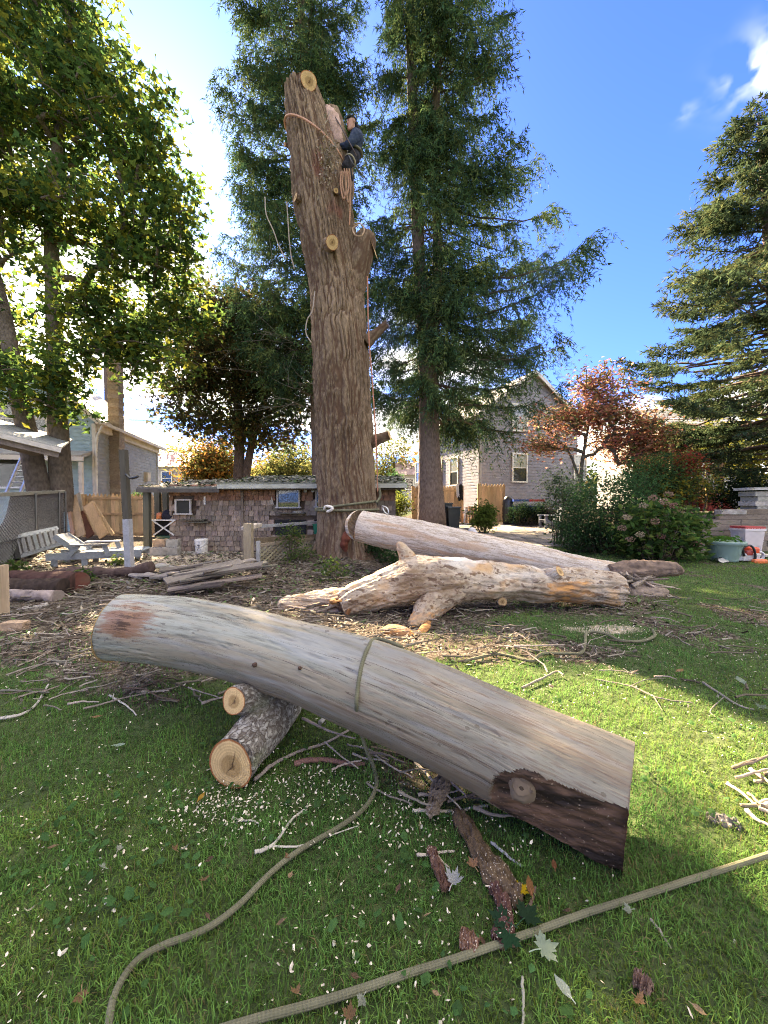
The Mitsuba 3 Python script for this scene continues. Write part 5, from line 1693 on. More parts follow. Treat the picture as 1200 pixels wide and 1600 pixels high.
def stockade(name, label, a, b, h, pw, seed, zf=None, rails=(.12, .5, .88), col=(.44, .29, .145), side=1, gap=.004, post_ends=(1, 1), group=None):
    """pointed pickets between posts with rails; a, b ground points"""
    r = np.random.default_rng(seed)
    key = thing(name, label, 'fence' if 'gate' not in name else 'gate', group)
    a, b = np.array(a, float), np.array(b, float)
    d = nz((b - a) * [1, 1, 0])
    nrm = np.array([d[1], -d[0], 0]) * side
    L = np.linalg.norm((b - a)[:2])
    R = np.column_stack([d, -nrm, UP])
    n = int(L / pw)
    for i in range(n):
        c = a + d * (L * (i + .5) / n)
        z = float(H(c[0], c[1])) + .04
        w = L / n - gap
        hh = h * r.uniform(.985, 1.01)
        tip = w * .9
        prof = np.array([(-w / 2, 0), (w / 2, 0), (w / 2, hh - tip), (w * .12, hh), (-w * .12, hh), (-w / 2, hh - tip)])
        v = np.vstack([np.array([c[0], c[1], z]) + d * p_[0] + UP * p_[1] + nrm * o for o in (.009, -.009) for p_ in prof])
        f = [[0, 1, 2], [0, 2, 5], [5, 2, 3], [5, 3, 4], [6, 8, 7], [6, 11, 8], [11, 9, 8], [11, 10, 9]] + [[i_, i_ + 6, (i_ + 1) % 6 + 6] for i_ in range(6)] + [[i_, (i_ + 1) % 6 + 6, (i_ + 1) % 6] for i_ in range(6)]
        part(key, 'picket', MB(np.array(col) * r.uniform(.75, 1.2)).add(v, f, u=r.uniform(0, 7)), 'm_board')
    for q in rails:
        za, zb = H(a[0], a[1]) + h * q, H(b[0], b[1]) + h * q
        part(key, 'rail', MB(np.array(col) * .85).beam([a[0] + nrm[0] * .035, a[1] + nrm[1] * .035, za], [b[0] + nrm[0] * .035, b[1] + nrm[1] * .035, zb], .045, .075), 'm_board')
    for on, e in zip(post_ends, (a, b)):
        if on:
            part(key, 'post', MB(np.array(col) * .95).box((e[0] + nrm[0] * .06, e[1] + nrm[1] * .06, H(e[0], e[1]) + h * .5), (.11, .10, h * 1.04), R=R), 'm_board')
    return key


stockade('stockade_fence', 'sunlit tan stockade fence at the left, between the leaning boards and the shed', P(132, 800, 14.0), P(252, 800, 14.0), 1.53, .135, 61, rails=(.10, .55, .92))
stockade('stockade_fence', 'short darker stretch of stockade fence seen under the lean-to roof', P(253, 800, 14.2), P(296, 800, 14.2), 1.5, .135, 62, post_ends=(0, 0), col=(.34, .21, .11))
fR = stockade('stockade_fence', 'tan stockade fence panel behind the spruce trunk, with a coat hung on it', P(645, 800, 19.2), P(722, 800, 19.2), 1.82, .13, 63)
stockade('stockade_fence', 'separate tan stockade panel beside the hedge, below the grey house corner', P(748, 800, 18.9), P(789, 800, 18.9), 1.90, .13, 64, post_ends=(1, 0), side=-1)
lg = thing('low_gate', 'low broken wooden gate between the two stockade panels', 'gate')
for i, px in enumerate((729, 733.5, 738, 742)):
    c = P(px, 800, 18.9)
    z = H(c[0], c[1])
    part(lg, 'picket', MB(np.array([.36, .20, .10]) * rng.uniform(.7, 1.2)).box((c[0], 18.9, z + .40), (.12, .025, .78 + .1 * (i % 2))), 'm_board')
part(lg, 'rail', MB((.42, .34, .28)).beam((P(727, 0, 18.85)[0], 18.85, .75), (P(744, 0, 18.85)[0], 18.85, .80), .04, .08), 'm_board')
part(lg, 'brace', MB((.55, .50, .44)).beam((P(729, 0, 18.83)[0], 18.83, .24), (P(733, 0, 18.83)[0], 18.83, .95), .03, .08), 'm_board')


def drape(a, w, h, y, col, key, name, seed):
    """hung cloth: a folded double sheet"""
    xs, zs = np.linspace(0, 1, 14), np.linspace(0, 1, 18)
    X, Z = np.meshgrid(xs, zs)
    off = .03 * np.sin(X * 14 + Z * 2) * (.4 + Z) + .05 * (meshkit.fbm(np.stack([X * 3, Z * 3, 0 * X], -1), 3, seed) - .5)
    ww = w * (1 - .25 * Z)
    v = np.stack([a[0] + (X - .5) * ww + .05 * Z, y - .06 + off, a[2] - Z * h - .05 * np.sin(X * 7)], -1)
    v2 = v + [0, -.035, 0]
    n = 14
    i, j = np.meshgrid(np.arange(17), np.arange(13), indexing='ij')
    q = np.stack([i * n + j, i * n + j + 1, (i + 1) * n + j + 1, (i + 1) * n + j], -1).reshape(-1, 4)
    mb = MB(col).add(v.reshape(-1, 3), q[:, ::-1]).add(v2.reshape(-1, 3), q)
    return mb


k = thing('coat', 'black and white coat hung over the stockade fence', 'coat', mb=None)
part(k, 'dark_side', drape(P(718, 758, 19), .30, .75, 19.0, (.02, .02, .022), k, 'cloth', 3), 'm_cloth', True)
part(k, 'light_side', drape(P(713.5, 757, 19), .16, .62, 18.93, (.55, .54, .52), k, 'cloth', 4), 'm_cloth', True)

# dark screen fence on the left
sf = thing('screen_fence', 'chain link fence covered with dark grey screen cloth at the left edge', 'fence')
A0, A1 = np.array([-6.6, 5.4]), np.array([-9.62, 11.55])
fd = nz(A1 - A0)
fL = np.linalg.norm(A1 - A0)
fn_ = np.array([fd[1], -fd[0]])
top_z = lambda s: 1.30 + .28 * s / fL


def fpt(s, z, o=0.0):
    q = A0 + fd * s + fn_ * o
    return np.array([q[0], q[1], z])


xs = np.linspace(0, fL, 90)
zs = np.linspace(0, 1, 20)
S, Z = np.meshgrid(xs, zs)
off = .02 * np.sin(S * 2.3) * np.sin(Z * 3) + .05 * (meshkit.fbm(np.stack([S * 1.2, Z * 2, 0 * S], -1), 3, 5) - .5)
hem = .03 + .03 * np.sin(S * 1.7)
zt = np.where((S > 2.0) & (S < 3.1), 1.0 - .45 * np.sin(np.clip((S - 2.0) / 1.1, 0, 1) * PI) ** .5, 1.0)
zz = hem + (top_z(S) * zt - hem - .02) * Z
v = np.stack([A0[0] + fd[0] * S + fn_[0] * (off - .02), A0[1] + fd[1] * S + fn_[1] * (off - .02), zz], -1).reshape(-1, 3)
n = 90
i, j = np.meshgrid(np.arange(19), np.arange(89), indexing='ij')
q = np.stack([i * n + j, i * n + j + 1, (i + 1) * n + j + 1, (i + 1) * n + j], -1).reshape(-1, 4)
part(sf, 'screen_cloth', MB((.085, .085, .088)).add(v, q), 'm_cloth', True, label='dark grey screen cloth, sagging open near the left edge')
wires = MB((.30, .30, .30))
for sgn in (-1, 1):
    s = -1.4
    while s < fL + 1.4:
        p0, p1 = (s, .03), (s + sgn * 1.35, 1.38)
        ss = np.linspace(0, 1, 12)
        qs = np.stack([p0[0] + (p1[0] - p0[0]) * ss, p0[1] + (p1[1] - p0[1]) * ss], -1)
        qs = qs[(qs[:, 0] > 0) & (qs[:, 0] < fL)]
        if len(qs) > 1:
            wires.tube([fpt(a, b, .035 + .003 * sgn) for a, b in qs[[0, -1]]], .0022, 3, False)
        s += .075
part(sf, 'chain_link', wires, 'm_metal', True, kind='stuff')
part(sf, 'top_rail', MB((.20, .20, .17)).beam(fpt(0, top_z(0)), fpt(fL, top_z(fL)), .07, .08), 'm_weather')
for s in (.3, 2.2, 4.4, 6.2, fL - .05):
    part(sf, 'post', MB((.16, .16, .16)).tube([fpt(s, 0, .05), fpt(s, top_z(s), .05)], .03, 8), 'm_metal', True)
part(sf, 'tension_wire', MB((.05, .05, .05)).tube([fpt(0, .42, .05), fpt(fL * .5, .46, .05), fpt(fL, .50, .05)], .008, 4), 'm_paint', True)

# leaning boards in the corner
for i, (a, b, w, Y, col, lab) in enumerate([((112, 776), (127, 838), .30, 12.4, (.40, .27, .16), 'wide tan board leaning in the fence corner, second from the left'), ((137, 788), (163, 838), .32, 12.2, (.43, .28, .15), 'widest tan board leaning against the stockade fence'),
                                            ((144, 784), (177, 836), .10, 12.35, (.46, .32, .18), 'narrow strip leaning right of the wide boards'), ((124, 800), (142, 838), .26, 12.7, (.16, .065, .035), 'dark red board leaning behind the tan boards'),
                                            ((105, 780), (114, 836), .10, 12.3, (.33, .20, .13), 'narrow reddish board at the left end of the leaning boards'), ((120, 772), (124, 800), .24, 12.9, (.36, .30, .22), 'pale short board showing at the top of the leaning boards')]):
    pa, pb = P(*a, Y + .35), P(*b, Y)
    pb[2] = max(pb[2], .02)
    thing('leaning_board', lab, 'board', 'boards leaning in the fence corner', MB(col).beam(pb, pa, w, .035, up=(0, -1, .2)), 'm_board')

# lattice fence with its post and rail
lf = thing('lattice_fence', 'low wooden lattice fence with a capped post and grey handrail before the shed', 'fence')
la, lb_ = P(392, 884, 7.55), P(508, 868, 9.0)
la[2] = lb_[2] = 0
ld = nz(lb_ - la)
lL = np.linalg.norm(lb_ - la)
part(lf, 'post', MB((.26, .21, .15)).box(la + [-.03, -.03, .42], (.15, .15, .84)), 'm_board')
part(lf, 'post_cap', MB((.42, .37, .29)).beam(P(382, 826, 7.5), P(404, 820, 7.9), .17, .07), 'm_board')
part(lf, 'side_post', MB((.30, .31, .31)).box(la + ld * .18 + [0, -.05, .24], (.07, .06, .48)), 'm_paint')
part(lf, 'handrail', MB((.22, .23, .23)).beam(P(398, 823, 7.8), P(512, 815, 9.1), .06, .06), 'm_weather')
part(lf, 'middle_rail', MB((.13, .10, .065)).beam(P(398, 846, 7.8), P(512, 838, 9.0), .05, .14), 'm_board')
zt0, zt1 = P(396, 853, 7.6)[2], P(508, 839, 9.0)[2]
part(lf, 'top_rail', MB((.22, .19, .13)).beam(la + ld * .1 + [0, 0, zt0], lb_ + [0, 0, zt1], .05, .06), 'm_weather')
for sgn in (-1, 1):
    s = -.5
    while s < lL:
        s0, s1 = s, s + sgn * .52
        pts = []
        for t in np.linspace(0, 1, 9):
            u = s0 + (s1 - s0) * t
            if .12 <= u <= lL:
                pts.append(la + ld * u + [0, -.012 * sgn, .02 + t * (zt0 + (zt1 - zt0) * u / lL - .03)])
        if len(pts) > 2:
            part(lf, 'lath', MB(np.array([.25, .22, .15]) * rng.uniform(.75, 1.2)).beam(pts[0], pts[-1], .010, .036, up=np.cross([ld[1], -ld[0], 0], pts[-1] - pts[0])), 'm_weather')
        s += .125

# timber wall, stone pillar, terrace
tw = thing('timber_wall', 'low retaining wall of dark weathered timbers behind the planter, at the right edge', 'wall')
YW = 9.75
for i in range(8):
    x = P(1088 if i < 6 else 1125, 800, YW)[0]
    while x < 11.5:
        w = rng.uniform(1.0, 1.9)
        z = .07 + i * .135
        part(tw, 'timber', MB(np.array([.20, .16, .125]) * rng.uniform(.6, 1.35)).box((x + w / 2, YW + .09 + rng.uniform(-.012, .012), z), (w - .012, .18, .127)), 'm_weather')
        x += w
part(tw, 'end_timbers', MB((.14, .12, .10)).beam((P(1089, 0, YW)[0] - .02, YW, .5), (P(1089, 0, YW)[0] + .2, YW + 3, .5), .18, 1.0), 'm_weather')
for i in range(5):      # pale blocks on top of the wall
    x = P(1128 + 6 * i, 800, YW)[0]
    part(tw, 'cap_stone', MB(np.array([.36, .33, .29]) * rng.uniform(.7, 1.2)).box((x + .1, YW + .06, 1.0 + .02 * (i % 2)), (rng.uniform(.14, .3), .2, .1)), 'm_stone')
struct('terrace', MB((.06, .05, .035)).box((12.4, 15.2, .45), (8.6, 10.6, .9)), 'm_stone')
sp_ = thing('stone_pillar', 'pale stone pillar with a flat cap at the right edge, behind the timber wall', 'pillar')
for i in range(5):
    for s in range(3):
        c = P(1190, 800, 10.4)
        part(sp_, 'stone', MB(np.array([.36, .33, .28]) * rng.uniform(.55, 1.3)).box((c[0] - .28 + .28 * s + (.06 if i % 2 else 0), 10.4, .96 + .13 * i), (.27, .5, .122)), 'm_stone')
part(sp_, 'cap', MB((.42, .40, .36)).box((P(1190, 800, 10.4)[0], 10.4, 1.61), (1.0, .62, .07)), 'm_stone')

# overhead wires
for i, (a, b) in enumerate([((-40, 640), (330, 657)), ((-40, 672), (330, 679)), ((-40, 700), (330, 682))]):
    p0, p1 = P(*a, 26), P(*b, 30)
    t = np.linspace(0, 1, 24)[:, None]
    pts = p0 + (p1 - p0) * t - np.array([0, 0, .25]) * (4 * t * (1 - t))
    thing('overhead_wire', f'{("highest", "middle", "lowest")[i]} of three utility wires crossing the gap left of the copper maple', 'wire', 'utility wires', MB((.05, .05, .05)).tube(pts, .02, 5), 'm_paint', True)
up_ = thing('utility_pole', 'dark wooden utility pole rising beside the brick chimney', 'pole')
up_c = P(168, 700, 27)
part(up_, 'pole', MB((.09, .075, .062)).tube([[up_c[0], 27, -.2], [up_c[0], 27, 12.5]], [.17, .12], 10), 'm_board', True)
part(up_, 'crossarm', MB((.10, .085, .07)).beam([up_c[0] - 1.1, 26.8, 11.6], [up_c[0] + 1.1, 26.8, 11.6], .1, .12), 'm_board')
# ---------------------------------------------------------------- garden things
rng = np.random.default_rng(70)
GREY, WHITE = (.19, .198, .207), (.29, .295, .30)

# pole with a white lower half
pl = thing('yard_post', 'tall post by the lounge chair, dark above and painted white below', 'post')
b = G(203, 893)
t = P(193, 703, b[1])
mid = P(199, 811, b[1])
part(pl, 'upper_part', MB((.070, .068, .050)).beam(mid, t, .105, .105, up=(0, -1, 0)), 'm_board')
part(pl, 'painted_part', MB((.30, .31, .325)).beam(b - [0, 0, .05], mid, .112, .112, up=(0, -1, 0)), 'm_weather', label='white painted lower half with worn paint')
part(pl, 'hook', MB((.03, .03, .03)).tube(spline([P(197, 741, b[1] - .07), P(204, 747, b[1] - .1), P(212, 746, b[1] - .1), P(216, 744, b[1] - .1)], 10), .022, 6), 'm_gloss', True)

# grey chaise
ch = thing('lounge_chair', 'weathered grey wooden lounge chair with raised back and wide armrests, by the screen fence', 'lounge chair')
Yc = 7.45
o = np.array([P(72, 880, Yc)[0], Yc, 0.0])
cx = nz(np.array([P(190, 0, 7.9)[0] - o[0], .45, 0]))
cy = np.array([-cx[1], cx[0], 0])


def cp_(a, b_, z):
    return o + cx * a + cy * b_ + UP * z * .68


for bb in (0, .62):
    part(ch, 'side_rail', MB(GREY).beam(cp_(0, bb, .27), cp_(1.62, bb, .29), .045, .14), 'm_weather')
for a in (.12, .62, 1.40):
    for bb in (0.03, .59):
        part(ch, 'leg', MB(GREY).box(cp_(a, bb, .12), (.10, .05, .30), math.atan2(cx[1], cx[0])), 'm_weather')
for i in range(11):
    a = .55 + i * .105
    part(ch, 'slat', MB(np.array(WHITE) * rng.uniform(.8, 1.1)).beam(cp_(a, -.02, .355), cp_(a, .64, .355), .085, .022), 'm_weather')
for bb in (.05, .57):
    part(ch, 'back_rail', MB(GREY).beam(cp_(.52, bb, .36), cp_(.12, bb, .86), .04, .10), 'm_weather')
for i in range(6):
    q = .08 + i * .17
    part(ch, 'back_slat', MB(np.array(WHITE) * rng.uniform(.75, 1.0)).beam(cp_(.52 - .40 * q, .04, .385 + .50 * q), cp_(.52 - .40 * q, .58, .385 + .50 * q), .075, .02, up=nz(cx * .78 + UP * .62)), 'm_weather')
for bb in (-.06, .68):
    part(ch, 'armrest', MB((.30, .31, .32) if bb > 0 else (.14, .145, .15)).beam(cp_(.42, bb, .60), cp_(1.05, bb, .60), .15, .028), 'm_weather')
    part(ch, 'arm_support', MB(GREY).beam(cp_(.40, bb, .30), cp_(.55, bb, .585), .04, .08), 'm_weather')
    part(ch, 'arm_support', MB(GREY).beam(cp_(1.06, bb, .24), cp_(.98, bb, .585), .04, .08), 'm_weather')

# second slatted lounge tipped against the fence
sl = thing('slatted_lounge', 'old slatted lounge tipped on its side against the screen fence, behind the lounge chair', 'lounge chair')
sa, sb = P(28, 872, 8.3), P(97, 850, 9.4)
sd = nz(sb - sa)
tilt = nz(np.array([-.45, .25, .86]))
Ls = np.linalg.norm(sb - sa)
for q, c in ((.02, GREY), (.50, (.40, .42, .42))):
    part(sl, 'side_rail', MB(c).beam(sa + tilt * q, sb + tilt * q * .9, .05, .09, up=tilt), 'm_weather')
for i in range(8):
    p_ = sa + sd * (Ls * (i + .6) / 8)
    part(sl, 'slat', MB(np.array(WHITE) * rng.uniform(.75, 1.1)).beam(p_ + tilt * .06 + [.02, -.035, 0], p_ + tilt * .46 + [.02, -.035, 0], .065, .022, up=(.5, -.8, .2)), 'm_weather')
part(sl, 'end_board', MB((.03, .03, .032)).beam(sa + [-.02, -.06, -.05], sa + tilt * .44 + [-.02, -.06, 0], .20, .12, up=(0, -1, 0)), 'm_weather')

# log pile and beams at the left edge
pile = [([(-30, 908), (40, 920), (95, 930), (122, 938)], 17, 5.4, (.055, .032, .025), 'dark reddish rotten log on top of the pile at the left edge', True),
        ([(-30, 935), (40, 945), (100, 950)], 15, 5.1, (.035, .024, .020), 'dark log in the middle of the pile at the left edge', False),
        ([(0, 952), (50, 948), (88, 943)], 10, 4.85, (.22, .19, .165), 'grey smooth log at the bottom of the pile at the left edge', True),
        ([(90, 915), (140, 902), (190, 895), (238, 886)], 9, 6.4, (.075, .05, .04), 'long low dark log lying in front of the lounge chair and post', False)]
for pts, r, Y, col, lab, cut in pile:
    c = np.array([P(px, py, Y) for px, py in pts])
    c[:, 2] = np.maximum(c[:, 2], H(c[:, 0], c[:, 1]) + r * Y / 600 * .8)
    sp2 = spline(c, 40)
    k = thing('rotting_log', lab, 'log')
    v, f, uv = tube(sp2, r * Y / 600 * np.linspace(1, .9, 40), 30, True, lumpy(.09, 5, 120))
    uv = np.zeros((len(v), 2))
    uv[:, 1] = pk(col)
    part(k, 'log', (v, f, uv), 'm_trunk', True)
    if cut:
        e = nz(sp2[-1] - sp2[-4])
        v, f, uv = disc(sp2[-1] + e * .02, e + [0, -.5, 0], r * Y / 600 * .9, 3, 20)
        uv[:] = 0
        uv[:, 1] = pk((.11, .045, .028) if r > 12 else (.20, .16, .13))
        part(k, 'broken_end', (v, f, uv), 'm_weather')
thing('beam', 'pale squared beam lying on the ground below the log pile at the left edge', 'beam', mb=MB((.40, .37, .32)).beam(P(-20, 975, 4.35) + [0, 0, .05], P(74, 957, 4.6) + [0, 0, .05], .13, .12), bsdf='m_weather')
thing('brick', 'single tan brick on the ground below the beam at the left edge', 'brick', mb=MB((.34, .24, .16)).box(G(24, 984) + [0, 0, .04], (.20, .10, .08), .1), bsdf='m_stone')
k = thing('fence_post', 'greenish wooden post end standing at the left edge of the yard', 'post')
a = G(2, 962)
part(k, 'post', MB((.17, .155, .08)).box(a + [-.10, 0, .25], (.20, .10, .56)), 'm_board')
part(k, 'face_board', MB((.36, .28, .19)).box(a + [.025, -.01, .27], (.045, .12, .58)), 'm_board')

# scrap heap of boards and slates
for i in range(20):
    r = np.random.default_rng(400 + i)
    a = G(r.uniform(250, 320), r.uniform(902, 932))
    ang = r.normal(.42, .25)
    L = r.uniform(.5, 1.3)
    d = np.array([math.cos(ang), math.sin(ang), r.uniform(.0, .16)])
    z = .03 + .012 * i + r.uniform(0, .04)
    col = np.array([.155, .13, .11]) * r.uniform(.35, 1.4)
    thing('scrap_board', 'weathered grey-brown board in the heap of scrap wood before the shed', 'board', 'boards in the scrap heap before the shed',
          MB(col).beam(a + UP * z, a + d * L + UP * z, r.uniform(.06, .16), .024, up=(r.normal(0, .25), r.normal(0, .25), 1)), 'm_weather')
for i in range(12):
    r = np.random.default_rng(440 + i)
    a = G(r.uniform(215, 300), r.uniform(893, 912))
    c = np.array([.21, .19, .175]) * r.uniform(.6, 1.4)
    v, f, uv = flakes(r, a[:1], a[1:2], np.array([r.uniform(.22, .4)]), c[None], np.array([.05 + .008 * i]), (1.1, 1.8), .12)
    vb = v - [0, 0, .025]
    m = MB(c).add(v, f).add(vb, f[:, ::-1])
    rim = [[j, (j + 1) % 5, (j + 1) % 5 + 6, j + 6] for j in range(5)]
    m.add(np.vstack([v, vb]), rim)
    thing('slate', 'flat broken slate or bark slab lying left of the scrap heap', 'slab', 'slabs lying left of the scrap heap', m, 'm_weather')

# bucket by the shed
bk_ = thing('bucket', 'white plastic bucket with dark print standing against the shed wall', 'bucket')
c = P(315, 862, 9.35)
c[2] = .0
th = np.linspace(0, 2 * PI, 25)[:-1]


def lathe(key, name, c, prof, col, bsdf='m_gloss', n=24, sx=1.0, sy=1.0, rz=0.0, smooth=True, label=None):
    p_ = np.array(prof, float)
    th = np.arange(n + 1) * 2 * PI / n
    v = np.stack([np.outer(p_[:, 0], np.cos(th)) * sx, np.outer(p_[:, 0], np.sin(th)) * sy, np.repeat(p_[:, 1:], n + 1, 1)], -1)
    if rz:
        a, b_ = math.cos(rz), math.sin(rz)
        v = v @ np.array([[a, b_, 0], [-b_, a, 0], [0, 0, 1]])
    v = v.reshape(-1, 3) + c
    w = n + 1
    i, j = np.meshgrid(np.arange(len(p_) - 1), np.arange(n), indexing='ij')
    q = np.stack([i * w + j, i * w + j + 1, (i + 1) * w + j + 1, (i + 1) * w + j], -1).reshape(-1, 4)
    return part(key, name, MB(col).add(v, q), bsdf, smooth, label=label)


lathe(bk_, 'body', c, [(.0, .006), (.13, .006), (.134, .02), (.148, .30), (.156, .30), (.156, .33), (.150, .36), (.145, .36), (.140, .05), (0, .04)], (.62, .60, .56))
part(bk_, 'handle', MB((.35, .35, .35)).tube([c + [.155 * math.cos(a), .155 * math.sin(a), .33 - .16 * abs(math.sin((a - PI) / 1.0))] for a in np.linspace(PI, 2 * PI, 14)], .006, 5), 'm_metal', True)
for q in ((.0, .22, .05, .028), (.0, .17, .035, .05), (-.03, .11, .022, .012), (.035, .11, .026, .012)):
    part(bk_, 'print', MB((.06, .06, .07)).box(c + [q[0], -.147 + .02 * abs(q[0]) - (q[1] - .15) * .04, q[1]], (q[2], .006, q[3])), 'm_paint')
thing('slab', 'thin stone slab at the foot of the shed wall under the bucket', 'slab', mb=MB((.27, .25, .22)).box((c[0] - .1, c[1] + .08, -.002), (.95, .42, .05)), bsdf='m_stone')

# blocks and clutter under the lean-to
for i, (px, py, w, h, Y, col) in enumerate(((247, 873, .34, .20, 9.0, (.28, .265, .24)), (268, 874, .36, .20, 9.0, (.25, .235, .215)), (251, 862, .28, .18, 9.15, (.33, .22, .14)), (271, 859, .26, .18, 9.1, (.27, .25, .23)))):
    c = P(px, py, Y)
    k = thing('concrete_block', f'{("leftmost lower grey", "right lower grey", "upper tan", "upper grey")[i]} block stacked at the corner of the lean-to', 'block')
    part(k, 'body', MB(col).box((c[0], Y, (.1 if i < 2 else .29)), (w, .20, h - .005), .05 * i), 'm_stone')
    part(k, 'cavity', MB((.04, .038, .035)).box((c[0], Y, (.1 if i < 2 else .29) + h / 2 + .0), (w * .7, .11, .006), .05 * i), 'm_stone')
gb = thing('garden_cart', 'dark green garden cart with a crossed white frame under the lean-to', 'cart')
c = P(263, 845, 9.9)
lathe(gb, 'tub', [c[0], 10.0, .12], [(0, 0), (.22, 0), (.30, .26), (.32, .27), (.30, .29), (.28, .25), (.2, .03), (0, .02)], (.03, .085, .06), sx=1.1)
for s in (-1, 1):
    part(gb, 'crossed_bar', MB((.45, .45, .44)).beam([c[0] - .26 * s, 9.70, .42], [c[0] + .26 * s, 9.70, .78], .025, .03), 'm_paint')
part(gb, 'top_bar', MB((.45, .45, .44)).beam([c[0] - .3, 9.70, .80], [c[0] + .3, 9.70, .80], .03, .035), 'm_paint')
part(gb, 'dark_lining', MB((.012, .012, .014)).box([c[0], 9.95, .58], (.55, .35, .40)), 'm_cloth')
tb = thing('tool_bag', 'dark bag with an orange tool on top of the garden cart', 'bag')
v, f, uv = tube([[c[0] + .05, 9.85, .80], [c[0] + .07, 9.85, .92], [c[0] + .07, 9.85, 1.02], [c[0] + .10, 9.85, 1.07]], [.16, .18, .13, .03], 16, True, lumpy(.06, 8, 5))
part(tb, 'bag', MB((.02, .022, .03)).add(v, f), 'm_cloth', True)
v, f, uv = tube([[c[0] - .16, 9.8, .82], [c[0] - .15, 9.8, .95], [c[0] - .12, 9.8, 1.0]], [.07, .075, .02], 12, True, lumpy(.03, 12, 6))
part(tb, 'orange_tool', MB((.42, .13, .04)).add(v, f), 'm_gloss', True)
k = thing('green_tub', 'green plastic tub in the dark hatch beside the cut trunk', 'tub')
lathe(k, 'body', P(499, 836, YS - .25) * [1, 1, 0] + [0, 0, P(0, 834, YS)[2]], [(0, 0), (.13, 0), (.16, .24), (.175, .245), (.175, .26), (.15, .26), (.13, .02), (0, .02)], (.02, .17, .09))

# right side: bins, chair, planter, saw
for i, (px, py, w, h, Y, col, lab) in enumerate(((694, 817, .62, 1.02, 16.5, (.018, .019, .021), 'black trash bin half hidden by the spruce trunk'), (708, 818, .50, .85, 16.1, (.025, .028, .032), 'smaller dark bin right of the black trash bin'))):
    k = thing('trash_bin', lab, 'bin')
    c = P(px, py, Y)
    z = float(H(c[0], Y))
    v = np.array([[sx * (w / 2) * (.82 if zz == 0 else 1), sy * .27 * (.82 if zz == 0 else 1), zz * h] for zz in (0, 1) for sy in (-1, 1) for sx in (-1, 1)]) + [c[0], Y, z]
    part(k, 'body', MB(col).add(v, [[0, 1, 5, 4], [1, 3, 7, 5], [3, 2, 6, 7], [2, 0, 4, 6], [4, 5, 7, 6]]), 'm_gloss')
    part(k, 'lid', MB(np.array(col) * 1.3).box((c[0], Y - .02, z + h + .03), (w + .05, .62, .055)), 'm_gloss')
for i, (px, col, lid, lab) in enumerate(((812, (.02, .045, .17), (.025, .05, .19), 'blue storage bin with a blue lid above the boxwood hedge'), (835, (.02, .04, .16), (.34, .03, .03), 'blue storage bin with a red lid above the boxwood hedge'))):
    c = P(px, 786, 17.9)
    k = thing('storage_bin', lab, 'bin')
    part(k, 'body', MB(col).box((c[0], 17.9, .62), (.66, .5, .95)), 'm_gloss')
    for q in np.linspace(-.24, .24, 4):
        part(k, 'rib', MB(np.array(col) * 1.15).box((c[0] + q, 17.64, .64), (.035, .03, .85)), 'm_gloss')
    part(k, 'lid', MB(lid).box((c[0], 17.9, 1.24 + .10), (.72, .56, .10)), 'm_gloss')
k = thing('barrel', 'black rounded barrel behind the stockade panel, left of the blue bins', 'barrel')
lathe(k, 'body', P(794, 800, 18.2) * [1, 1, 0] + [0, 0, .2], [(0, 0), (.22, 0), (.26, .3), (.27, .7), (.25, 1.15), (.16, 1.32), (0, 1.36)], (.02, .02, .022))
ad = thing('garden_chair', 'grey wooden garden chair facing left at the edge of the patio, before the hedge', 'chair')
c = P(862, 826, 15.8)
zb = float(H(c[0], 15.8)) + .03
CC = (.115, .125, .145)


def ap(x, y, z):
    return np.array([c[0] + x, 15.8 + y, zb + z])


for s in (-.30, .30):
    part(ad, 'front_leg', MB(CC).beam(ap(-.36, s, 0), ap(-.36, s, .52), .09, .04, up=(0, 1, 0)), 'm_weather')
    part(ad, 'rear_leg', MB(CC).beam(ap(.46, s, 0), ap(-.34, s, .34), .04, .11), 'm_weather')
    part(ad, 'armrest', MB(np.array(CC) * 1.3).beam(ap(-.44, s * 1.12, .54), ap(.36, s * 1.12, .56), .13, .025), 'm_weather')
for i in range(5):
    part(ad, 'seat_slat', MB(CC).beam(ap(-.36 + .11 * i, -.30, .36 - .03 * i), ap(-.36 + .11 * i, .30, .36 - .03 * i), .09, .02), 'm_weather')
for i in range(5):
    y = -.24 + .12 * i
    part(ad, 'back_slat', MB(np.array(CC) * rng.uniform(.9, 1.2)).beam(ap(.14, y, .22), ap(.46, y * 1.25, .98 - .35 * abs(y)), .02, .10, up=(0, 1, 0)), 'm_weather')
part(ad, 'cross_rail', MB(CC).beam(ap(.34, -.32, .60), ap(.34, .32, .60), .04, .09), 'm_weather')

gp = thing('planter', 'sage green round planter with seedlings, at the lawn edge beside the hydrangea', 'planter')
c = P(1131, 873, 8.15)
c[2] = float(H(c[0], c[1]))
lathe(gp, 'pot', c, [(0, 0), (.235, 0), (.245, .03), (.325, .35), (.362, .36), (.368, .415), (.355, .43), (.325, .425), (.30, .36), (0, .36)], (.215, .29, .245), n=32, rz=.3)
r = np.random.default_rng(71)
q = c + np.stack([r.uniform(-.24, .24, 130), r.uniform(-.2, .2, 130), .40 + r.uniform(0, .13, 130)], -1)
part(gp, 'seedlings', leafset(r, q, r.uniform(.04, .085, 130), np.array([.07, .16, .025]) * r.uniform(.7, 1.4, (130, 1)), OVAL, .6), 'm_leaf', kind='stuff')
kb = thing('kitchen_bin', 'tall off-white bin with a red lid against the timber wall', 'bin')
c = P(1167, 855, 9.2)
v = np.array([[sx * .235 * (.78 if zz == 0 else 1), sy * .2 * (.8 if zz == 0 else 1), zz * .60] for zz in (0, 1) for sy in (-1, 1) for sx in (-1, 1)]) + [c[0], 9.2, float(H(c[0], 9.2))]
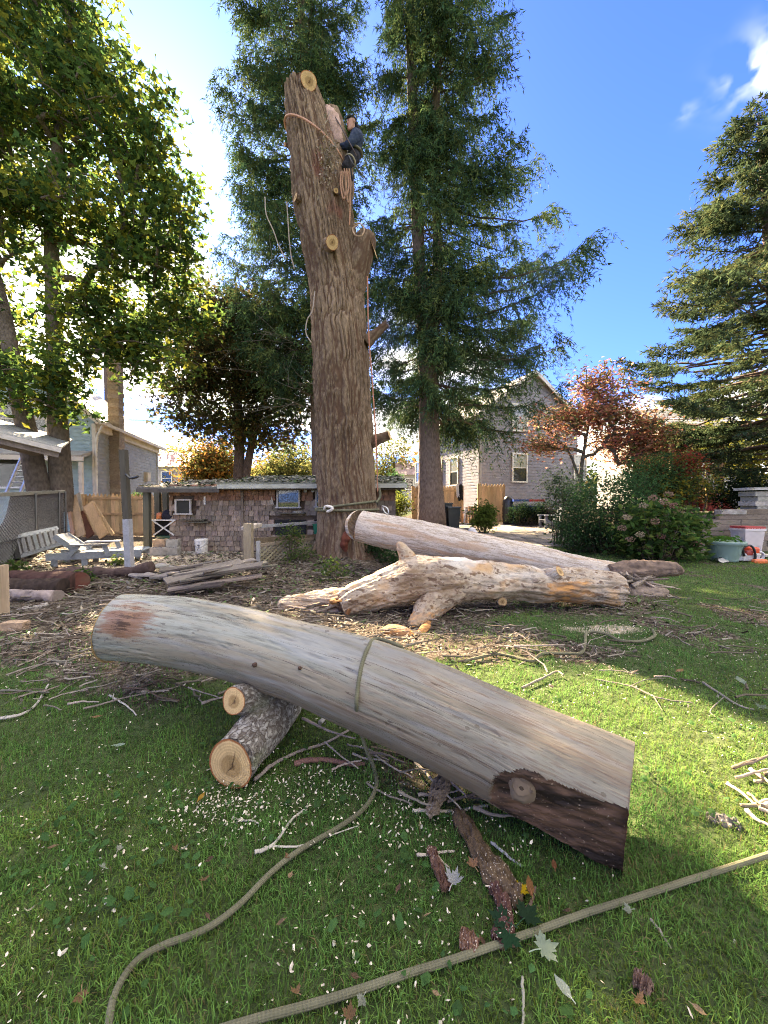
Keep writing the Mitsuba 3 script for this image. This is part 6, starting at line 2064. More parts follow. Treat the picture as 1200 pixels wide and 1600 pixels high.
part(kb, 'body', MB((.55, .49, .46)).add(v, [[0, 1, 5, 4], [1, 3, 7, 5], [3, 2, 6, 7], [2, 0, 4, 6], [4, 5, 7, 6]]), 'm_gloss')
part(kb, 'rim', MB((.58, .52, .49)).box((c[0], 9.2, .605), (.50, .43, .05)), 'm_gloss')
part(kb, 'lid', MB((.36, .05, .05)).box((c[0], 9.2, .655), (.48, .41, .05)), 'm_gloss')
thing('plank', 'pale plank on the ground behind the chainsaw', 'plank', mb=MB((.42, .38, .31)).beam(P(1150, 862, 8.8) * [1, 1, 0] + [0, 0, .05], P(1225, 868, 8.6) * [1, 1, 0] + [0, 0, .05], .2, .05), bsdf='m_weather')

# chainsaw
cs = thing('chainsaw', 'orange and grey chainsaw with a long guide bar lying on the grass by the planter', 'chainsaw')
c = G(1166, 878)


def sp3(px, py, dy=0.0):
    return P(px, py, c[1] + dy)


def rbox(ctr, size, r_, R=None):
    s = np.array(size) / 2 - r_
    m = m3.Manifold.batch_hull([m3.Manifold.sphere(r_, 12).translate([float(a), float(b_), float(d_)]) for a in (-s[0], s[0]) for b_ in (-s[1], s[1]) for d_ in (-s[2], s[2])])
    g = m.to_mesh()
    v = np.array(g.vert_properties)[:, :3]
    if R is not None:
        v = v @ np.asarray(R).T
    return v + ctr, np.array(g.tri_verts)


def rpart(key, name, ctr, size, r_, col, bsdf='m_gloss', rz=0, label=None):
    a, b_ = math.cos(rz), math.sin(rz)
    v, f = rbox(np.asarray(ctr), size, r_, [[a, -b_, 0], [b_, a, 0], [0, 0, 1]])
    return part(key, name, MB(col).add(v, f), bsdf, True, label=label)


s_ = c[1] / 600
rpart(cs, 'crankcase', c + [.02, 0, .11], (28 * s_, .20, .17), .03, (.40, .39, .37))
rpart(cs, 'top_cover', c + [.11, .02, .24], (17 * s_, .20, .15), .04, (.55, .075, .02))
rpart(cs, 'front_cover', c + [-.02, -.02, .20], (11 * s_, .18, .12), .03, (.32, .05, .035))
rpart(cs, 'starter_cover', c + [.14, -.14, .03], (21 * s_, .10, .10), .03, (.60, .14, .04))
rpart(cs, 'bar_clamp', c + [-.17, -.02, .09], (.14, .14, .12), .025, (.33, .33, .32))
part(cs, 'front_handle', MB((.015, .015, .016)).tube(spline([c + [-.16, -.12, .14], c + [-.20, -.13, .30], c + [-.06, -.12, .36], c + [.02, -.13, .30], c + [.06, -.13, .16], c + [.06, -.12, .05]], 24), .022, 8), 'm_gloss', True)
part(cs, 'hand_guard', MB((.015, .015, .016)).beam(c + [-.24, .04, .20], c + [-.24, .04, .34], .2, .04, up=(1, 0, 0)), 'm_gloss')
part(cs, 'rear_handle', MB((.42, .41, .40)).tube(spline([c + [.20, 0, .20], c + [.31, 0, .20], c + [.36, 0, .13], c + [.31, 0, .05], c + [.20, 0, .05]], 20), .028, 8), 'm_gloss', True)
a, b_ = sp3(1146, 872, -.02), sp3(1122, 877, -.12)
bar = np.array([[0, -.055], [.9, -.05], [1.0, -.02], [1.0, .02], [.9, .05], [0, .055]])
L = .40
dv = nz(b_ - a)
sv = nz(np.cross(dv, [0, -.75, .65]))
nv = np.cross(dv, sv)
v = np.vstack([a + dv * p_[0] * L + sv * p_[1] + nv * o_ for o_ in (-.006, .006) for p_ in bar])
part(cs, 'guide_bar', MB((.50, .49, .46)).add(v, [[0, 1, 2], [0, 2, 3], [0, 3, 4], [0, 4, 5], [6, 8, 7], [6, 9, 8], [6, 10, 9], [6, 11, 10]] + [[i, (i + 1) % 6, i + 6] for i in range(6)] + [[(i + 1) % 6, (i + 1) % 6 + 6, i + 6] for i in range(6)]), 'm_metal')
ring = [a + dv * p_[0] * L * 1.0 + sv * p_[1] * 1.12 for p_ in [[0, -.055], [.9, -.055], [1.02, -.02], [1.02, .02], [.9, .055], [0, .055]]]
part(cs, 'chain', MB((.05, .05, .05)).tube(ring, .009, 5), 'm_metal', True)

# cut branch end and pale board lying before the spruce trunk
kk = thing('branch_log', 'short white-barked branch with a sawn end lying behind the back log', 'log')
a, b_ = P(746, 845, 7.4), P(737, 829, 8.1)
part(kk, 'bark', tube(spline([a, (a + b_) / 2, b_], 12), np.full(12, .085), 16, True, lumpy(.02, 10, 7))[:2] + (np.column_stack([np.zeros(12 * 17 + 2), np.full(12 * 17 + 2, pk((.42, .41, .40)))]),), 'm_trunk', True)
part(kk, 'cut_face', disc(a + nz(a - b_) * .01, nz(a - b_), .085, 31, 20), 'm_cut')

# ---------------------------------------------------------------- ropes


RR = .0088
pts = []
ft = np.linspace(.3, .8, 200)
fa = front_axis(ft)
back = fa[np.argmin(np.abs(600 + 600 * fa[:, 0] / fa[:, 1] - 612))]
for a in (-.5, .1, .7, 1.15):      # over the back of the log
    pts.append(back + (np.array([.38, .92, 0]) * math.cos(a) + UP * math.sin(a)) * .216)
for px, py in ((588, 997), (575, 1012), (565, 1040), (559, 1075), (557, 1105)):
    pts.append(hug_front(px, py, RR + .003))
for px, py, Y in ((562, 1135, 1.74), (572, 1170, 1.76)):
    pts.append(P(px, py, Y))
for px, py in ((584, 1200), (588, 1228), (570, 1262), (530, 1292), (470, 1327), (425, 1362), (372, 1415), (320, 1452), (255, 1477), (213, 1502), (183, 1545), (171, 1590), (166, 1660)):
    pts.append(G(px, py, RR + .014))
rp = spline(pts, 420)
k = thing('rope', 'olive braided rope looped over the silver log and running to the lower left', 'rope')
emit(k, tube(rp, RR, 12, True), 'm_rope', True)
pts = [G(px, py, RR + .014) for px, py in ((300, 1622), (400, 1592), (480, 1571), (560, 1547), (640, 1520), (700, 1502), (770, 1478), (850, 1450), (920, 1425), (1000, 1400), (1080, 1374), (1150, 1352), (1260, 1316))]
k = thing('rope', 'straight braided rope crossing the grass along the bottom right of the picture', 'rope')
emit(k, tube(spline(pts, 300), .0092, 12, True), 'm_rope', True)
pts = [G(px, py, .03) for px, py in ((722, 1034), (745, 1028), (775, 1022), (800, 1026), (830, 1033), (838, 1027), (850, 1021), (885, 1021), (908, 1020), (914, 1006), (918, 988), (945, 990), (968, 1000), (1000, 1002), (1022, 994), (1020, 984))]
k = thing('rope', 'grey wavy rope lying on the dark ground behind the silver log', 'rope')
emit(k, tube(spline(pts, 160), .013, 8, True), 'm_rope', True)


def trunk_ring(y_left, y_right, off, a0, a1, n=60, wob=.0):
    """round the standing trunk, from pixel row y_left at its left edge to y_right at its right edge"""
    out = []
    for a in np.linspace(a0, a1, n):
        py = y_left + (y_right - y_left) * (.5 + .5 * math.cos(a)) + wob * math.sin(a * 3)
        z = P(540, py, YT)[2]
        c = np.array([np.interp(z, tp[:, 2], tp[:, i]) for i in range(3)])
        r = np.interp(z, tp[:, 2], tr) + off
        out.append([c[0] + r * math.cos(a), c[1] + r * math.sin(a), z])
    return np.array(out)


k = thing('rope', 'rope wound twice around the foot of the standing trunk', 'rope')
part(k, 'turn', tube(trunk_ring(795, 783, .045, -PI - .3, .5), .026, 8, True), 'm_rope', True)
part(k, 'turn', tube(trunk_ring(797, 796, .05, -PI - .3, .4), .026, 8, True), 'm_rope', True)
part(k, 'knot', MB((.62, .58, .52)).tube(spline([P(507, 795, YT - .42), P(513, 799, YT - .62), P(520, 794, YT - .70), P(510, 791, YT - .6), P(506, 798, YT - .5)], 24), .03, 7), 'm_cloth', True, label='whitish knot on the left side of the trunk')
part(k, 'carabiner', MB((.55, .55, .55)).tube(spline([P(597, 790, YT - .2), P(605, 794, YT - .25), P(607, 803, YT - .25), P(601, 800, YT - .22), P(598, 793, YT - .2)], 20), .014, 6), 'm_metal', True)
part(k, 'tail', tube(spline([P(588, 786, YT - .35), P(594, 775, YT - .3), P(592, 762, YT - .3)], 10), .03, 8, True), 'm_rope', True)
k = thing('rope', 'thin reddish line hanging down the right side of the standing trunk', 'rope')
emit(k, MB((.36, .17, .11)).tube(spline([P(574, 432, YT - .35), P(576, 520, YT - .4), P(582, 600, YT - .42), P(588, 700, YT - .42), P(590, 768, YT - .36)], 40), .014, 6), 'm_cloth', True)
k = thing('rope', 'orange-brown rope tied around the upper trunk beside the climber', 'rope')
emit(k, MB((.42, .24, .17)).tube(trunk_ring(197, 262, .035, -PI - .25, .1), .022, 7), 'm_cloth', True)
k = thing('rope', 'coil of orange rope hanging below the climber', 'rope')
for i, (a, b_, lo) in enumerate(((533, 541, 312), (536, 545, 306), (541, 548, 318))):
    part(k, 'loop', MB(np.array([.34, .20, .135]) * (1 - .15 * i)).tube(spline([P(a, 268, YT - .5), P(a - 1, 290, YT - .52), P((a + b_) / 2, lo, YT - .54), P(b_, 290, YT - .5), P((a + b_) / 2 + 1, 264, YT - .45)], 28), .016, 6), 'm_cloth', True)
part(k, 'tail', MB((.40, .22, .15)).tube(spline([P(545, 268, YT - .45), P(547, 310, YT - .45), P(546, 352, YT - .42)], 16), .015, 6), 'm_cloth', True)
k = thing('rope', 'small coil of tan rope on the thick side limb of the trunk', 'rope')
emit(k, MB((.44, .31, .21)).tube(spline([P(552, 352, YT - .35), P(562, 349, YT - .45), P(569, 358, YT - .5), P(565, 368, YT - .5), P(555, 367, YT - .48), P(551, 357, YT - .45), P(560, 351, YT - .44)], 40), .013, 6), 'm_cloth', True)
for i, pts in enumerate((((414, 308), (416, 335), (427, 360), (436, 385), (447, 405)), ((448, 315), (450, 345), (452, 375), (455, 400), (460, 420)), ((492, 455), (488, 485), (480, 500), (478, 520), (486, 535)))):
    thing('vine', f'{("longest", "middle", "lowest")[i]} bare pale vine hanging left of the cut trunk', 'vine', mb=MB((.34, .29, .24)).tube(spline([P(*q, YT - .45 + .3 * (i < 2)) for q in pts], 24), .012, 5), bsdf='m_cloth', smooth=True)

# ---------------------------------------------------------------- the climber
YB = 8.62
pj = lambda px, py, dy: P(px, py, YB + dy) - np.array([0, 0, 0])
J = {'hip': (pj(553, 243, 0), .125), 'hipN': (pj(551, 246, -.10), .10), 'hipF': (pj(551, 245, .12), .10), 'belly': (pj(555, 231, 0), .125), 'chest': (pj(557, 216, -.02), .135), 'neck0': (pj(554, 207, -.03), .065),
     'neck1': (pj(551, 201, -.05), .06), 'skull': (pj(549, 192, -.06), .098), 'jaw': (pj(547, 199, -.10), .055), 'chin': (pj(545.5, 201.5, -.12), .035),
     'shN': (pj(557, 211, -.19), .075), 'elN': (pj(545, 226, -.30), .052), 'wrN': (pj(534, 229, -.16), .036), 'shF': (pj(557, 211, .16), .075), 'elF': (pj(547, 225, .28), .05), 'wrF': (pj(535, 224, .18), .036),
     'knN': (pj(540, 260, -.22), .070), 'anN': (pj(547, 279, .0), .048), 'toN': (pj(539, 282, -.08), .040), 'knF': (pj(543, 260, .22), .068), 'anF': (pj(549, 277, .15), .048), 'toF': (pj(541, 280, .10), .04)}
for s, dy in (('N', 1), ('F', -1)):
    w = J['wr' + s][0]
    d = nz(np.array([-.9, .25 * dy, .15]))
    J['pa' + s] = (w + d * .055, .034)
    for i in range(4):
        o1 = w + d * .10 + np.array([0, 0, .030 - .020 * i])
        o2 = o1 + nz(np.array([-.55, .75 * dy, 0])) * (.040 - .004 * abs(i - 1))
        o3 = o2 + nz(np.array([.1, 1.0 * dy, 0])) * .034
        J[f'f{s}{i}a'], J[f'f{s}{i}b'], J[f'f{s}{i}c'] = (o1, .0105), (o2, .0095), (o3, .0085)
    J[f't{s}a'] = (w + d * .035 + np.array([0, 0, .03]), .012)
    J[f't{s}b'] = (w + d * .07 + np.array([0, .02 * dy, .062]), .010)
    J[f't{s}c'] = (w + d * .10 + np.array([0, .045 * dy, .070]), .009)
BONES = [('hip', 'belly'), ('belly', 'chest'), ('chest', 'neck0'), ('neck0', 'neck1'), ('neck1', 'skull'), ('skull', 'jaw'), ('jaw', 'chin'), ('hip', 'hipN'), ('hip', 'hipF')]
for s in 'NF':
    BONES += [('chest', 'sh' + s), ('sh' + s, 'el' + s), ('el' + s, 'wr' + s), ('wr' + s, 'pa' + s), ('hip' + s, 'kn' + s), ('kn' + s, 'an' + s), ('an' + s, 'to' + s), ('wr' + s, f't{s}a'), (f't{s}a', f't{s}b'), (f't{s}b', f't{s}c')]
    for i in range(4):
        BONES += [('pa' + s, f'f{s}{i}a'), (f'f{s}{i}a', f'f{s}{i}b'), (f'f{s}{i}b', f'f{s}{i}c')]
face_d = nz(np.array([-.78, -.60, -.16]))
face_r = nz(np.cross(face_d, UP))
face_u = np.cross(face_r, face_d)
sk0 = J['skull'][0]
fc = lambda r_, u, d: sk0 + face_r * r_ + face_u * u + face_d * d
J['nose0'], J['nose1'] = (fc(0, -.005, .092), .012), (fc(0, -.045, .112), .016)
J['brow'] = (fc(0, .015, .078), .03)
BONES += [('nose0', 'nose1'), ('brow', 'nose0'), ('brow', 'skull')]
for s in (-1, 1):
    J[f'ear{s}a'], J[f'ear{s}b'] = (fc(s * .098, .0, .0), .018), (fc(s * .095, -.04, .005), .014)
    BONES += [(f'ear{s}a', f'ear{s}b'), (f'ear{s}a', 'skull')]
pe = thing('person', 'climber in dark navy hoodie, black trousers and harness, high on the bare trunk', 'person')
v, f = hullchain(J, BONES, .02, 6)
part(pe, 'body', MB((.30, .155, .10)).add(v, f), 'm_skin', True)


def clothe(name, names, bones, grow_, col, seed, edge=.025, amp=.02):
    JJ = {k_: (J[k_][0], J[k_][1] + grow_) for k_ in names}
    v, f = hullchain(JJ, bones, edge, 5)
    t = trimesh.Trimesh(v, f, process=False)
    v = v + t.vertex_normals * (amp * (meshkit.fbm(v * [14, 14, 9], 3, seed) - .5))[:, None]
    return part(pe, name, MB(col).add(v, f), 'm_cloth', True)


J['elw'] = J['elN']
clothe('hoodie', ['hip', 'belly', 'chest', 'neck0', 'shN', 'elN', 'wrN', 'shF', 'elF', 'wrF'], [('hip', 'belly'), ('belly', 'chest'), ('chest', 'neck0'), ('chest', 'shN'), ('shN', 'elN'), ('elN', 'wrN'), ('chest', 'shF'), ('shF', 'elF'), ('elF', 'wrF')], .022, (.026, .034, .062), 1, amp=.05)
J['hoodA'], J['hoodB'] = (fc(-.02, -.10, -.10), .075), (fc(.02, -.17, -.12), .09)
clothe('hood', ['hoodA', 'hoodB'], [('hoodA', 'hoodB')], .01, (.012, .014, .022), 2)
clothe('trousers', ['hip', 'hipN', 'hipF', 'knN', 'anN', 'knF', 'anF'], [('hip', 'hipN'), ('hip', 'hipF'), ('hipN', 'knN'), ('knN', 'anN'), ('hipF', 'knF'), ('knF', 'anF')], .024, (.024, .024, .028), 3, amp=.05)
for s in 'NF':
    clothe('boot', ['an' + s, 'to' + s], [('an' + s, 'to' + s)], .016, (.022, .018, .016), 4, amp=.008)
rr_ = np.random.default_rng(4)
q = nz(rr_.normal(0, 1, (900, 3)))
q = sk0 + q * .108
keep = ((q - sk0) @ face_u > -.055 + .0) & ~((((q - sk0) @ face_d) > .035) & (((q - sk0) @ face_u) < .048))
JH = {'a': (fc(0, .035, -.02), .098), 'b': (fc(0, -.03, -.045), .082), 'c': (fc(0, .065, .03), .070)}
v, f = hullchain(JH, [('a', 'b'), ('a', 'c')], .014, 3)
t = trimesh.Trimesh(v, f, process=False)
v = v + t.vertex_normals * (.045 * (meshkit.fbm(v * 40, 3, 5) - .4))[:, None]
part(pe, 'hair', MB((.010, .008, .007)).add(v, f), 'm_cloth', True)
for s in (-1, 1):
    ev = trimesh.creation.icosphere(2, radius=.012)
    part(pe, 'eye', MB((.03, .02, .015)).add(ev.vertices + fc(s * .033, -.005, .090), ev.faces), 'm_gloss', True)
    part(pe, 'eyebrow', MB((.02, .014, .01)).tube([fc(s * .018, .018, .098), fc(s * .035, .024, .094), fc(s * .052, .016, .082)], .005, 5), 'm_cloth', True)
jd = J['jaw'][0]
part(pe, 'mouth', MB((.22, .075, .06)).tube([jd + face_d * .048 - face_r * .022, jd + face_d * .056, jd + face_d * .048 + face_r * .022], .007, 6), 'm_skin', True)
# harness: belt, leg straps, lanyard
hp = J['hip'][0] + UP * .06


def loop(c, nrm, r_, w, col, name, n=30, ex=1.0):
    nrm = nz(nrm)
    x = nz(np.cross(nrm, [0, 1, .3]))
    y = np.cross(nrm, x)
    pts = [c + x * r_ * math.cos(a) + y * r_ * ex * math.sin(a) for a in np.linspace(0, 2 * PI, n)]
    return part(pe, name, MB(col).tube(pts, w, 6, False), 'm_cloth', True)


loop(hp, [.1, 0, 1], .172, .026, (.20, .18, .14), 'harness_belt')
for s in 'NF':
    m_ = J['hip' + s][0] * .62 + J['kn' + s][0] * .38
    loop(m_, J['kn' + s][0] - J['hip' + s][0], .118, .016, (.40, .36, .28), 'leg_strap')
for i in range(5):
    a = hp + np.array([-.14 + .05 * i, -.15 + .02 * abs(i - 2), -.05])
    part(pe, 'harness_gear', MB(((.55, .54, .52), (.42, .40, .36), (.5, .1, .08), (.5, .5, .5), (.3, .28, .22))[i]).tube(spline([a, a + [.02, -.02, -.06], a + [-.02, -.02, -.10], a + [-.03, 0, -.04], a], 16), .013, 5), 'm_metal', True)
k = thing('rope', 'dark climbing line from the top of the second leader down to the climber', 'rope')
emit(k, MB((.10, .085, .08)).tube(spline([P(509, 176, YT - .15), P(517, 175, YT - .20), P(528, 190, YT - .25), P(540, 212, YB - .35), P(551, 232, YB - .36), P(557, 243, YB - .22)], 50), .014, 6), 'm_cloth', True)
k = thing('rope', 'slack dark line trailing down to the right from the climber', 'rope')
emit(k, MB((.09, .09, .10)).tube(spline([P(545, 243, YB - .3), P(551, 255, YB - .36), P(562, 268, YB - .2), P(572, 280, YB)], 30), .014, 6), 'm_cloth', True)

# ---------------------------------------------------------------- sticks, bark strips and leaves on the lawn


def stick(label, pix, r0, r1, col, name='stick', group=None, bsdf='m_weather', lift=.012, seed=0, twigs=()):
    """pixel path on the ground, radii in metres"""
    r = np.random.default_rng(seed + 900)
    pts = spline([G(px, py, lift + r0) for px, py in pix], max(8, 5 * len(pix)))
    pts = pts + np.cumsum(r.normal(0, .0015, pts.shape), 0)
    n = len(pts)
    mb = MB(col).tube(pts, np.linspace(r0, r1, n) * (1 + .25 * (r.uniform(0, 1, n) - .5)), 7)
    for tw in twigs:
        q = spline([G(px, py, lift + r1) for px, py in tw], 8)
        mb.tube(q, np.linspace(r1, r1 * .5, 8), 5)
    return thing(name, label, 'stick' if name == 'stick' else name.replace('_', ' '), group, mb, bsdf, True)


PALE, DGREY, RBR = (.40, .36, .31), (.20, .175, .15), (.16, .075, .05)
stick('long grey bent stick reaching from the support log towards the rope under the silver log', [(398, 1218), (425, 1196), (458, 1176), (500, 1163), (548, 1138)], .009, .006, (.24, .20, .165), seed=1)
stick('forked pale stick on the grass left of the rope, below the support log', [(398, 1332), (428, 1316), (455, 1279), (482, 1256)], .007, .004, PALE, seed=2, twigs=[[(424, 1322), (470, 1322), (520, 1304), (560, 1290)]])
stick('short pale twig on the grass below the support log', [(364, 1276), (383, 1283), (401, 1291)], .004, .003, (.48, .43, .36), seed=3)
stick('pale thick stick crossing over the dark bark strip beneath the silver log', [(645, 1266), (680, 1265), (706, 1262), (760, 1252)], .007, .005, (.46, .40, .32), seed=4)
stick('bluish grey stick lying right of the dark bark strip', [(768, 1317), (792, 1334), (818, 1352)], .006, .004, (.34, .35, .37), seed=5)
stick('dark twig standing over the yellow leaf', [(814, 1434), (830, 1412), (836, 1386)], .006, .003, (.12, .085, .065), seed=6)
stick('thin upright pale twig near the bottom middle', [(816, 1525), (819, 1565), (818, 1610)], .004, .003, (.30, .29, .22), seed=7)
stick('short thin dark stick on the grass at the right of the straight rope', [(1015, 1436), (1030, 1455), (1048, 1480)], .004, .003, (.22, .20, .17), seed=8)
stick('stick with a side twig on the grass left of the dark bark strip', [(652, 1336), (680, 1330), (708, 1324)], .006, .004, (.36, .31, .26), seed=9, twigs=[[(680, 1330), (690, 1345), (703, 1356)]])
stick('reddish brown bark strip lying across the sticks below the silver log', [(460, 1193), (500, 1188), (540, 1191), (568, 1190)], .013, .009, (.17, .095, .07), name='bark_strip', seed=10)
stick('thick grey stick end poking out between the support log and the silver log', [(500, 1130), (508, 1118), (518, 1106)], .014, .012, (.27, .25, .23), seed=11)
stick('pale stick at the left edge of the lawn', [(-5, 1124), (35, 1114), (58, 1095), (75, 1068)], .010, .005, (.38, .345, .30), seed=12)
stick('pale diagonal stick on the grass at the left below the silver log', [(172, 1086), (195, 1100), (215, 1116)], .006, .004, (.46, .42, .36), seed=13)
stick('long thin twig left of the support log, pointing at the silver log', [(130, 1108), (200, 1090), (260, 1078), (312, 1062)], .006, .003, (.22, .19, .16), seed=14, twigs=[[(200, 1090), (215, 1070), (222, 1050)]])
stick('grey twig on the bare ground in front of the silver log at the left', [(10, 1055), (60, 1040), (110, 1035)], .007, .004, DGREY, seed=15)
stick('pale broken branch lying on the shaded grass at the right', [(1098, 1066), (1150, 1100), (1180, 1110)], .008, .004, DGREY, seed=16, twigs=[[(1130, 1090), (1110, 1110), (1118, 1120)]])
stick('thin grey branch with twigs lying on the grass behind the silver log', [(930, 1062), (985, 1072), (1030, 1090), (1085, 1098)], .007, .004, (.17, .15, .125), seed=17, twigs=[[(985, 1072), (1010, 1062), (1040, 1060)], [(1020, 1086), (1035, 1110)]])
stick('bent dark branch with a pale end left of the sunlit split board', [(815, 1075), (845, 1062), (868, 1052), (880, 1058)], .009, .006, (.20, .16, .13), seed=18)
stick('twig at the foot of the silver log in the middle of the leaf litter', [(608, 1150), (640, 1180), (690, 1200)], .005, .003, (.20, .14, .10), seed=19)
stick('long slender brown twig running from the rope along under the silver log', [(580, 1168), (640, 1182), (690, 1207), (745, 1234)], .004, .003, (.26, .17, .11), seed=20)
for i in range(16):      # brush in the shade beneath the silver log
    r = np.random.default_rng(500 + i)
    px, py = r.uniform(470, 740), 0
    py = 1130 + (px - 470) * .36 + r.uniform(-10, 60)
    a = r.uniform(-.6, .6) + .3
    L = r.uniform(30, 110)
    stick('bare broken twig in the brush beneath the silver log', [(px, py), (px + L * .5 * math.cos(a), py + L * .5 * math.sin(a) + r.uniform(-5, 5)), (px + L * math.cos(a), py + L * math.sin(a))], r.uniform(.004, .008), .003,
          np.array([.27, .22, .18]) * r.uniform(.5, 1.3), group='twigs in the brush beneath the silver log', seed=50 + i, lift=r.uniform(.01, .06))
for i in range(13):      # brush at the right edge
    r = np.random.default_rng(530 + i)
    px, py = r.uniform(1135, 1195), r.uniform(1192, 1268)
    a = r.uniform(-.4, 1.1)
    L = r.uniform(30, 80)
    stick('bare branch in the sunlit brush pile at the right edge', [(px, py), (px + L * .5, py + L * .5 * math.sin(a)), (px + L, py + L * math.sin(a) + r.uniform(-8, 8))], r.uniform(.006, .011), .004,
          np.array([.36, .28, .20]) * r.uniform(.4, 1.25), group='branches in the brush pile at the right edge', seed=70 + i, lift=r.uniform(.01, .07))
for i in range(30):      # broken branches over the bare ground at the left and middle
    r = np.random.default_rng(560 + i)
    for _ in range(50):
        px, py = r.uniform(0, 420), r.uniform(930, 1110)
        if py > 1035 or px < 130:
            break
    if i > 22:
        px, py = r.uniform(690, 1180), r.uniform(955, 1060)
    a = r.normal(-.12, .35)
    L = r.uniform(25, 80)
    stick('broken branch among the litter on the bare ground', [(px, py), (px + L * .45, py + L * .45 * math.sin(a) * .5 + r.uniform(-4, 4)), (px + L, py + L * math.sin(a) * .5)], r.uniform(.004, .011), .003,
          np.array([.27, .23, .19]) * r.uniform(.4, 1.3), group='broken branches among the litter', seed=100 + i, lift=r.uniform(.005, .05))


def bark_slab(label, pix, w, col, seed, lift=.03, name='bark_strip', spots=0):
    """a curved strip of loose bark: a trough with thickness"""
    c = spline([G(px, py, lift) for px, py in pix], 26)
    t, a, b_ = frames(c)
    r = np.random.default_rng(seed)
    side = nz(np.cross(t, UP))
    wv = w * (.45 + 1.1 * meshkit.fbm(np.stack([np.linspace(0, 5, 26)] * 3, -1), 2, seed)) * np.clip(np.minimum(np.arange(26) + 1, 26 - np.arange(26)) / 3, .35, 1)
    k = np.linspace(-1, 1, 9)
    v = c[:, None] + side[:, None] * (k[None] * wv[:, None] / 2)[..., None] + UP * ((.25 * wv[:, None] * (1 - k[None] ** 2)) + .030 * (meshkit.fbm(np.stack([np.arange(26)[:, None] * .7 + 0 * k, k * 4 + 0 * wv[:, None], 0 * k + 0 * wv[:, None]], -1), 3, seed) - .5))[..., None]
    v2 = v - UP * .014
    i, j = np.meshgrid(np.arange(25), np.arange(8), indexing='ij')
    q = np.stack([i * 9 + j, i * 9 + j + 1, (i + 1) * 9 + j + 1, (i + 1) * 9 + j], -1).reshape(-1, 4)
    mb = MB(col).add(v.reshape(-1, 3), q).add(v2.reshape(-1, 3), q[:, ::-1])
    edge = [(x, x + 1) for x in range(8)]
    V = np.vstack([v.reshape(-1, 3), v2.reshape(-1, 3)])
    n = 26 * 9
    e = [[i_ * 9, (i_ + 1) * 9, (i_ + 1) * 9 + n, i_ * 9 + n] for i_ in range(25)] + [[i_ * 9 + 8, i_ * 9 + 8 + n, (i_ + 1) * 9 + 8 + n, (i_ + 1) * 9 + 8] for i_ in range(25)] + [[x, x + n, x + 1 + n, x + 1] for x in range(8)]
    mb.add(V, e)
    return thing(name, label, 'bark', None, mb, 'm_rotbark', False)


def f_rb(p, n, uv):
    g = fbm(p.x * 30, p.y * 60, p.z * 60, 4)
    c = unpack(uv) * (.35 + 1.4 * g)
    return mix(c, mi.Color3f(.60, .52, .43), smoothstep(.80, .84, noise(p.x * 330, p.y * 330, p.z * 200)) * smoothstep(.45, .6, fbm(p.x * 9, p.y * 9, 0, 2)))


bs('m_rotbark', f_rb, .9, .15, bump=lambda p, n, uv: fbm(p.x * 40, p.y * 60, p.z * 60, 3), bscale=.01)
bark_slab('dark red-brown bark strip dusted with sawdust, running out from under the silver log', [(712, 1262), (735, 1300), (762, 1345), (795, 1385), (818, 1402)], .075, (.075, .046, .030), 1)
bark_slab('narrow dark bark strip left of the sawdust-covered one', [(672, 1322), (682, 1345), (692, 1372), (700, 1388)], .035, (.095, .052, .034), 2)
bark_slab('grey-brown bark strip standing up to the underside of the silver log', [(672, 1272), (682, 1245), (690, 1222), (698, 1200)], .06, (.15, .11, .085), 3, lift=.05)
bark_slab('dark bark strip curling towards the straight rope below the yellow leaf', [(768, 1375), (785, 1405), (790, 1440), (775, 1470)], .05, (.075, .038, .028), 4)
bark_slab('small reddish bark chip in the grass left of the straight rope', [(718, 1462), (732, 1468), (748, 1478)], .045, (.14, .08, .055), 5)
bark_slab('purple-brown bark chip in the grass at the bottom right', [(990, 1520), (1004, 1532), (1018, 1545)], .035, (.13, .082, .062), 6)
bark_slab('grey flat bark piece with white specks on the sunlit grass at the right', [(1105, 1278), (1130, 1282), (1158, 1290)], .055, (.12, .115, .105), 7, lift=.006)
slab('split_wood', 'long pale split board lying in the sunlit grass behind the butt of the silver log', [(905, 1095, 5, 2.45), (950, 1112, 9, 2.35), (1000, 1130, 8, 2.24), (1036, 1145, 4, 2.14)], 2.3, (.62, .52, .40), bsdf='m_weather', seed=41)
slab('split_wood', 'short pale split piece with a white edge left of the long split board', [(862, 1062, 4, 2.72), (885, 1070, 7, 2.66), (910, 1082, 5, 2.58)], 2.6, (.55, .45, .34), bsdf='m_weather', seed=42)
slab('split_wood', 'pale wedge of split wood under the brush beneath the silver log', [(468, 1214, 3, 1.76), (485, 1208, 8, 1.79), (505, 1198, 4, 1.83)], 1.8, (.55, .46, .34), bsdf='m_weather', seed=43)
slab('split_wood', 'pale split piece at the bottom right corner', [(1160, 1502, 4, 1.04), (1185, 1522, 9, 1.02), (1215, 1545, 5, .98)], 1.0, (.62, .46, .28), bsdf='m_weather', seed=44)


FALLEN = np.array([(.10, -.20), (.36, -.30), (.32, -.12), (.66, -.04), (.54, .08), (.80, .36), (.56, .36), (.50, .48), (.26, .34), (.30, .62), (.16, .60), (0, .98)])
FALLEN = np.vstack([[(0, -.10)], FALLEN, FALLEN[-2::-1] * [-1, 1], [(0, .12)]])
FALLEN = (FALLEN, np.array([[24, i, i + 1] for i in range(23)] + [[24, 23, 0]]))


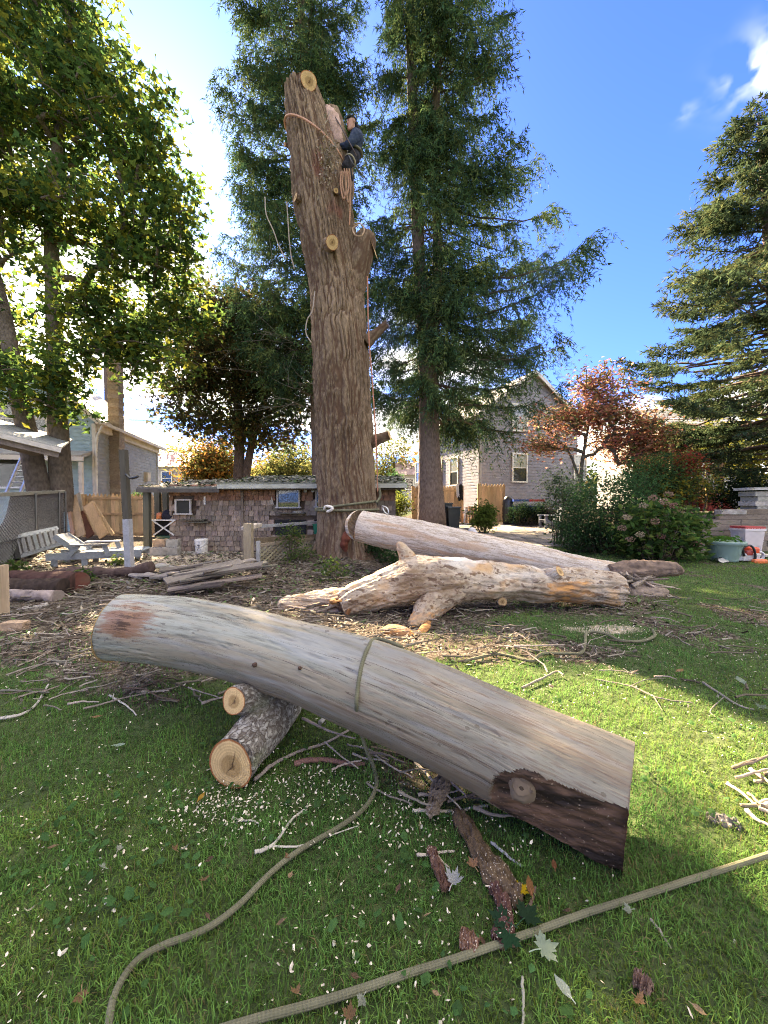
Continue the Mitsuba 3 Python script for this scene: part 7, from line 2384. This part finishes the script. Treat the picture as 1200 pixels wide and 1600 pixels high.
def leaf(label, px, py, size, col, rot, shape=FALLEN, curl=.3, tilt=(0, 0), lift=.04, name='fallen_leaf', group=None, bsdf='m_leaf'):
    s, f = shape
    c = G(px, py, lift)
    n = nz(np.array([tilt[0], tilt[1], 1.0]))
    t = nz(np.cross(n, [math.sin(rot), -math.cos(rot), 0]))
    b_ = np.cross(n, t)
    m = trimesh.Trimesh(np.column_stack([s, 0 * s[:, 0]]), f, process=False).subdivide()
    q = np.array(m.vertices)
    z = curl * (np.abs(q[:, 0]) ** 1.5) + curl * .6 * np.maximum(q[:, 1], 0) ** 2 + .10 * (meshkit.fbm(np.column_stack([q[:, 0] * 3, q[:, 1] * 3, 0 * q[:, 0] + px]), 2, 3) - .5)
    v = c + size * (q[:, :1] * b_ + q[:, 1:2] * t + z[:, None] * n)
    mb = MB(col).add(v, np.array(m.faces))
    st = spline([c - t * size * .1, c - t * size * .45 + n * size * .05, c - t * size * .8], 5)
    k = thing(name, label, 'leaf', group)
    part(k, 'blade', mb, bsdf, True)
    part(k, 'stalk', MB(np.array(col) * .8).tube(st, size * .018 + .0006, 4), 'm_cloth', True)


leaf('pale silver-green maple leaf lying upside down just below the straight rope', 848, 1482, .052, (.36, .42, .30), .2, curl=.15)
leaf('long folded pale grey-green leaf near the bottom right', 881, 1546, .040, (.38, .43, .36), 2.1, shape=OVAL, curl=.9)
leaf('large pale grey-green leaf lying on the shaded grass at the right', 1158, 1064, .085, (.30, .36, .27), 1.2, shape=OVAL, curl=.3)
leaf('small bright yellow leaf under the dark twig', 813, 1391, .032, (.55, .38, .02), .5, curl=.3)
leaf('dark green leaf left of the others, beside the yellow leaf', 787, 1438, .05, (.030, .065, .035), 2.6, curl=.2)
leaf('dark green leaf on the dark bark strip, right of the others', 822, 1432, .055, (.028, .060, .032), .6, curl=.2)
leaf('dark green leaf touching the straight rope', 795, 1462, .05, (.030, .070, .036), 4.2, curl=.2)
leaf('silvery crumpled leaf left of the dark bark strip', 708, 1378, .042, (.40, .41, .41), 1.0, curl=.8)
leaf('orange leaf at the foot of the support log', 314, 1246, .034, (.45, .25, .05), 1.4, shape=OVAL, curl=.5)
leaf('tan leaf on the grass at the left below the silver log', 151, 1120, .045, (.36, .22, .12), .1, shape=OVAL, curl=.3)
leaf('pale green leaf on the grass at the left', 186, 1164, .045, (.34, .42, .33), .15, shape=OVAL, curl=.15)
leaf('rust brown leaf standing beside the butt of the silver log', 866, 1352, .028, (.26, .115, .06), 1.3, shape=OVAL, curl=.6)
leaf('tan leaf on the grass before the butt of the silver log', 740, 1352, .030, (.33, .19, .11), 2.0, curl=.5)
leaf('brown leaf leaning beside the dark twig', 828, 1386, .040, (.28, .13, .06), 1.6, shape=OVAL, curl=.5, tilt=(.3, -.8))
leaf('green leaf at the lower left under the rope', 632, 1570 - 230, .03, (.07, .13, .04), 1.0, curl=.3)
leaf('pale upturned leaf right of the sunlit patch', 1062, 1048, .06, (.36, .22, .12), .4, shape=OVAL, curl=.4)
leaf('greenish grey leaf at the right edge above the brush pile', 1190, 1105, .05, (.20, .24, .17), .4, curl=.2)
for i in range(26):
    r = np.random.default_rng(700 + i)
    px, py = r.uniform(20, 1180), r.uniform(1300, 1590)
    if 560 < px < 1000 and py < 1380:
        px -= 480
    c = [(.27, .16, .09), (.34, .23, .14), (.30, .31, .24), (.16, .10, .07)][i % 4]
    leaf('small curled dry leaf lying in the foreground grass', px, py, r.uniform(.014, .026), np.array(c) * r.uniform(.8, 1.2), r.uniform(0, 6), OVAL if i % 2 else FALLEN, r.uniform(.5, 1.0), (r.normal(0, .3), r.normal(0, .3)), .03, group='small dry leaves in the foreground grass')


# aluminium ladder leaning before the blue house
ld_ = thing('ladder', 'aluminium ladder leaning in front of the blue house window at the left edge', 'ladder')
la0, la1 = P(8, 775, 12.3), P(33, 716, 12.9)
lx = np.array([.36, .10, 0])
for s in (0, 1):
    part(ld_, 'rail', MB((.52, .52, .52)).beam(la0 + lx * s, la1 + lx * s, .05, .08, up=(0, -1, .3)), 'm_metal')
for q in np.linspace(.06, .95, 7):
    a = la0 + (la1 - la0) * q
    part(ld_, 'rung', MB((.55, .55, .55)).tube([a, a + lx], .02, 8), 'm_metal', True)

# ---------------------------------------------------------------- look-alikes told apart by their place
ORD = 'first second third fourth fifth sixth seventh eighth ninth tenth eleventh twelfth thirteenth fourteenth fifteenth sixteenth seventeenth eighteenth nineteenth twentieth'.split()
ORD += ['twenty-' + w for w in ORD[:9]] + ['thirtieth'] + ['thirty-' + w for w in ORD[:9]]


def pixel_x(key):
    ks = [k for k in scene if k == key or k.startswith(key + '__')]
    v = np.vstack([meshkit.WRITTEN[scene[k]['filename']][0] for k in ks]).mean(0)
    return v[0] / v[1]


for grp, text in (('boards in the scrap heap before the shed', 'weathered board in the scrap heap before the shed'), ('slabs lying left of the scrap heap', 'flat broken slab lying left of the scrap heap'),
                  ('small dry leaves in the foreground grass', 'small curled dry leaf in the foreground grass'), ('broken branches among the litter', 'broken branch in the litter behind the silver log'),
                  ('twigs in the brush beneath the silver log', 'bare twig in the brush beneath the silver log'), ('branches in the brush pile at the right edge', 'bare branch in the brush pile at the right edge')):
    ks = sorted((k for k in labels if labels[k].get('group') == grp), key=pixel_x)
    for i, k in enumerate(ks):
        labels[k]['label'] = f'{text}, {ORD[i]} from the left'
